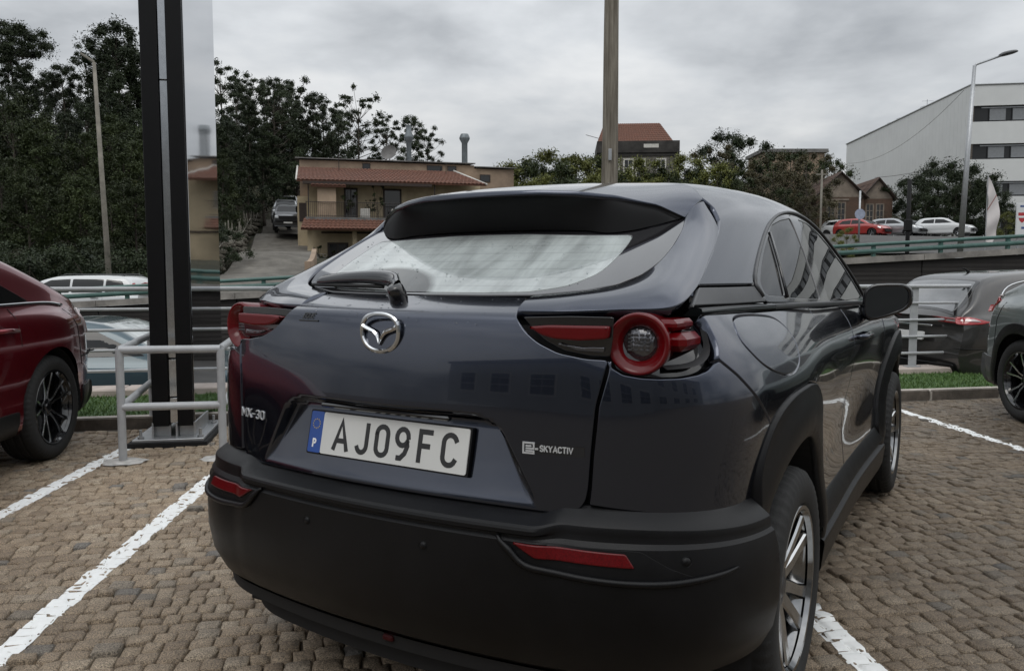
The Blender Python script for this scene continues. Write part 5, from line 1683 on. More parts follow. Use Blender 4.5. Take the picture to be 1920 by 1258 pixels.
# thin poles near the far car park
for px, py0, py1, d, lab in ((1697, 462, 340, 27.0, 'thin dark post rising in front of the round bushes, right of the mirror'), (1606, 440, 360, 40.0, 'thin pale post with a small round sign beside the brick house'), (1534, 440, 322, 37.0, 'slim dark utility post at the left corner of the brick house')):
    x = (px-960)/1500*d; zb = tz(x, d); zt = 1.243+(514-py1)*d/1500-zb
    o = empty('post', (x, d, zb), 0, lab, 'post')
    MB().tube([(0, 0, 0), (0, 0, zt)], .07 if px == 1697 else .05, 8).build('shaft', M_dark if px == 1697 else (M_galv if px == 1606 else M_pole), o, True)
    if px == 1606:
        mb = MB(); mb.tube([(0, -.07, zt-1.15), (0, -.05, zt-1.15)], .26, 16); mb.build('round_sign', plain('sign_disc', (.30, .33, .42), .5), o, 40)
    elif px == 1697:
        mb = MB(); mb.box((0, 0, zt*.55), (.22, .22, .4), bev=.03); mb.build('post_box', M_dark, o)
    else:
        MB().box((0, 0, zt-.2), (.5, .08, .06)).build('crossarm', M_pole, o)
# ------------------------------------------------------------------ the other cars: lofted bodies with cut wheel arches and inset windows
def paint(name, c, flake=.3, rough=.3): return car_paint(name, c, flake, rough)
class CarShape:
    """x right, y forward from the tail, z up from the ground"""
    def __init__(s, L, W, top, belt, plan, wheels, rad, lean, tumble=.40, floor=.22, hip=0.02):
        s.L, s.W, s.wheels, s.rad = L, W, wheels, rad
        s.top = pchip(*zip(*top)); s.belt = pchip(*zip(*belt)); s.plan = pchip(*zip(*plan)); s.lean = pchip(*zip(*lean)); s.tum = tumble; s.floor = floor; s.hip = hip
        s.nose = L
    def section(s, y):
        w = float(s.plan(y))*s.W/2; zt = float(s.top(y)); zb = float(s.belt(y))
        zb = min(zb, zt-.035)
        gh = max(0, zt-zb-.035)
        xr = w*.93-gh*s.tum-.02
        hipx = sum(s.hip*math.exp(-((y-c)/.38)**2) for c in s.wheels)
        fl = s.floor
        p = [(0, fl), (w*.70, fl), (w*.93, fl+.02), (w*.985, fl+.12), (w*.985, fl+.26), (w*1.0+hipx*.5, .62), (w*.998+hipx, zb-.20), (w*.985+hipx*.6, zb-.07), (w*.935, zb)]
        p += [(w*.93-gh*s.tum*.35, zb+gh*.35+.012), (w*.93-gh*s.tum*.72, zb+gh*.72+.02), (xr, zb+gh*.93+.028), (xr*.86, zt-.012), (xr*.5, zt-.003), (0, zt)]
        return cr(np.array(p), 46)
    def yoff(s, x, z, y):
        """rear and front faces: lean and crown fade out within .6 m of the ends"""
        r = np.clip(1-y/.7, 0, 1)**1.5; f = np.clip(1-(s.L-y)/.9, 0, 1)**1.5
        return r*(s.lean(z)+.16*x*x)-f*(.30*x*x+.06*np.clip((.62-z)/.4, -1, 1)**2)
    def build(s, root, paint_m, clad=None):
        ys = np.concatenate([np.linspace(0, .5, 12)[:-1], np.linspace(.5, s.L-.6, 46)[:-1], np.linspace(s.L-.6, s.L, 14)])
        S = np.array([s.section(y) for y in ys])                # (n, 46, 2)
        s.ys, s.S = ys, S
        x = S[..., 0]; z = S[..., 1]; y = ys[:, None]+s.yoff(x, z, ys[:, None])
        P = np.stack([x, y, z], -1)
        full = np.concatenate([P[:, ::-1]*np.array([-1, 1, 1]), P[:, 1:]], 1)
        n, m = full.shape[:2]
        V = full.reshape(-1, 3).copy(); F = []
        for i in range(n-1):
            for j in range(m-1): F.append((i*m+j, i*m+j+1, (i+1)*m+j+1, (i+1)*m+j))
        for i0, fl in ((0, False), (n-1, True)):                  # end caps as strips from side to side
            for j in range(45):
                q = (i0*m+j, i0*m+j+1, i0*m+m-2-j, i0*m+m-1-j)
                F.append(q if fl else q[::-1])
        Ra = s.rad+.055
        keep = []
        C = np.array([V[list(f)].mean(0) for f in F])
        inA = np.zeros(len(F), bool)
        for cy in s.wheels:
            inA |= (np.hypot(C[:, 1]-cy, C[:, 2]-s.rad) < Ra) & (np.abs(C[:, 0]) > s.W*.36)
        F = [f for f, q in zip(F, inA) if not q]
        for cy in s.wheels:
            d = np.hypot(V[:, 1]-cy, V[:, 2]-s.rad); q = (d < Ra+.035) & (np.abs(V[:, 0]) > s.W*.36)
            used = np.zeros(len(V), bool); used[[i for f in F for i in f]] = True
            q &= used & (d > 1e-6)
            k = Ra/d[q]; near = d[q] < Ra+.0
            k = np.where(near, k, k)
            V[q, 1] = cy+(V[q, 1]-cy)*k; V[q, 2] = s.rad+(V[q, 2]-s.rad)*k
        me = bpy.data.meshes.new('body'); me.from_pydata(V.tolist(), [], F); me.materials.append(paint_m)
        me.polygons.foreach_set('use_smooth', [True]*len(F))
        bm = bmesh.new(); bm.from_mesh(me)
        bmesh.ops.delete(bm, geom=[v for v in bm.verts if not v.link_faces], context='VERTS')
        bmesh.ops.remove_doubles(bm, verts=bm.verts, dist=1e-4)
        bmesh.ops.recalc_face_normals(bm, faces=bm.faces)
        for e in bm.edges:
            if len(e.link_faces) == 2 and e.link_faces[0].normal.dot(e.link_faces[1].normal) < .72: e.smooth = False
        bm.to_mesh(me); bm.free()
        body = link('body', me, root)
        mb = MB(); mb.box((0, s.L/2, s.floor+.28), (s.W*.66, s.L*.86, .5)); mb.build('chassis', M_dark, root)
        for cy in s.wheels:
            for sd in (1, -1):
                mb = MB(); th = np.linspace(R(-12), R(192), 26)
                g = [[(sd*q, cy+r_*math.cos(t), s.rad+r_*math.sin(t)) for q, r_ in ((s.W*.34, Ra-.002), (s.W*.5-.035, Ra-.002))] for t in th]
                mb.grid(np.array(g)); mb.add([p[0] for p in g], [tuple(range(len(th)))]); mb.build('wheel_liner', M_dark, root)
                if clad is not None:
                    mb = MB(); rows = []
                    for t in np.linspace(R(-8), R(188), 40):
                        c, sn = math.cos(t), math.sin(t); row = []
                        for r_, o in ((Ra-.012, -.03), (Ra-.010, .012), (Ra+.02, .020), (Ra+.075, .014), (Ra+.085, -.01)):
                            yy, zz_ = cy+r_*c, max(s.rad+r_*sn, .2)
                            row.append((sd*(s.side_x(yy, zz_)+o), yy, zz_))
                        rows.append(row)
                    mb.grid(np.array(rows), flip=sd < 0); mb.build('arch_cladding', clad, root, 50)
        return body
    def side_x(s, y, z):
        yy = float(y)
        for _ in range(2):
            sec = s.section(min(max(yy, .0), s.L))
            i = int(np.argmax(sec[:, 0] > .9*sec[:, 0].max()))
            zz_ = np.maximum.accumulate(sec[i:, 1])
            x = float(np.interp(z, zz_+np.arange(len(zz_))*1e-7, sec[i:, 0]))
            yy = float(y)-float(s.yoff(x, z, yy))
        return x
    def S_side(s, sd, lift=.004):
        return lambda U: np.array([(sd*(s.side_x(y, z)+lift), y, z) for y, z in U])
    def S_top(s, lift=.004):
        def f(U):
            out = []
            for x, y in U:
                yy = y
                for _ in range(3):
                    sec = s.section(min(max(yy, 0.), s.L)); z = float(np.interp(-abs(x), -sec[20:, 0], sec[20:, 1])); yy = y-float(s.yoff(abs(x), z, yy))
                out.append((x, y, z+lift))
            return np.array(out)
        return f
    def S_rear(s, lift=.006):
        """tail face: u = x, v = z"""
        def f(U):
            x, z = U[:, 0], U[:, 1]
            return np.stack([x, s.lean(z)+.16*x*x-lift, z], 1)
        return f
    def side_panel(s, name, poly, mat, root, sides=(1, -1), res=.06, lift=.004, r=.03, depth=.012):
        for sd in sides:
            panel(name, rounded(poly, r, 4), s.S_side(sd, lift), mat, root, (0, s.L/2, .6), res=res, gap=0, roll=.002, depth=depth, step=.06, nsm=.01)
    def top_panel(s, name, poly, mat, root, res=.08, lift=.004, r=.03):
        panel(name, rounded(poly, r, 4), s.S_top(lift), mat, root, (0, s.L/2, .4), res=res, gap=0, roll=.002, depth=.012, step=.08, nsm=.01)
    def rear_panel(s, name, poly, mat, root, res=.06, lift=.006, r=.02, depth=.02):
        return panel(name, rounded(poly, r, 4), s.S_rear(lift), mat, root, (0, s.L/2, .6), res=res, gap=0, roll=.003, depth=depth, step=.05)
    def seam(s, pts, root, r=.0035, sides=(1, -1)):
        for sd in sides:
            S = s.S_side(sd, -.001); MB().tube(S(densify(np.array(pts), .06, False)), r, 5).build('door_seam', M_dark, root, True)
    def set_wheels(s, root, spokes=5, style='twin', wid=.215, rim=None, dark=False):
        rim = rim or s.rad*.68
        wheel_set(root, [(sd*(s.W/2-wid*.5-.012), cy, sd) for cy in s.wheels for sd in (1, -1)], s.rad, wid, rim, spokes, style, dark)

M_carpane = plain('reflective_car_glass', (.10, .105, .11), .06, var=.2, coat=1, spec=.8)
M_red_paint = paint('deep_red_metallic', (.18, .006, .014), .75, .2)
M_sage = paint('grey_green_paint', (.16, .185, .18), .35, .3)
M_gun = paint('warm_gunmetal_paint', (.052, .049, .047), .55, .28)
M_teal = paint('petrol_blue_paint', (.028, .062, .080), .35, .3)
M_whitep = paint('white_car_paint', (.62, .63, .63), .0, .35)
M_silver = paint('silver_car_paint', (.36, .37, .38), .6, .3)
M_tail = NT('tail_lamp_red'); M_tail.set(color=(.34, .012, .016), rough=.12, coat=1); M_tail = M_tail.m
M_headl = NT('headlamp_glass'); M_headl.set(color=(.45, .46, .47), rough=.08, metal=.6, coat=1); M_headl = M_headl.m
M_tailc = NT('pale_lamp_lens'); M_tailc.set(color=(.50, .42, .42), rough=.10, metal=.1, coat=1); M_tailc = M_tailc.m

def plan_std(L, r=.86, f=.80): return [(0, r), (.12, r+.05), (.35, .965), (.8, .995), (L*.5, 1.0), (L-1.1, .99), (L-.5, .95), (L-.15, .87), (L, f)]
# red coupe-backed car at the far left, its tail by the kerb
RED = empty('parked_car', (-4.055, 6.13, 0), -R(176), 'deep red fastback crossover at the left edge, tail towards the kerb', 'car')
sr = CarShape(4.5, 1.88, [(0, .985), (.10, 1.04), (.30, 1.085), (.6, 1.175), (1.2, 1.40), (1.9, 1.535), (2.4, 1.55), (2.8, 1.50), (3.4, 1.12), (3.6, 1.06), (4.2, .93), (4.5, .72)],
              [(0, .93), (.3, .985), (1.0, 1.03), (2.2, 1.0), (3.3, .96), (4.0, .88), (4.5, .7)], plan_std(4.5), (.86, 3.58), .352, [(.2, .16), (.35, .06), (.5, .0), (.72, .015), (.9, .035), (1.05, .06), (1.2, .10)], .46, hip=.028)
sr.build(RED, M_red_paint)
sr.side_panel('rear_side_window', [(1.02, 1.068), (1.30, 1.20), (1.62, 1.33), (1.86, 1.395), (1.86, 1.055)], M_glass_dark, RED)
sr.side_panel('front_side_window', [(1.92, 1.055), (1.92, 1.40), (2.45, 1.41), (2.75, 1.36), (3.18, 1.10), (3.15, 1.03)], M_glass_dark, RED)
sr.top_panel('rear_window', [(-.46, .42), (.46, .42), (.42, 1.3), (-.42, 1.3)], M_glass_dark, RED)
sr.top_panel('windscreen', [(-.58, 2.72), (.58, 2.72), (.64, 3.30), (-.64, 3.30)], M_glass_dark, RED)
for sd in (1, -1):
    MB().tube(sr.S_side(sd, .006)(cr([(.60, 1.030), (.85, 1.052), (1.4, 1.052), (2.2, 1.045), (3.1, 1.020)], 24)), .011, 6).build('window_chrome', M_chrome, RED, True)
sr.side_panel('tail_lamp', [(.06, .985), (.11, .925), (.205, .800), (.245, .86), (.26, .945), (.20, .995)], M_tailc, RED, lift=.008, r=.02, res=.04)
sr.side_panel('lower_cladding', [(.05, .34), (.06, .44), (.40, .44), (.42, .24), (.10, .24)], M_clad, RED, lift=.012, r=.03)
sr.side_panel('sill_cladding', [(1.33, .40), (3.10, .40), (3.10, .24), (1.33, .24)], M_clad, RED, lift=.016, r=.02)
sr.seam([(.62, 1.0), (.50, .88), (.46, .66), (.44, .60)], RED); sr.seam([(.06, .67), (.44, .655)], RED, .005); sr.seam([(1.28, .80), (1.30, 1.03)], RED); sr.seam([(1.89, .42), (1.90, 1.04)], RED); sr.seam([(.0, .66), (.28, .655)], RED, .006)
for sd in (1, -1): MB().tube(sr.S_side(sd, .02)(np.array([(1.34, .90), (1.42, .905), (1.56, .905)])), .014, 8).build('door_handle', M_red_paint, RED, True)
sr.rear_panel('tail_light_bar', [(-.72, .82), (.72, .82), (.72, .90), (-.72, .90)], M_tail, RED)
sr.set_wheels(RED, 5, 'twin', .235, .248, True)
# grey-green SUV at the right edge
SAGE = empty('parked_car', (5.20, 7.45, 0), -R(181), 'pale grey-green SUV cut by the right edge, black arches, tail towards the kerb', 'car')
sg = CarShape(4.35, 1.86, [(0, .99), (.06, 1.045), (.25, 1.095), (.6, 1.19), (1.1, 1.42), (1.8, 1.58), (2.4, 1.58), (2.9, 1.46), (3.4, 1.12), (3.6, 1.07), (4.1, .96), (4.35, .75)],
              [(0, .93), (.3, 1.02), (1.0, 1.06), (2.2, 1.0), (3.3, .97), (3.9, .9), (4.35, .7)], plan_std(4.35, .88), (.78, 3.43), .350, [(.2, .14), (.35, .05), (.5, .0), (.72, .02), (.9, .04), (1.05, .06), (1.3, .16)], .42, hip=.03)
sg.build(SAGE, M_sage, M_clad)
sg.side_panel('rear_side_window', [(.98, 1.13), (1.15, 1.27), (1.45, 1.40), (1.75, 1.45), (1.75, 1.10)], M_glass_dark, SAGE)
sg.side_panel('front_side_window', [(1.82, 1.09), (1.82, 1.47), (2.4, 1.46), (2.75, 1.38), (3.18, 1.12), (3.15, 1.06)], M_glass_dark, SAGE)
sg.top_panel('rear_window', [(-.50, .38), (.50, .38), (.44, 1.05), (-.44, 1.05)], M_glass_dark, SAGE)
sg.side_panel('tail_lamp', [(.045, 1.02), (.06, .90), (.14, .915), (.30, 1.01), (.26, 1.035), (.12, 1.05)], M_tail, SAGE, lift=.010, r=.015, res=.04)
sg.side_panel('tail_lamp_cap', [(.07, 1.055), (.26, 1.042), (.31, 1.055), (.16, 1.085)], M_tailc, SAGE, lift=.010, r=.01, res=.04)
sg.side_panel('lower_cladding', [(.03, .34), (.04, .52), (.36, .50), (.38, .24), (.10, .24)], M_satin, SAGE, lift=.012, r=.03)
sg.side_panel('sill_cladding', [(1.22, .42), (2.98, .42), (2.98, .24), (1.22, .24)], M_clad, SAGE, lift=.016, r=.02)
sg.seam([(.50, 1.0), (.40, .85), (.36, .60)], SAGE); sg.seam([(1.80, .44), (1.80, 1.05)], SAGE)
sg.rear_panel('number_plate', [(-.26, .70), (.26, .70), (.26, .80), (-.26, .80)], M_plate, SAGE)
sg.set_wheels(SAGE, 5, 'twin', .225, .242, True)
# gunmetal hatchback on the street beyond the railing
d = 10.6; xg = (1795-960)/1500*d
GUN = empty('parked_car', ((1742-960)/1500*10.0-.27, 10.0, -.215), -R(80), 'gunmetal grey hatchback on the lower street behind the right railing, red tail lamps', 'car')
sh = CarShape(4.4, 1.82, [(0, .96), (.05, 1.02), (.14, 1.09), (.42, 1.36), (.55, 1.43), (.9, 1.485), (1.6, 1.515), (2.3, 1.49), (2.8, 1.38), (3.4, 1.05), (3.6, 1.0), (4.1, .88), (4.4, .7)],
              [(0, .93), (.3, .99), (1.0, .99), (2.2, .95), (3.3, .92), (3.9, .86), (4.4, .66)], plan_std(4.4, .88), (.80, 3.45), .325, [(.2, .12), (.4, .02), (.5, .0), (.66, .02), (.8, .05), (1.0, .07), (1.2, .13)], .44, hip=.02)
sh.build(GUN, M_gun)
sh.top_panel('window_border', [(-.66, .135), (.66, .135), (.62, .50), (-.62, .50)], M_gloss, GUN, lift=.004)
sh.top_panel('rear_window', [(-.60, .16), (.60, .16), (.57, .475), (-.57, .475)], M_carpane, GUN, lift=.009)
sh.side_panel('rear_side_window', [(.62, 1.06), (.80, 1.28), (1.2, 1.36), (1.75, 1.39), (1.75, 1.02)], M_glass_dark, GUN)
sh.side_panel('front_side_window', [(1.82, 1.02), (1.82, 1.39), (2.4, 1.37), (2.7, 1.30), (3.15, 1.05), (3.1, 1.0)], M_glass_dark, GUN)
for sd in (1, -1): MB().tube(sh.S_side(sd, .006)(cr([(.56, 1.035), (.76, 1.30), (1.2, 1.395), (1.8, 1.42), (2.4, 1.40)], 24)), .009, 6).build('window_chrome', M_chrome, GUN, True)
sh.side_panel('tail_lamp', [(.060, .885), (.085, .958), (.22, .962), (.44, .905), (.33, .880), (.15, .872)], M_tail, GUN, lift=.010, r=.02, res=.04)
sh.side_panel('tail_lamp_inner', [(.12, .915), (.14, .94), (.25, .94), (.32, .91)], M_tailc, GUN, lift=.016, r=.01, res=.04)
for sd in (1, -1):
    sh.rear_panel('tail_lamp', [(sd*.42, .900), (sd*.80, .880), (sd*.80, .950), (sd*.5, .940)], M_tail, GUN, lift=.012)
    sh.rear_panel('tail_lamp_inner', [(sd*.55, .908), (sd*.74, .898), (sd*.74, .932), (sd*.58, .928)], M_tailc, GUN, lift=.016)
sh.rear_panel('number_plate', [(-.26, .66), (.26, .66), (.26, .76), (-.26, .76)], M_plate, GUN)
sh.rear_panel('lower_bumper', [(-.74, .26), (.74, .26), (.70, .40), (-.70, .40)], M_clad, GUN)
sh.rear_panel('chrome_strip', [(-.36, .83), (.36, .83), (.36, .85), (-.36, .85)], M_chrome, GUN)
mb = MB(); mb.tube([(0, .85, 1.475), (0, .80, 1.52), (0, .74, 1.535)], [.02, .012, .006], 8); mb.build('antenna', M_dark, GUN, True)
sh.seam([(1.78, .44), (1.79, .98)], GUN); sh.seam([(.03, .60), (.46, .58)], GUN, .005); sh.seam([(.60, .96), (.50, .80), (.48, .60)], GUN)
sh.set_wheels(GUN, 5, 'single', .205, .22)
# petrol-blue saloon on the street at the left
xt = (222-960)/1500*9.2
TEAL = empty('parked_car', (xt-2.62, 9.55, street_z(xt)-.06), -R(84), 'petrol blue saloon on the lower street behind the left railing, pale windscreen', 'car')
sb = CarShape(4.4, 1.74, [(0, .90), (.15, .98), (.7, 1.02), (1.1, 1.22), (1.5, 1.36), (2.0, 1.40), (2.35, 1.36), (3.15, .98), (3.3, .94), (4.0, .82), (4.4, .62)],
              [(0, .86), (.8, .93), (2.2, .92), (3.2, .90), (3.9, .80), (4.4, .6)], plan_std(4.4), (.85, 3.45), .305, [(.2, .1), (.5, .0), (.9, .05), (1.2, .1)], .46, hip=.015)
sb.build(TEAL, M_teal)
sb.top_panel('windscreen', [(-.56, 2.36), (.56, 2.36), (.66, 3.10), (-.66, 3.10)], M_fog, TEAL)
sb.side_panel('front_side_window', [(1.85, .97), (1.85, 1.29), (2.3, 1.28), (2.9, .99)], M_glass_dark, TEAL)
sb.side_panel('rear_side_window', [(.95, .98), (1.25, 1.20), (1.78, 1.29), (1.78, .97)], M_glass_dark, TEAL)
sb.seam([(3.05, .40), (3.1, .90)], TEAL); sb.seam([(1.82, .40), (1.82, .95)], TEAL)
for a_ in (-.25, .42): MB().tube(sb.S_top(.02)(np.array([(a_, 3.12), (a_-.25, 3.02), (a_-.50, 2.94)])), .011, 6).build('wiper_arm', M_dark, TEAL, True)
sb.side_panel('headlamp', [(4.08, .60), (4.30, .58), (4.28, .70), (4.02, .74)], M_headl, TEAL, lift=.008)
sb.set_wheels(TEAL, 5, 'single', .195, .20)
# white estate up on the ramp road
xw = (195-960)/1500*22.0
WAG = empty('moving_car', (xw+1.42, 22.0, road_z(xw)-.09), R(91), 'white estate car passing on the ramp road behind the green guard rail, left', 'car')
sw = CarShape(4.5, 1.80, [(0, .98), (.06, 1.08), (.35, 1.40), (.55, 1.47), (1.2, 1.50), (2.2, 1.48), (2.6, 1.40), (3.3, 1.04), (3.5, .98), (4.1, .86), (4.5, .66)],
              [(0, .94), (.6, 1.0), (2.2, .97), (3.3, .94), (4.0, .84), (4.5, .62)], plan_std(4.5, .88), (.85, 3.5), .315, [(.2, .1), (.5, .0), (.8, .03), (1.1, .08)], .40, hip=.015)
sw.build(WAG, M_whitep)
sw.side_panel('rear_quarter_window', [(.42, 1.06), (.56, 1.33), (.98, 1.38), (.98, 1.04)], M_glass_dark, WAG)
sw.side_panel('rear_side_window', [(1.04, 1.04), (1.04, 1.38), (1.86, 1.39), (1.86, 1.03)], M_glass_dark, WAG)
sw.side_panel('front_side_window', [(1.92, 1.03), (1.92, 1.39), (2.45, 1.36), (3.05, 1.05), (3.0, 1.01)], M_glass_dark, WAG)
sw.top_panel('windscreen', [(-.56, 2.60), (.56, 2.60), (.66, 3.26), (-.66, 3.26)], M_glass_dark, WAG)
sw.side_panel('tail_lamp', [(.10, 1.00), (.18, 1.28), (.30, 1.30), (.34, 1.10), (.22, .98)], M_tail, WAG, lift=.01, r=.02)
for sd in (1, -1): MB().tube(sw.S_side(sd, .02)(np.array([(1.12, .90), (1.20, .905), (1.32, .905)])), .014, 6).build('door_handle', M_whitep, WAG, True)
for sd in (1, -1): MB().tube([(sd*.56, .55, 1.475), (sd*.56, .7, 1.515), (sd*.56, 2.1, 1.515), (sd*.56, 2.25, 1.475)], .014, 6).build('roof_rail', M_satin, WAG, True)
sw.seam([(1.88, .42), (1.89, .98)], WAG); sw.seam([(1.02, .70), (1.01, .98)], WAG)
sw.set_wheels(WAG, 5, 'single', .2, .21)

# cars further off: one hatchback and one off-roader, built once, then copied with their own paint
def far_car(o, shp, pm):
    shp.build(o, pm)
    shp.set_wheels(o, 5, 'single', .2, None)
FAR = []
s1 = CarShape(4.2, 1.78, [(0, .95), (.08, 1.06), (.5, 1.38), (1.0, 1.46), (1.9, 1.46), (2.4, 1.36), (3.1, 1.0), (3.3, .95), (3.9, .83), (4.2, .62)],
              [(0, .92), (.6, .98), (2.2, .95), (3.1, .92), (3.8, .82), (4.2, .58)], plan_std(4.2, .88), (.75, 3.3), .315, [(.2, .1), (.5, .0), (.8, .03), (1.1, .08)], .44)
def far_hatch(o, pm, front_m=None):
    far_car(o, s1, pm)
    s1.side_panel('rear_side_window', [(.62, 1.05), (.85, 1.28), (1.55, 1.34), (1.55, 1.02)], M_glass_dark, o)
    s1.side_panel('front_side_window', [(1.62, 1.02), (1.62, 1.34), (2.2, 1.30), (2.8, 1.02)], M_glass_dark, o)
    s1.top_panel('windscreen', [(-.56, 2.42), (.56, 2.42), (.66, 3.06), (-.66, 3.06)], M_glass_dark, o)
    s1.side_panel('headlamp', [(3.78, .66), (4.02, .60), (4.02, .70), (3.70, .78)], M_headl, o, lift=.01)
    mb = MB(); mb.box((0, 4.17, .46), (1.0, .08, .20), bev=.02); mb.build('grille', M_dark, o, 40)
s2 = CarShape(4.5, 1.86, [(0, 1.04), (.06, 1.20), (.3, 1.62), (.6, 1.74), (1.6, 1.77), (2.3, 1.74), (2.7, 1.60), (3.2, 1.16), (3.4, 1.10), (4.1, 1.03), (4.5, .86)],
              [(0, 1.0), (.6, 1.10), (2.2, 1.06), (3.2, 1.05), (4.0, .98), (4.5, .8)], plan_std(4.5, .92, .90), (.85, 3.55), .37, [(.2, .08), (.5, .0), (.8, .02), (1.3, .05)], .30)
def far_suv(o, pm):
    far_car(o, s2, pm)
    s2.side_panel('side_window', [(.55, 1.18), (.72, 1.56), (2.4, 1.60), (2.95, 1.18)], M_glass_dark, o)
    s2.top_panel('windscreen', [(-.60, 2.62), (.60, 2.62), (.70, 3.16), (-.70, 3.16)], M_glass, o)
    mb = MB(); mb.box((0, 4.47, .74), (1.0, .10, .22), bev=.02); mb.build('grille', M_dark, o, 40)
    for sd in (1, -1): mb = MB(); mb.box((sd*.66, 4.44, .78), (.26, .10, .17), bev=.03); mb.build('headlamp', M_headl, o, 40)
    mb = MB(); mb.box((0, 4.50, .46), (.52, .03, .11)); mb.build('number_plate', M_plate, o)
    mb = MB(); mb.box((0, 4.48, .56), (1.5, .12, .14), bev=.03); mb.build('front_bumper_bar', M_dark, o, 40)
def recolour(o, frm, to):
    for c in o.children:
        if c.name.startswith('body'):
            c.data = c.data.copy(); c.data.materials[0] = to
# the cars on the driveway face downhill towards the camera
def on_drive(i, side=0):
    p = dcl[i]; t = dcl[i-1]-dcl[i]; n_ = np.array([t[1], -t[0]]); n_ /= np.linalg.norm(n_)
    q = p+n_*side
    return (q[0], q[1], max(tz(*p), .15)+.24), -math.atan2(t[0], t[1])
M_darkgrey = paint('dark_grey_car_paint', (.040, .042, .046), .4, .3)
loc, rz = on_drive(32, -.3)
SU = empty('parked_car', loc, rz, 'dark grey off-roader parked nose downhill, lowest on the house driveway', 'car', 'cars parked up the driveway')
far_suv(SU, M_darkgrey)
loc, rz = on_drive(38, .0)
c = copy_tree(SU, None, loc, rz); c['label'] = 'silver off-roader parked behind the dark one on the driveway'; recolour(c, M_darkgrey, M_silver)
loc, rz = on_drive(44, .3)
c = copy_tree(SU, None, loc, rz); c['label'] = 'white car at the top of the driveway, mostly hidden by two others'; recolour(c, M_darkgrey, M_whitep)
def far_at(px, d, hd=142):
    x = (px-960)/1500*d; a = R(hd); q = (x-2.1*math.sin(a), d-2.1*math.cos(a)); return (q[0], q[1], tz(x, d)+.13)
FH = empty('parked_car', far_at(1612, 62), -R(142), 'red hatchback with a pale roof in the far car park, leftmost of the row', 'car', 'cars in the far car park')
M_redflat = paint('bright_red_paint', (.36, .035, .030), .1, .35)
far_hatch(FH, M_redflat)
for px, d, rz, m, lab in ((1585, 65.5, -142, M_whitep, 'white car behind the red hatchback in the far car park'), (1676, 62, -140, M_silver, 'silver car right of the red hatchback in the far car park'), (1712, 65.5, -140, M_darkgrey, 'dark grey car half hidden between the silver and white cars, far car park'), (1766, 61, -136, M_whitep, 'white hatchback at the right end of the far car park row, by the street lamp')):
    c = copy_tree(FH, None, far_at(px, d, -rz), R(rz)); c['label'] = lab; recolour(c, M_redflat, m)
# ------------------------------------------------------------------ buildings
M_cream = plain('cream_render', (.44, .36, .24), .9, var=.2, scale=1.2, bump=.2)
M_ochre = plain('faded_ochre_render', (.27, .20, .145), .9, var=.35, scale=.9, bump=.3)
M_tile = NT('clay_tiles'); _v = M_tile.coord()
M_tile.set(color=M_tile.mix(M_tile.noise(_v, 1.3, 6, .7), M_tile.ramp(M_tile.noise(_v, 7, 3), [(.3, (.095, .036, .022)), (.7, (.22, .085, .050))]), (.10, .055, .04)), rough=.85); M_tile = M_tile.m
M_fibre = plain('grey_fibre_roof', (.15, .145, .14), .9, var=.35, scale=1.5)
M_dwood = plain('dark_wood', (.030, .018, .013), .6, var=.3)
M_iron = plain('dark_iron', (.030, .024, .022), .6, var=.2)
M_flue = plain('galvanised_flue', (.17, .19, .20), .5, metal=.5, var=.25, scale=3)
M_pane = glassy('house_pane', (.10, .11, .12), 1.5)
M_trimw = plain('white_trim', (.55, .53, .49), .7, var=.15)
def tile_roof(name, root, A, B, C, D, n=40, rows=6, mat=None, amp=.05):
    """roof slope with channel tiles: A-B eave (left, right), D-C ridge (left, right)"""
    A, B, C, D = [np.array(p, float) for p in (A, B, C, D)]
    nrm = np.cross(B-A, D-A); nrm /= np.linalg.norm(nrm)
    if nrm[2] < 0: nrm = -nrm
    mb = MB(); k = n*4
    for r_ in range(rows):
        g = []
        for t, dl in ((r_/rows, .022), ((r_+1)/rows+.01, -.004)):
            a = A+(D-A)*t; b = B+(C-B)*t
            u = np.linspace(0, 1, k+1)
            g.append(a+(b-a)*u[:, None]+nrm*(amp*np.abs(np.sin(u*n*np.pi))[:, None]+dl))
        g.append(g[0]-nrm*.05); mb.grid(np.array([g[2], g[0], g[1]]))
    th = .10
    v = [A-nrm*.02, B-nrm*.02, C-nrm*.02, D-nrm*.02, A-nrm*th, B-nrm*th, C-nrm*th, D-nrm*th]
    mb.add(v, [(0, 1, 2, 3), (7, 6, 5, 4), (0, 4, 5, 1), (1, 5, 6, 2), (2, 6, 7, 3), (3, 7, 4, 0)])
    return mb.build(name, mat or M_tile, root)
def wbox(mb, x0, x1, y0, y1, z0, z1, bev=0): return mb.box(((x0+x1)/2, (y0+y1)/2, (z0+z1)/2), (x1-x0, y1-y0, z1-z0), bev=bev)
def window(root, x0, x1, z0, z1, y, fw=.07, mull=1, mat_f=None, depth=.10, bars=0, nm='window'):
    """opening with a proud frame, pane and sill on a wall whose outside face is at y (facing -y)"""
    mat_f = mat_f or M_trimw
    mb = MB()
    wbox(mb, x0-fw, x0, y-.04, y+.02, z0-fw, z1+fw); wbox(mb, x1, x1+fw, y-.04, y+.02, z0-fw, z1+fw)
    wbox(mb, x0, x1, y-.04, y+.02, z1, z1+fw); wbox(mb, x0, x1, y-.04, y+.02, z0-fw, z0)
    for k in range(1, mull+1):
        xm = x0+(x1-x0)*k/(mull+1); wbox(mb, xm-.03, xm+.03, y-.03, y+.01, z0, z1)
    for k in range(1, bars+1):
        zm = z0+(z1-z0)*k/(bars+1); wbox(mb, x0, x1, y-.028, y+.008, zm-.02, zm+.02)
    f = mb.build(nm, mat_f, root)
    mb = MB(); wbox(mb, x0, x1, y-.012, y-.004, z0, z1); mb.build('pane', M_pane_dark, f)
    return f
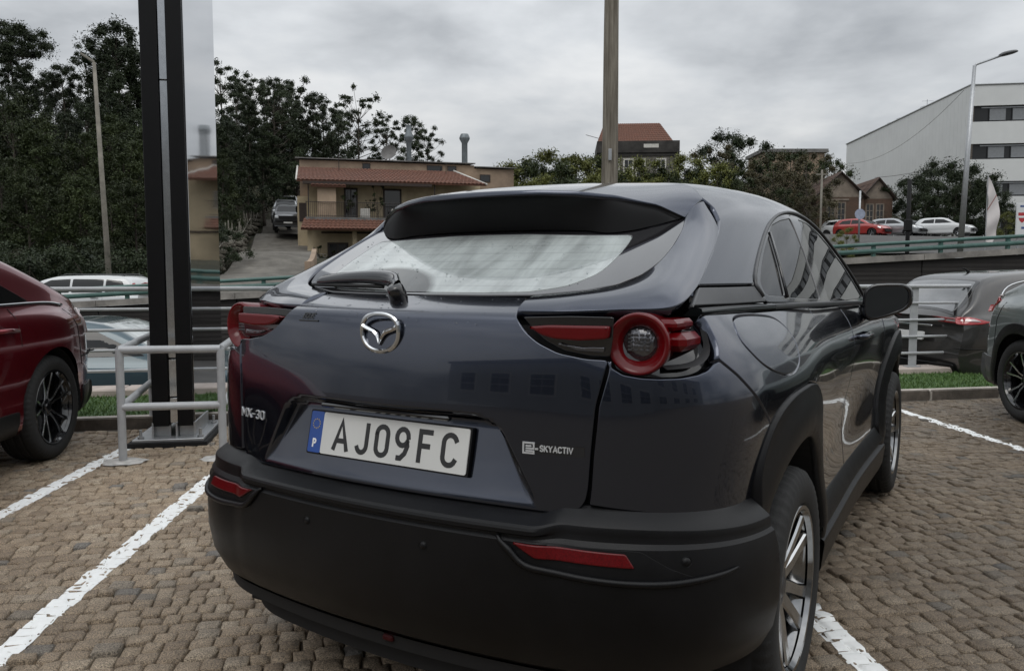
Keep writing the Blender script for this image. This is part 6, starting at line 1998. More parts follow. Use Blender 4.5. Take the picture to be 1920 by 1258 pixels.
M_pane_dark = NT('dark_pane'); _v = M_pane_dark.coord(); M_pane_dark.set(color=(.012, .013, .015), rough=.06, spec=.6); M_pane_dark = M_pane_dark.m

# --- the cream two-storey house
H0 = np.array([(572-960)/1500*46.0, 46.0])
hz = tz(*H0)
HO = empty('house', (H0[0], H0[1], 1.45), R(14), 'cream two-storey house with red tiled roofs, balcony and grey flues, beside the driveway', 'house')
# local: x along the facade (right), y back, z up from the ground
ez = 5.15; f2 = 3.05
mb = MB(); wbox(mb, .35, 10.6, 1.5, 7, -1.5, ez+.35); mb.build('wall', M_cream, HO)
mb = MB(); wbox(mb, 2.75, 3.0, .25, .6, -1.2, 2.4); mb.build('pillar', M_cream, HO); mb = MB(); wbox(mb, .20, .50, .15, .45, -1.2, 2.4); mb.build('pillar', M_cream, HO)
mb = MB(); wbox(mb, .12, 9.2, .15, 1.5, f2-.16, f2+.02); mb.build('balcony_floor', M_fibre, HO)
tile_roof('porch_roof', HO, (-.15, -.62, 2.36), (9.2, -.62, 2.36), (9.2, .28, 2.98), (.02, .28, 2.98), 40, 4)
mb = MB(); wbox(mb, 1.0, 10.6, 1.42, 1.46, 2.2, 2.3); mb.build('ceiling_beam', M_dwood, HO)
tile_roof('main_roof', HO, (-.35, .05, ez), (10.7, .05, ez), (9.2, 3.0, ez+1.06), (-.30, 3.0, ez+1.06), 46, 9)
mb = MB(); mb.tube([(-.36, .02, ez), (-.31, 3.0, ez+1.13)], .055, 6); mb.build('verge_tiles', M_trimw, HO, True); mb = MB(); mb.tube([(10.72, .02, ez), (9.22, 3.0, ez+1.13)], .06, 6); mb.build('verge_tiles', M_trimw, HO, True)
mb = MB(); wbox(mb, .0, 7.4, .05, .30, ez-.22, ez-.06); mb.build('fascia', M_dwood, HO)
tile_roof('lean_to_roof', HO, (.45, -.05, ez-.30), (2.4, -.05, ez-.30), (2.4, .6, ez-.02), (.45, .6, ez-.02), 8, 2)
mb = MB()
for x in (.30, 7.6): mb.tube([(x, .32, f2), (x, .32, ez-.05)], .035, 6)
mb.build('balcony_post', M_iron, HO)
BR = MB()
for x in np.arange(.18, 9.2, .11): BR.tube([(x, .22, f2+.02), (x, .22, f2+.86)], .010, 4, cap=False)
bo = BR.build('balcony_bars', M_iron, HO); bo['kind'] = 'stuff'
mb = MB(); mb.tube([(.16, .22, f2+.88), (9.2, .22, f2+.88)], .02, 6); mb.tube([(.16, .22, f2+.10), (9.2, .22, f2+.10)], .016, 6); mb.tube([(.16, .22, f2), (.16, .22, f2+.9)], .02, 6); mb.tube([(.16, .22, f2+.88), (.16, 1.5, f2+.88)], .02, 6); mb.build('balcony_rail', M_iron, HO)
for x0, x1 in ((2.45, 3.05), (4.75, 5.65)):
    f = window(HO, x0, x1, f2+.06, f2+1.75, 1.5, .10, 1 if x1-x0 < .9 else 0, M_dwood, nm='balcony_door')
mb = MB(); wbox(mb, .8, 1.85, .28, 1.49, f2+.02, ez-.06); mb.build('balcony_end_wall', plain('warm_cream', (.40, .30, .215), .9, var=.2, scale=1.2), HO)
window(HO, 1.45, 2.45, -.75, 1.55, 1.5, .11, 1, M_dwood, nm='front_door')
window(HO, 3.15, 3.5, -.35, 1.5, 1.5, .10, 0, M_dwood)
window(HO, 8.3, 8.9, f2+.6, f2+1.5, 1.5, .06, 0)
# cement lattice panel
mb = MB()
for i in range(4):
    for j in range(7): mb.lathe([(.085, 0), (.115, 0), (.115, .06), (.085, .06)], 10, Matrix.Translation((.62+.19*i, 1.40, -.55+.24*j)) @ Matrix.Rotation(R(90), 4, 'Z'), closed=True)
mb.build('lattice_screen', M_trimw, HO)
mb = MB(); wbox(mb, 10.6, 13.2, 3.3, 9, -1.5, ez+1.35); wbox(mb, -.2, 10.6, 3.3, 9, 3.0, ez+1.55); mb.build('rear_block', M_ochre, HO)
mb = MB()
for i in range(46):
    x0, x1 = -.45+i*.30, -.45+i*.30+.29
    h = ez+1.62 if x0 < 10.4 else ez+1.42
    v = [(x0, 3.1, h), (x1, 3.1, h), (x1, 7.5, h+.36), (x0, 7.5, h+.36)]; v += [(a, b, c+.06) for a, b, c in v]
    mb.add(v, [(3, 2, 1, 0), (4, 5, 6, 7), (0, 1, 5, 4), (1, 2, 6, 5), (2, 3, 7, 6), (3, 0, 4, 7)])
mb.build('fibre_roof', M_fibre, HO)
for x0, x1 in ((3.6, 4.0), (7.6, 8.5), (8.9, 9.4), (11.0, 11.6)): window(HO, x0, x1, ez+1.12 if x0 < 10 else ez+.55, ez+1.42 if x0 < 10 else ez+.95, 3.3, .04, 0, M_dwood, nm='vent_opening')
for x, h, cap in ((6.55, 2.35, 0), (10.15, 1.95, 1)):
    b = ez+1.7
    mb = MB(); mb.lathe([(.16, b-.2), (.16, b+h*.52), (.20, b+h*.55), (.30, b+h*.66), (.30, b+h*.70), (.17, b+h*.84), (.17, b+h)] if not cap else [(.19, b-.2), (.19, b+h*.70), (.34, b+h*.84), (.34, b+h*.88), (.24, b+h), (.02, b+h)], 16, Matrix.Translation((x, 4.2, 0)) @ Matrix.Rotation(R(-90), 4, 'Y'))
    mb.build('flue', M_flue, HO, 40)
mb = MB(); mb.lathe([(.02, .0), (.22, .03), (.40, .10), (.52, .20)], 24, Matrix.Translation((5.35, 4.4, ez+2.25)) @ Matrix.Rotation(R(-115), 4, 'Z') @ Matrix.Rotation(R(-25), 4, 'Y')); mb.tube([(5.35, 4.4, ez+1.7), (5.35, 4.4, ez+2.25)], .03, 6); mb.build('satellite_dish', M_fibre, HO, True)
mb = MB(); mb.tube([(2.1, 2.2, ez+.6), (2.1, 2.2, ez+1.9)], .02, 5); mb.tube([(8.6, 2.2, ez+.6), (8.6, 2.2, ez+1.5)], .02, 5); mb.build('aerial_mast', M_iron, HO)
mb = MB(); wbox(mb, -.35, .35, 2.0, 5.0, -1.4, 4.4); mb.build('side_wing', M_cream, HO)
mb = MB(); wbox(mb, -.25, .15, 1.96, 2.0, 2.9, 4.0); mb.build('side_window', M_dwood, HO)
# planters and plants on the balcony and by the door are trees of their own, see below
# --- walls either side of the driveway
M_dry = plain('dry_stone', (.105, .095, .075), .95, var=.5, scale=6, bump=.6, bscale=20)
DW = empty('dry_stone_wall', (dcl[20][0], dcl[20][1], 0), 0, 'low dry stone wall with leaning stakes along the left side of the driveway', 'wall')
def stone_mesh(r):
    v = []
    for a in np.arange(7)*2*np.pi/7:
        q = .8+.35*r.random(); v.append((q*math.cos(a), q*math.sin(a)))
    mb = MB(); k = 7
    top = [(x*.75, y*.75, .42) for x, y in v]; mid = [(x, y, .0) for x, y in v]; bot = [(x*.8, y*.8, -.42) for x, y in v]
    mb.add(top+mid+bot, [tuple(range(7)), tuple(range(20, 13, -1))]+[(i, i+7, (i+1) % 7+7, (i+1) % 7) for i in range(7)]+[(i+7, i+14, (i+1) % 7+14, (i+1) % 7+7) for i in range(7)])
    return mb.mesh('wall_stone', M_dry, False)
sm = [stone_mesh(rng) for _ in range(8)]
cnt = 0
for i in range(7, 40):
    p = dcl[i]; t = dcl[i]-dcl[i-1]; L = np.linalg.norm(t); t /= L; n_ = np.array([-t[1], t[0]])
    for k in range(3):
        for j in range(2):
            if cnt >= 200: break
            q = p+t*L*(k/3)+n_*(2.25+rng.uniform(-.08, .08))
            o = link('wall_stone', sm[rng.integers(0, 8)], DW, (q[0]-dcl[20][0], q[1]-dcl[20][1], dz_at(i)+.10+.30*j), (rng.uniform(-.3, .3), rng.uniform(-.3, .3), rng.uniform(0, 6)))
            sc = rng.uniform(.20, .30); o.scale = (sc, sc, sc*.9); cnt += 1
FN = empty('stake_fence', (dcl[20][0], dcl[20][1], 0), 0, 'rickety grey stake fence climbing along the driveway above the stone wall', 'fence')
for i in range(6, 46):
    p = dcl[i]; t = dcl[i]-dcl[i-1]; L = np.linalg.norm(t); t /= L; n_ = np.array([-t[1], t[0]])
    for k in range(2 if i < 30 else 1):
        q = p+t*L*k/2+n_*(2.45)
        a = np.array([q[0]-dcl[20][0], q[1]-dcl[20][1], dz_at(i)+.1]); b = a+np.array([rng.uniform(-.18, .18), rng.uniform(-.1, .1), rng.uniform(1.0, 1.55)])
        MB().tube([a, b], [.045, .030], 5).build('stake', M_pole, FN)
for k, zz_ in enumerate((.55, 1.0)):
    MB().tube([(dcl[i][0]-dcl[20][0]-2.4, dcl[i][1]-dcl[20][1]+.5, dz_at(i)+zz_+.1*math.sin(i)) for i in range(6, 46, 2)], .025, 5).build('fence_rail', M_pole, FN)
GW = empty('garden_wall', (dcl[17][0]+2.2, dcl[17][1], 0), 0, 'low pale rendered wall on the right of the driveway by the house', 'wall')
for i in range(13, 18):
    p, q = dcl[i], dcl[i+1]
    a = np.array([p[0]+1.85-dcl[17][0]-2.2, p[1]-dcl[17][1]]); b = np.array([q[0]+1.85-dcl[17][0]-2.2, q[1]-dcl[17][1]])
    mb = MB(); z0, z1 = dz_at(i), dz_at(i+1); h = .55
    v = [(a[0], a[1], z0-.5), (b[0], b[1], z1-.5), (b[0], b[1], z1+h), (a[0], a[1], z0+h)]; v += [(x+.22, y, z) for x, y, z in v]
    mb.add(v, [(0, 1, 2, 3), (7, 6, 5, 4), (3, 2, 6, 7), (0, 3, 7, 4), (2, 1, 5, 6)]); mb.build('wall_section', M_ochre, GW)

# --- white office block, right
corner = np.array([(1803-960)/1500*80.0, 80.0])
zt = 1.243+(514-168)*80/1500; bz = tz(*corner)-1.0
OB = empty('office_block', (corner[0], corner[1], bz), R(0), 'large white office block with ribbed flank and dark window bands, upper right', 'building')
Ho = zt-bz
M_wclad = plain('white_cladding', (.62, .63, .62), .55, var=.05, scale=.5)
fl = np.array([(1578-960)/1500*116.0, 116.0])-corner            # the flank runs back to here
fr_ = np.array([30.0, -4.5])                                   # the front runs to the right
def wallq(mb, a, b, z0, z1, th=.3):
    a, b = np.array(a, float), np.array(b, float); u = (b-a)/np.linalg.norm(b-a); n_ = np.array([-u[1], u[0]])*th
    v = [(a[0], a[1], z0), (b[0], b[1], z0), (b[0], b[1], z1), (a[0], a[1], z1)]; v += [(x+n_[0], y+n_[1], z) for x, y, z in v]
    return mb.add(v, [(0, 1, 2, 3), (7, 6, 5, 4), (3, 2, 6, 7), (0, 3, 7, 4), (2, 1, 5, 6), (1, 0, 4, 5)])
L_ = np.linalg.norm(fl); npn = 44
for k in range(npn):                                            # flank of upright cladding panels
    a = fl*(k/npn)+fl/L_*.012; b = fl*((k+1)/npn)-fl/L_*.012
    mb = MB(); wallq(mb, b, a, 0, Ho-.02, .25); mb.build('cladding_panel', M_wclad, OB)
mb = MB(); wallq(mb, fl, np.array([0, 0.]), 0, Ho-.1, .3)
vv = mb.v[0]; inw = np.array([math.copysign(1, fl[1])*.0, 0]); vv[:, 0] += .10; mb.build('flank_core', M_conc_dark, OB)
mb = MB(); mb.tube([(fl[0]-.05, fl[1], Ho+.02), (0, -.05, Ho+.02), (fr_[0], fr_[1], Ho+.02)], .10, 6); mb.build('parapet_cap', M_galv, OB)
uf = fr_/np.linalg.norm(fr_)
def zpx(py): return 1.243+(514-py)*80/1500-bz
bands = [(zpx(235), zpx(206)), (zpx(303), zpx(275)), (zpx(371), zpx(343)), (zpx(440), zpx(412))]
edges = [Ho]+[e for b in bands for e in b[::-1]]+[0]
for k in range(0, len(edges), 2):
    for j in range(5):
        mb = MB(); wallq(mb, fr_*(j/5)+uf*.01, fr_*((j+1)/5)-uf*.01, edges[k+1], edges[k], .25); mb.build('spandrel_panel', M_wclad, OB)
M_band = plain('dark_window_band', (.012, .013, .014), .35, var=.2)
M_blind = plain('pale_blind', (.20, .21, .22), .5, var=.1)
for z0, z1 in bands:
    q0 = np.array([.25, .35])
    mb = MB(); wallq(mb, q0, fr_+np.array([0, .35]), z0, z1, .1); mb.build('window_band', M_band, OB)
    for j in range(14):
        s0 = 1.9+j*2.1+(.25 if j % 3 == 2 else 0)
        a = uf*s0+np.array([0, .30]); b = uf*(s0+1.6)+np.array([0, .30])
        mb = MB(); wallq(mb, a, b, z0+.10, z1-.22, .05); f = mb.build('window', M_band, OB)
        mb = MB(); wallq(mb, a+uf*.07+np.array([0, -.03]), b-uf*.07+np.array([0, -.03]), z0+.16, z1-.28, .02); mb.build('pane', M_blind if j % 4 != 3 else M_pane_dark, f)
    mb = MB(); wallq(mb, uf*1.2+np.array([0, .28]), fr_+np.array([0, .28]), z1-.20, z1-.12, .06); mb.build('blind_box', M_galv, OB)
mb = MB(); n_ = np.array([-uf[1], uf[0]])
mb.add([(0.3, .4, Ho-.15), (fr_[0], fr_[1]+.4, Ho-.15), (fr_[0]+3, fl[1], Ho-.15), (fl[0]+.4, fl[1], Ho-.15)], [(0, 1, 2, 3)]); mb.build('flat_roof', M_fibre, OB)
for t in (.33, .52, .60, .78):
    p = fl*t; mb = MB(); mb.box((p[0]+.8, p[1], Ho+.18), (.9, .9, .35)); mb.build('roof_unit', M_galv, OB)
mb = MB(); mb.tube([(fl[0]*.35+1.2, fl[1]*.35, Ho), (fl[0]*.35+1.2, fl[1]*.35, Ho+1.3)], .03, 5); mb.tube([(fl[0]*.35+.6, fl[1]*.35, Ho+1.1), (fl[0]*.35+1.9, fl[1]*.35, Ho+1.15)], .02, 5); mb.build('roof_aerial', M_galv, OB)
# overhead wires from the lamp post to the block's far end
def wire(p, q, sag, lab):
    p, q = np.array(p), np.array(q); t = np.linspace(0, 1, 24)[:, None]
    w = p+(q-p)*t; w[:, 2] -= sag*4*(t*(1-t))[:, 0]
    tag(MB().tube(w, .018, 5).build('overhead_wire', M_iron, None, True), lab, 'wire', 'overhead wires')
wire(((1790-960)/1500*77, 77, 1.243+(514-178)*77/1500), ((1583-960)/1500*110, 110, 1.243+(514-310)*110/1500), 1.7, 'thin dark overhead wire sagging diagonally across the white office flank')
wire(((1800-960)/1500*70, 70, 1.243+(514-300)*70/1500), ((1632-960)/1500*72, 72, 1.243+(514-336)*72/1500), .3, 'lower overhead wire running to the roof of the old brick house')

# --- old brick house with two gables
OH0 = np.array([(1540-960)/1500*70.0, 70.0])
bz = tz(*OH0)-.4
OH = empty('old_house', (OH0[0], OH0[1], bz), R(-6), 'old brown brick house with two gables and shuttered windows, below the white block', 'house')
M_brick = NT('brown_brick'); _v = M_brick.coord()
_b = M_brick.n('ShaderNodeTexBrick'); M_brick.l(M_brick.mapping(_v, (1, 1, 1), rot=(R(90), 0, 0)), _b.inputs['Vector']); _b.inputs['Scale'].default_value = 4
_b.inputs['Color1'].default_value = (.10, .052, .036, 1); _b.inputs['Color2'].default_value = (.145, .075, .05, 1); _b.inputs['Mortar'].default_value = (.10, .085, .07, 1); _b.inputs['Mortar Size'].default_value = .01
M_brick.set(color=M_brick.mix(M_brick.noise(_v, 1.5, 5, .6), _b.outputs[0], (.07, .055, .04)), rough=.9); M_brick = M_brick.m
M_gable = plain('grey_gable_render', (.21, .175, .14), .9, var=.4, scale=1.4)
M_tile_old = plain('lichened_tiles', (.085, .055, .042), .9, var=.45, scale=1.5)
g0 = 1.243+(514-372)*70/1500-bz; rg = 1.243+(514-328)*70/1500-bz
OH.scale = (1.13, 1.13, 1)
mb = MB(); wbox(mb, -.6, 2.9, 0, 8, 0, g0); wbox(mb, 2.9, 5.1, .25, 8, 0, g0-.15); mb.build('wall', M_brick, OH)
def gable(x0, x1, y, z0, zr): 
    mb = MB(); mb.add([(x0, y, z0), (x1, y, z0), ((x0+x1)/2, y, zr), (x0, y+.2, z0), (x1, y+.2, z0), ((x0+x1)/2, y+.2, zr)], [(0, 1, 2), (5, 4, 3), (1, 0, 3, 4), (2, 1, 4, 5), (0, 2, 5, 3)]); mb.build('gable', M_gable, OH)
    xm = (x0+x1)/2
    tile_roof('roof', OH, (x0-.3, 8, z0-.1), (x0-.3, y-.25, z0-.1), (xm, y-.25, zr+.1), (xm, 8, zr+.1), 26, 4, M_tile_old)
    tile_roof('roof', OH, (x1+.3, y-.25, z0-.1), (x1+.3, 8, z0-.1), (xm, 8, zr+.1), (xm, y-.25, zr+.1), 26, 4, M_tile_old)
    mb = MB(); mb.tube([(x0-.32, y-.27, z0-.16), (xm, y-.27, zr+.06), (x1+.32, y-.27, z0-.16)], .07, 5); mb.build('barge_board', M_dwood, OH)
gable(-.6, 2.9, -.01, g0, rg); gable(2.9, 5.1, .24, g0-.15, rg-.5)
for x0, x1 in ((.25, .75), (1.0, 1.5)): window(OH, x0, x1, g0-2.0, g0-.5, 0, .09, 1, M_gable, bars=2)
for x0, x1 in ((3.2, 3.65), (3.95, 4.4)): window(OH, x0, x1, g0-2.2, g0-.65, .25, .09, 1, M_gable, bars=2)
mb = MB(); wbox(mb, -.1, 1.8, -.06, 0, g0-.30, g0-.15); mb.build('string_course', M_gable, OH); mb = MB(); wbox(mb, -.6, 2.9, -.05, 0, g0-2.6, g0-2.45); mb.build('string_course', M_gable, OH)
tile_roof('porch_roof', OH, (2.4, -1.4, g0-3.2), (5.2, -1.4, g0-3.2), (5.2, .2, g0-2.5), (2.4, .2, g0-2.5), 14, 3, M_tile_old)

# --- turreted house on the rise behind the pole
d = 88.0; tx_ = (1153-960)/1500*d; bz = tz(tx_, d)-1.0
TH = empty('old_villa', (tx_, d, bz), R(-4), 'old soot-stained villa with steep red mansard roof, on the rise behind the wooden pole', 'house')
zc1 = 1.243+(514-270)*d/1500-bz; zr_ = 1.243+(514-231)*d/1500-bz; wd = (1268-1153)/1500*d
M_soot = plain('sooty_stone', (.040, .037, .034), .9, var=.5, scale=1.2)
M_greyst = plain('grey_stone', (.13, .12, .105), .9, var=.5, scale=.9)
mb = MB(); wbox(mb, -1.9, wd-.2, 0, 7, 0, zc1-1.6); mb.build('wall', M_greyst, TH)
mb = MB(); wbox(mb, -2.1, wd, -.25, 7.2, zc1-1.25, zc1); wbox(mb, -2.0, wd-.1, -.12, 7.1, zc1-1.6, zc1-1.25); mb.build('cornice', M_soot, TH)
mb = MB(); wbox(mb, 2.9, 4.5, -.30, -.25, zc1-.75, zc1-.35); mb.build('cornice_panel', M_trimw, TH)
mb = MB(); wbox(mb, wd-.55, wd+.0, -.1, .5, 0, zc1-1.3); mb.build('corner_quoin', M_soot, TH)
tile_roof('mansard_roof', TH, (-2.0, .1, zc1), (wd-.7, .1, zc1), (wd-1.9, 2.4, zr_), (-1.2, 2.4, zr_), 26, 9)
tile_roof('mansard_roof', TH, (wd-.7, .1, zc1), (wd-.7, 7, zc1), (wd-1.9, 5, zr_), (wd-1.9, 2.4, zr_), 22, 9)
tile_roof('mansard_roof', TH, (-2.0, 7, zc1), (-2.0, .1, zc1), (-1.2, 2.4, zr_), (-1.2, 5, zr_), 22, 9)
for x0 in (-.6, .9, 2.2, 4.4): window(TH, x0, x0+.8, zc1-3.7, zc1-2.0, 0, .16, 1, M_trimw, bars=1)
mb = MB(); mb.tube([(-1.9, 1, zc1+.5), (-3.3, 1, zc1+.9)], .03, 5); mb.build('aerial', M_iron, TH)
# --- flat-topped ochre building among the trees to the right of the villa
d = 95.0; x = (1450-960)/1500*d; bz = tz(x, d)
FB = empty('low_building', (x, d, bz), 0, 'low ochre flat-roofed building showing just above the trees, right of the villa', 'building')
zt = 1.243+(514-284)*d/1500-bz
mb = MB(); wbox(mb, -1.6, 5.6, 0, 6, 0, zt-.4); mb.build('wall', M_ochre, FB); mb = MB(); wbox(mb, -1.9, 5.9, -.3, 6.3, zt-.4, zt); mb.build('roof', M_fibre, FB)
# --- the building behind the viewpoint, seen mirrored in the paintwork
M_behind = plain('pale_painted_render', (.33, .33, .32), .8, var=.08, scale=.4)
BB = empty('showroom_building', (-4, -15.5, 0), 0, 'pale building with cross-barred windows, mirrored in the dark car tail', 'building')
xs_b = [-22, -17, -12, -7, -2, 3, 8, 13, 18, 26]
mb = MB(); wbox(mb, -24, 8, -6, 0, -.02, 5.2); wbox(mb, 8, 30, -6, -2.0, -.02, 8.2); mb.build('wall', M_behind, BB)
mb = MB(); wbox(mb, -24.2, 8.2, -6, .25, 5.2, 5.55); wbox(mb, 8, 30.2, -6, -1.75, 8.2, 8.5); mb.build('cornice', M_fibre, BB)
def back_window(x, z0, z1, w, y):
    mb = MB(); wbox(mb, x-w/2-.12, x+w/2+.12, y-.02, y+.06, z0-.12, z1+.12); f = mb.build('window', M_trimw, BB)
    for i in range(2):
        for j in range(3):
            mb = MB(); wbox(mb, x-w/2+i*w/2+.03, x-w/2+(i+1)*w/2-.03, y+.06, y+.075, z0+j*(z1-z0)/3+.03, z0+(j+1)*(z1-z0)/3-.03); mb.build('pane', M_pane_dark, f)
for x in (-20.5, -16, -11.5, -7, -2.5, 2, 6): back_window(x, 1.3, 3.5, 2.3, .0)
for x in (11, 15.5, 20, 24.5): back_window(x, 4.9, 6.7, 1.8, -2.0); back_window(x, 1.3, 3.4, 2.2, -2.0)
# neighbour cars parked behind the viewpoint show in the reflections as well
# ------------------------------------------------------------------ trees and plants
def leaf_mat(name, lo, hi, old, rough=.55):
    t = NT(name); v = t.coord()
    r = t.n('ShaderNodeObjectInfo').outputs['Random']
    at = t.n('ShaderNodeAttribute', attribute_name='tone').outputs['Fac']
    c = t.ramp(at, [(0, lo), (.65, hi), (.93, hi), (1, old)])
    q = t.math('ADD', .72, t.math('MULTIPLY', r, .5))
    c2 = t.n('ShaderNodeVectorMath', operation='SCALE'); t.l(c, c2.inputs[0]); t.l(q, c2.inputs['Scale'])
    t.set(color=c2.outputs[0], rough=rough, spec=.25)
    return t.m
M_bark = plain('bark', (.055, .045, .036), .95, var=.4, scale=4, bump=.5, bscale=20)
M_leaf_d = leaf_mat('dark_evergreen_leaf', (.010, .016, .008), (.029, .041, .017), (.045, .040, .022))
M_leaf_g = leaf_mat('olive_leaf', (.012, .018, .006), (.036, .049, .015), (.075, .075, .028))
M_leaf_e = leaf_mat('eucalyptus_leaf', (.015, .023, .012), (.042, .056, .027), (.075, .068, .045))
M_leaf_l = leaf_mat('bright_shrub_leaf', (.055, .065, .014), (.15, .16, .042), (.21, .18, .07))
M_leaf_b = leaf_mat('brownish_leaf', (.030, .028, .014), (.070, .062, .030), (.11, .075, .045))
def leaves(centres, radii, per, size, r, flat=.8, droop=0):
    per0 = per; per = int(per*3.0); size = size*.56
    """leaf-sized bent cards through ellipsoidal clumps"""
    N = len(centres)*per
    d = r.normal(0, 1, (N, 3)); d /= np.linalg.norm(d, axis=1)[:, None]
    rad = np.minimum(np.abs(r.normal(0, .46, N))+.12, 1.0)
    c = np.repeat(centres, per, 0); rr = np.repeat(radii, per)[:, None]
    st = np.repeat(r.uniform(.7, 1.35, (len(centres), 3)), per, 0)
    P = c+d*rad[:, None]*rr*st*np.array([1, 1, flat])
    a = r.normal(0, 1, (N, 3)); a += d*.5; a[:, 2] -= droop; a /= np.linalg.norm(a, axis=1)[:, None]
    b = np.cross(a, r.normal(0, 1, (N, 3))); b /= np.linalg.norm(b, axis=1)[:, None]+1e-9
    s = size*r.uniform(.6, 1.4, N)[:, None]
    V = np.stack([P-a*s, P+b*s*.36, P+a*s, P-b*s*.36], 1)
    # broad sprays in the heart of each clump close the view through it
    nb = max(2, per0//11); per += nb
    Nb = len(centres)*nb
    d2 = r.normal(0, 1, (Nb, 3)); d2 /= np.linalg.norm(d2, axis=1)[:, None]
    cR = np.repeat(radii, nb)[:, None]
    Pb = np.repeat(centres, nb, 0)+d2*cR*.38*r.random((Nb, 1))*np.array([1, 1, flat])
    ab = r.normal(0, 1, (Nb, 3)); ab /= np.linalg.norm(ab, axis=1)[:, None]; bb = np.cross(ab, d2); bb /= np.linalg.norm(bb, axis=1)[:, None]+1e-9
    sb_ = cR*r.uniform(.16, .34, (Nb, 1))
    Vb = np.stack([Pb-ab*sb_, Pb+bb*sb_*.6, Pb+ab*sb_, Pb-bb*sb_*.6], 1)
    n = len(centres)
    V = np.concatenate([V.reshape(n, -1, 4, 3), Vb.reshape(n, -1, 4, 3)], 1).reshape(-1, 4, 3)
    return V.reshape(-1, 3), N+Nb
def tree_meshes(r, H, crown0, width, nclump, per, size, mat, shape='round', trunk_r=.16, gap=.0, droop=.2, flat=.8, cs=1.0):
    """trunk with limbs, and a crown of leaf clumps; returns (trunk mesh, crown mesh)"""
    mb = MB()
    lean = r.normal(0, .03, 2)
    spine = np.array([(lean[0]*z+.12*math.sin(z*.5), lean[1]*z, z) for z in np.linspace(0, H*.86, 12)])
    mb.tube(spine, np.linspace(trunk_r, trunk_r*.25, 12), 7)
    C, Rd = [], []
    for k in range(nclump):
        t = (k+.5)/nclump
        z = crown0+(H-crown0)*(t**.85)
        if shape == 'round': w = width*math.sqrt(max(.05, 1-(2*(z-crown0)/(H-crown0)-.85)**2*.75))
        elif shape == 'cone': w = width*(1.05-.85*t)
        else: w = width*(.55+.6*math.sin(math.pi*(t*.8+.15)))
        a = k*2.399+r.uniform(-.5, .5); q = w*math.sqrt(r.uniform(.08, 1))
        c = np.array([lean[0]*z+q*math.cos(a), lean[1]*z+q*math.sin(a), z+r.uniform(-.3, .3)])
        C.append(c); Rd.append(cs*width*r.uniform(.22, .46)*(1-.35*t if shape != 'round' else 1-.25*t))
        if k % 2 == 0 or shape == 'airy':
            z0 = min(z-.2*q, H*.84); z0 = max(z0-.9, crown0*.6)
            s = np.array([lean[0]*z0+.12*math.sin(z0*.5), lean[1]*z0, z0]); m_ = (s+c)/2+np.array([0, 0, -.12*q])
            mb.tube([s, m_, c], [trunk_r*.38*(1-.5*t), trunk_r*.25*(1-.5*t), .015], 5, cap=False)
    tm_ = mb.mesh('trunk', M_bark, True)
    V, N = leaves(np.array(C), np.array(Rd), per, size, r, flat, droop)
    me = fast_mesh('crown', V, np.arange(N*4).reshape(-1, 4), mat)
    at = me.attributes.new('tone', 'FLOAT', 'POINT')
    tn = np.clip(np.repeat(np.repeat(r.random(nclump), N//nclump)*.5+r.random(N)*.5, 4), 0, 1)
    at.data.foreach_set('value', tn.astype(np.float32))
    return tm_, me
r2 = np.random.default_rng(5)
KIND = {
 'pine': [tree_meshes(r2, 13, 2.4, 2.9, 44, 190, .20, M_leaf_d, 'round', .20), tree_meshes(r2, 15, 2.8, 2.5, 46, 180, .20, M_leaf_d, 'cone', .20), tree_meshes(r2, 12, 2.2, 3.2, 44, 190, .21, M_leaf_d, 'round', .20)],
 'euc': [tree_meshes(r2, 15, 4.6, 2.5, 52, 95, .20, M_leaf_e, 'airy', .17, droop=.6, cs=.78), tree_meshes(r2, 14, 3.6, 2.7, 56, 95, .20, M_leaf_e, 'round', .17, droop=.6, cs=.78)],
 'airy': [tree_meshes(r2, 11, 3.2, 2.4, 44, 52, .19, M_leaf_e, 'airy', .13, droop=.6, cs=.75)],
 'mimosa': [tree_meshes(r2, 9, .8, 2.9, 40, 190, .15, M_leaf_g, 'cone', .15, droop=.3), tree_meshes(r2, 8, .6, 3.0, 38, 190, .15, M_leaf_g, 'round', .14, droop=.3)],
 'umbrella': [tree_meshes(r2, 13, 10.2, 3.6, 30, 190, .19, M_leaf_d, 'round', .20, flat=.5, cs=1.15)],
 'shrub': [tree_meshes(r2, 4.2, .3, 1.9, 22, 130, .13, M_leaf_l, 'round', .07), tree_meshes(r2, 4.0, .3, 2.1, 22, 130, .13, M_leaf_g, 'round', .07)],
 'brown': [tree_meshes(r2, 6.5, .8, 2.4, 28, 130, .15, M_leaf_b, 'airy', .10), tree_meshes(r2, 6.0, .6, 2.6, 28, 130, .15, M_leaf_g, 'round', .10)],
 'bush': [tree_meshes(r2, 4.6, .2, 2.3, 30, 170, .11, M_leaf_d, 'round', .10)],
 'bramble': [tree_meshes(r2, 1.7, .05, 1.3, 14, 120, .075, M_leaf_d, 'round', .03, flat=.6), tree_meshes(r2, 1.5, .05, 1.4, 14, 120, .075, M_leaf_e, 'round', .03, flat=.6)],
 'pot': [tree_meshes(r2, 1.7, .3, .40, 9, 34, .085, M_leaf_g, 'airy', .02)],
}
_kc = {}
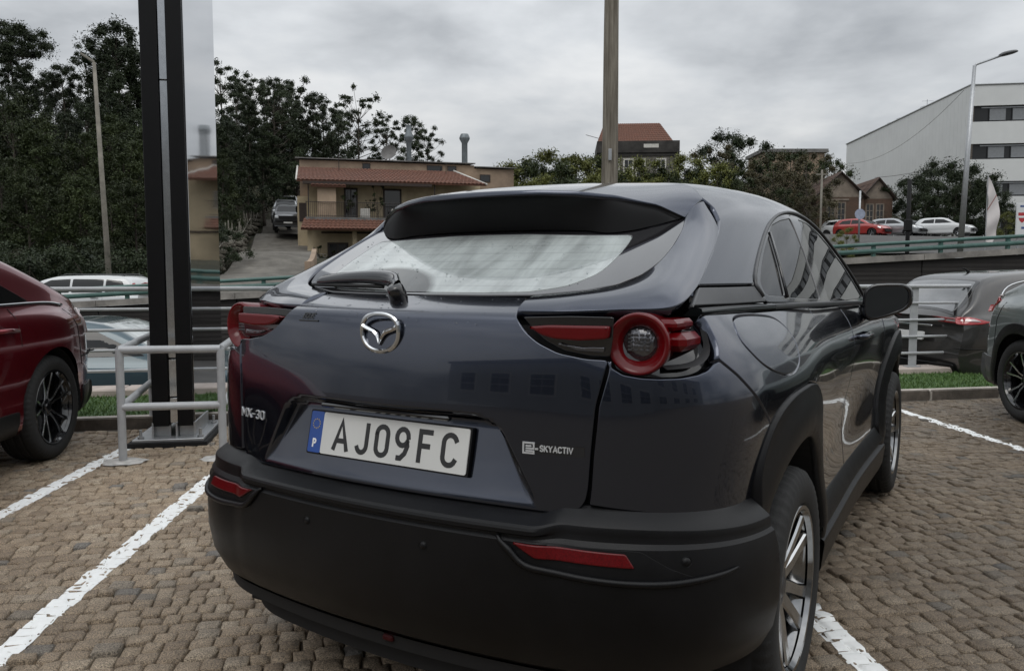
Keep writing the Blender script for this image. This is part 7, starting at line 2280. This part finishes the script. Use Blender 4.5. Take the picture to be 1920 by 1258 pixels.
def plant(kind, name, x, y, label, cat, group, h=None, z=None, rot=None, v=None):
    k = _kc.get(kind, 0); _kc[kind] = k+1
    ms = KIND[kind]; ms = ms[(k if v is None else v) % len(ms)]
    o = empty(name, (x, y, tz(x, y)-.08 if z is None else z), r2.uniform(0, 6.28) if rot is None else rot, label, cat, group)
    H0_ = {'pine': 14, 'euc': 15, 'airy': 11, 'mimosa': 9, 'umbrella': 13.5, 'shrub': 4.2, 'brown': 6.5, 'bush': 4.6, 'bramble': 1.7, 'pot': 1.7}[kind]
    s = (h or H0_)/H0_*r2.uniform(.96, 1.04)
    o.scale = (s*r2.uniform(.92, 1.08), s*r2.uniform(.92, 1.08), s)
    link('trunk', ms[0], o); link('crown', ms[1], o)
    return o
def top_h(px, py, d):
    """world x at this distance, and the height of a tree whose top shows at image row py"""
    x = (px-960)/1500*d; return x, 1.243+(514-py)*d/1500-tz(x, d)

ORD = ['first', 'second', 'third', 'fourth', 'fifth', 'sixth', 'seventh', 'eighth', 'ninth', 'tenth', 'eleventh', 'twelfth', 'thirteenth', 'fourteenth', 'fifteenth', 'sixteenth', 'seventeenth', 'eighteenth', 'nineteenth', 'twentieth']
def row(items, kind, name, fmt, cat, group, hmin=2.0, dz=0):
    """a row of plants told apart by their order from the left"""
    items = sorted(items)
    for i, it in enumerate(items):
        px, py, d = it[:3]; k = it[3] if len(it) > 3 else kind
        x, h = top_h(px, py, d); plant(k, name, x, d, fmt % ORD[i], cat, group, max(h, hmin))
FG_ = 'trees of the wooded hillside on the left'
row([(-20, 110, 58), (30, 112, 60), (95, 118, 62), (142, 122, 58), (180, 98, 63, 'euc'), (216, 108, 57), (330, 90, 60, 'euc'), (300, 70, 64)], 'pine', 'evergreen_tree', 'dark evergreen in the back row of the left wood, %s from the left', 'tree', FG_, 5)
row([(20, 150, 48), (75, 160, 46), (130, 190, 45), (185, 180, 47), (240, 160, 48), (268, 185, 46)], 'pine', 'evergreen_tree', 'dark evergreen in the middle row of the left wood, %s from the left', 'tree', FG_, 5)
x, h = top_h(245, 24, 60); plant('pine', 'evergreen_tree', x, 60, 'tallest dark tree of the left wood, rising just left of the totem sign', 'tree', FG_, h, v=0)
x, h = top_h(264, 60, 62); plant('pine', 'evergreen_tree', x, 62, 'dark evergreen half hidden by the totem sign, beside the tallest tree', 'tree', FG_, h, v=2)
x, h = top_h(48, 52, 62); plant('umbrella', 'umbrella_pine', x, 62, 'flat-topped umbrella pine above the wood at the upper left', 'tree', FG_, h)
row([(425, 124, 60), (452, 140, 58), (476, 158, 62), (503, 148, 66), (520, 165, 60), (537, 140, 64), (562, 158, 66), (588, 166, 68), (612, 188, 70), (636, 205, 74)], 'euc', 'eucalyptus_tree', 'tall grey-green eucalyptus between totem sign and house, %s from the left', 'tree', FG_, 4)
row([(440, 215, 50), (408, 190, 54), (470, 222, 55), (500, 225, 59), (530, 215, 63), (562, 225, 66), (595, 235, 68), (630, 245, 72)], 'pine', 'evergreen_tree', 'lower dark evergreen under the eucalyptus stand, %s from the left', 'tree', FG_, 4)
BGR = 'trees standing behind the cream house'
for px, py, d, kind, lab in [(676, 178, 80, 'airy', 'airy eucalyptus with sky showing through, behind the cream house roof'), (728, 225, 80, 'euc', 'bushy eucalyptus left of the first flue, behind the cream house'), (772, 208, 82, 'euc', 'round-headed eucalyptus behind the tall flue of the cream house'), (805, 238, 84, 'euc', 'rightmost eucalyptus behind the cream house, between the two flues'), (655, 225, 82, 'airy', 'small airy tree at the left end behind the cream house roof')]:
    x, h = top_h(px, py, d); plant(kind, 'eucalyptus_tree', x, d, lab, 'tree', BGR, h)
GM = 'olive-green trees in front of the left wood'
row([(-10, 150, 37), (40, 165, 36), (80, 240, 35), (165, 240, 36), (205, 228, 37), (240, 240, 36), (275, 238, 38)], 'mimosa', 'mimosa_tree', 'olive-green bushy tree, back row before the left wood, %s from the left', 'tree', GM, 3)
row([(10, 270, 31), (60, 320, 30), (110, 340, 32), (150, 330, 31), (215, 330, 31), (265, 350, 31)], 'mimosa', 'mimosa_tree', 'olive-green bushy tree, front row before the left wood, %s from the left', 'tree', GM, 3)
row([(418, 300, 47), (400, 330, 42)], 'mimosa', 'mimosa_tree', 'olive bushy tree right of the totem sign, on the bank, %s from the left', 'tree', GM, 3)
# undergrowth along the ramp road and below the wood
row([(-20+i*23, 462+((i*29) % 7)*4, 26.2+(i*37 % 10)*.35) for i in range(14)], 'bramble', 'bramble_bush', 'low dark bramble on the far side of the ramp road, %s from the left', 'bush', 'brambles along the ramp road', 1.6)
row([(330+i*17, 440-i*4, 31+i*1.2) for i in range(6)], 'bramble', 'bramble_bush', 'scrub between totem sign and driveway bank, %s from the left', 'bush', 'brambles along the ramp road', 1.2)
for i in range(10):
    q = dcl[15+i*3]; x, y = q[0]-3.4-.5*(i % 3), q[1]+.3
    plant('bramble', 'hedge_bush', x, y, 'scrubby bush on the bank above the driveway wall, %s from the bottom' % ORD[i], 'bush', 'scrub on the driveway bank', .9+.4*(i % 4)/3)
for i in range(8):
    q = dcl[24+i*3]; plant('bramble', 'hedge_bush', q[0]-5.6-.8*(i % 2), q[1], 'bush higher on the driveway bank under the trees, %s from the bottom' % ORD[i], 'bush', 'scrub on the driveway bank', 1.6)
# middle distance shrubs right of the house and round the villa
SG = 'shrubs and small trees along the rise in the middle'
row([(950, 318, 62), (985, 300, 64), (1015, 286, 66), (1048, 298, 64), (1080, 296, 66), (1108, 288, 68), (1140, 300, 68), (1175, 318, 66), (1205, 305, 66), (1240, 312, 66), (1280, 302, 66), (1312, 312, 64), (1340, 318, 62)], 'shrub', 'shrub', 'yellow-green shrub in the upper row right of the cream house, %s from the left', 'shrub', SG)
row([(960, 342, 56), (1010, 335, 56), (1060, 335, 56), (1110, 335, 56), (1160, 338, 56), (1215, 338, 56), (1270, 338, 56)], 'shrub', 'shrub', 'shrub low above the car roof right of the cream house, %s from the left', 'shrub', SG)
for px, py, d, kind, lab in [(1362, 252, 76, 'bush', 'tall dark round tree right of the villa, against the sky'), (1335, 285, 72, 'brown', 'olive tree at the left foot of the tall dark tree'), (1400, 290, 70, 'brown', 'brownish tree directly right of the tall dark round tree'), (1440, 300, 66, 'brown', 'reddish-brown loose tree under the ochre flat building'), (1478, 268, 74, 'brown', 'taller spiky tree under the right end of the ochre building'), (1510, 295, 68, 'brown', 'tree left of the brick house gable, upper one'), (1548, 285, 84, 'brown', 'bushy tree against the left end of the office flank'), (1420, 330, 58, 'brown', 'olive bush low on the rise, seen just above the car roof'), (1470, 345, 56, 'brown', 'dark bush left of the slim utility post, above the car roof'), (1505, 350, 54, 'brown', 'bush at the left wall of the brick house'), (1375, 330, 60, 'brown', 'dull green bush under the tall dark round tree')]:
    x, h = top_h(px, py, d); plant(kind, 'tree', x, d, lab, 'tree', 'mixed trees right of the villa', max(h, 2))
for px, py, d, lab in [(1700, 328, 70, 'dark round bush at the left end of the clump behind the parked cars'), (1755, 304, 71, 'tallest dark round bush in the clump behind the parked cars'), (1805, 316, 70, 'dark bush behind the tall grey street lamp'), (1842, 345, 69, 'dark bush behind the feather banner'), (1875, 375, 68, 'small dark bush right of the feather banner'), (1725, 360, 68, 'lower dark bush in front of the round clump, left'), (1780, 350, 68, 'lower dark bush in front of the round clump, right'), (1905, 395, 66, 'small dark bush beside the white board sign')]:
    x, h = top_h(px, py, d); o = plant('bush', 'round_bush', x, d, lab, 'bush', 'dark round bushes before the office block', max(h, 1.5))
x, h = top_h(1583, 440, 33); plant('shrub', 'small_shrub', x, 33, 'small bright green shrub above the wall, left of the red far car', 'shrub', None, 1.25)
x, h = top_h(1880, 420, 40); plant('shrub', 'small_shrub', x, 40, 'pale green shrub between banner and white board sign', 'shrub', None, 1.4, v=0)
# potted plants on the balcony and at the door of the cream house
ca, sa = math.cos(R(14)), math.sin(R(14))
for lx_, ly_, lz_, h, lab in ((2.6, .7, f2, 2.0, 'tall thin potted plant by the left balcony door'), (4.25, .55, f2, 1.9, 'bushy potted plant in the middle of the balcony'), (3.7, .5, f2, 1.1, 'low potted plant on the balcony between the white planters'), (8.2, .6, f2, 1.3, 'potted plant near the right end of the balcony'), (.75, .9, -.35, 1.8, 'leafy plant at the house corner beside the lattice screen'), (1.75, .7, -.35, 1.5, 'leafy plant in front of the lattice screen by the door'), (1.2, .5, -.35, 1.2, 'low plant at the foot of the lattice screen')):
    plant('pot', 'potted_plant', H0[0]+lx_*ca-ly_*sa, H0[1]+lx_*sa+ly_*ca, lab, 'plant', 'plants at the cream house', h, z=1.45+lz_)
for lx_, lab in ((3.5, 'white planter box on the balcony, left one'), (5.3, 'white planter box on the balcony, right one beside the wide door')):
    mb = MB(); mb.box((0, 0, .28), (.55, .3, .56), bev=.02); o = mb.build('planter_box', M_trimw, None, 30, (H0[0]+lx_*ca-.45*sa, H0[1]+lx_*sa+.45*ca, 1.45+f2), (0, 0, R(14))); tag(o, lab, 'planter', 'white planters on the balcony')
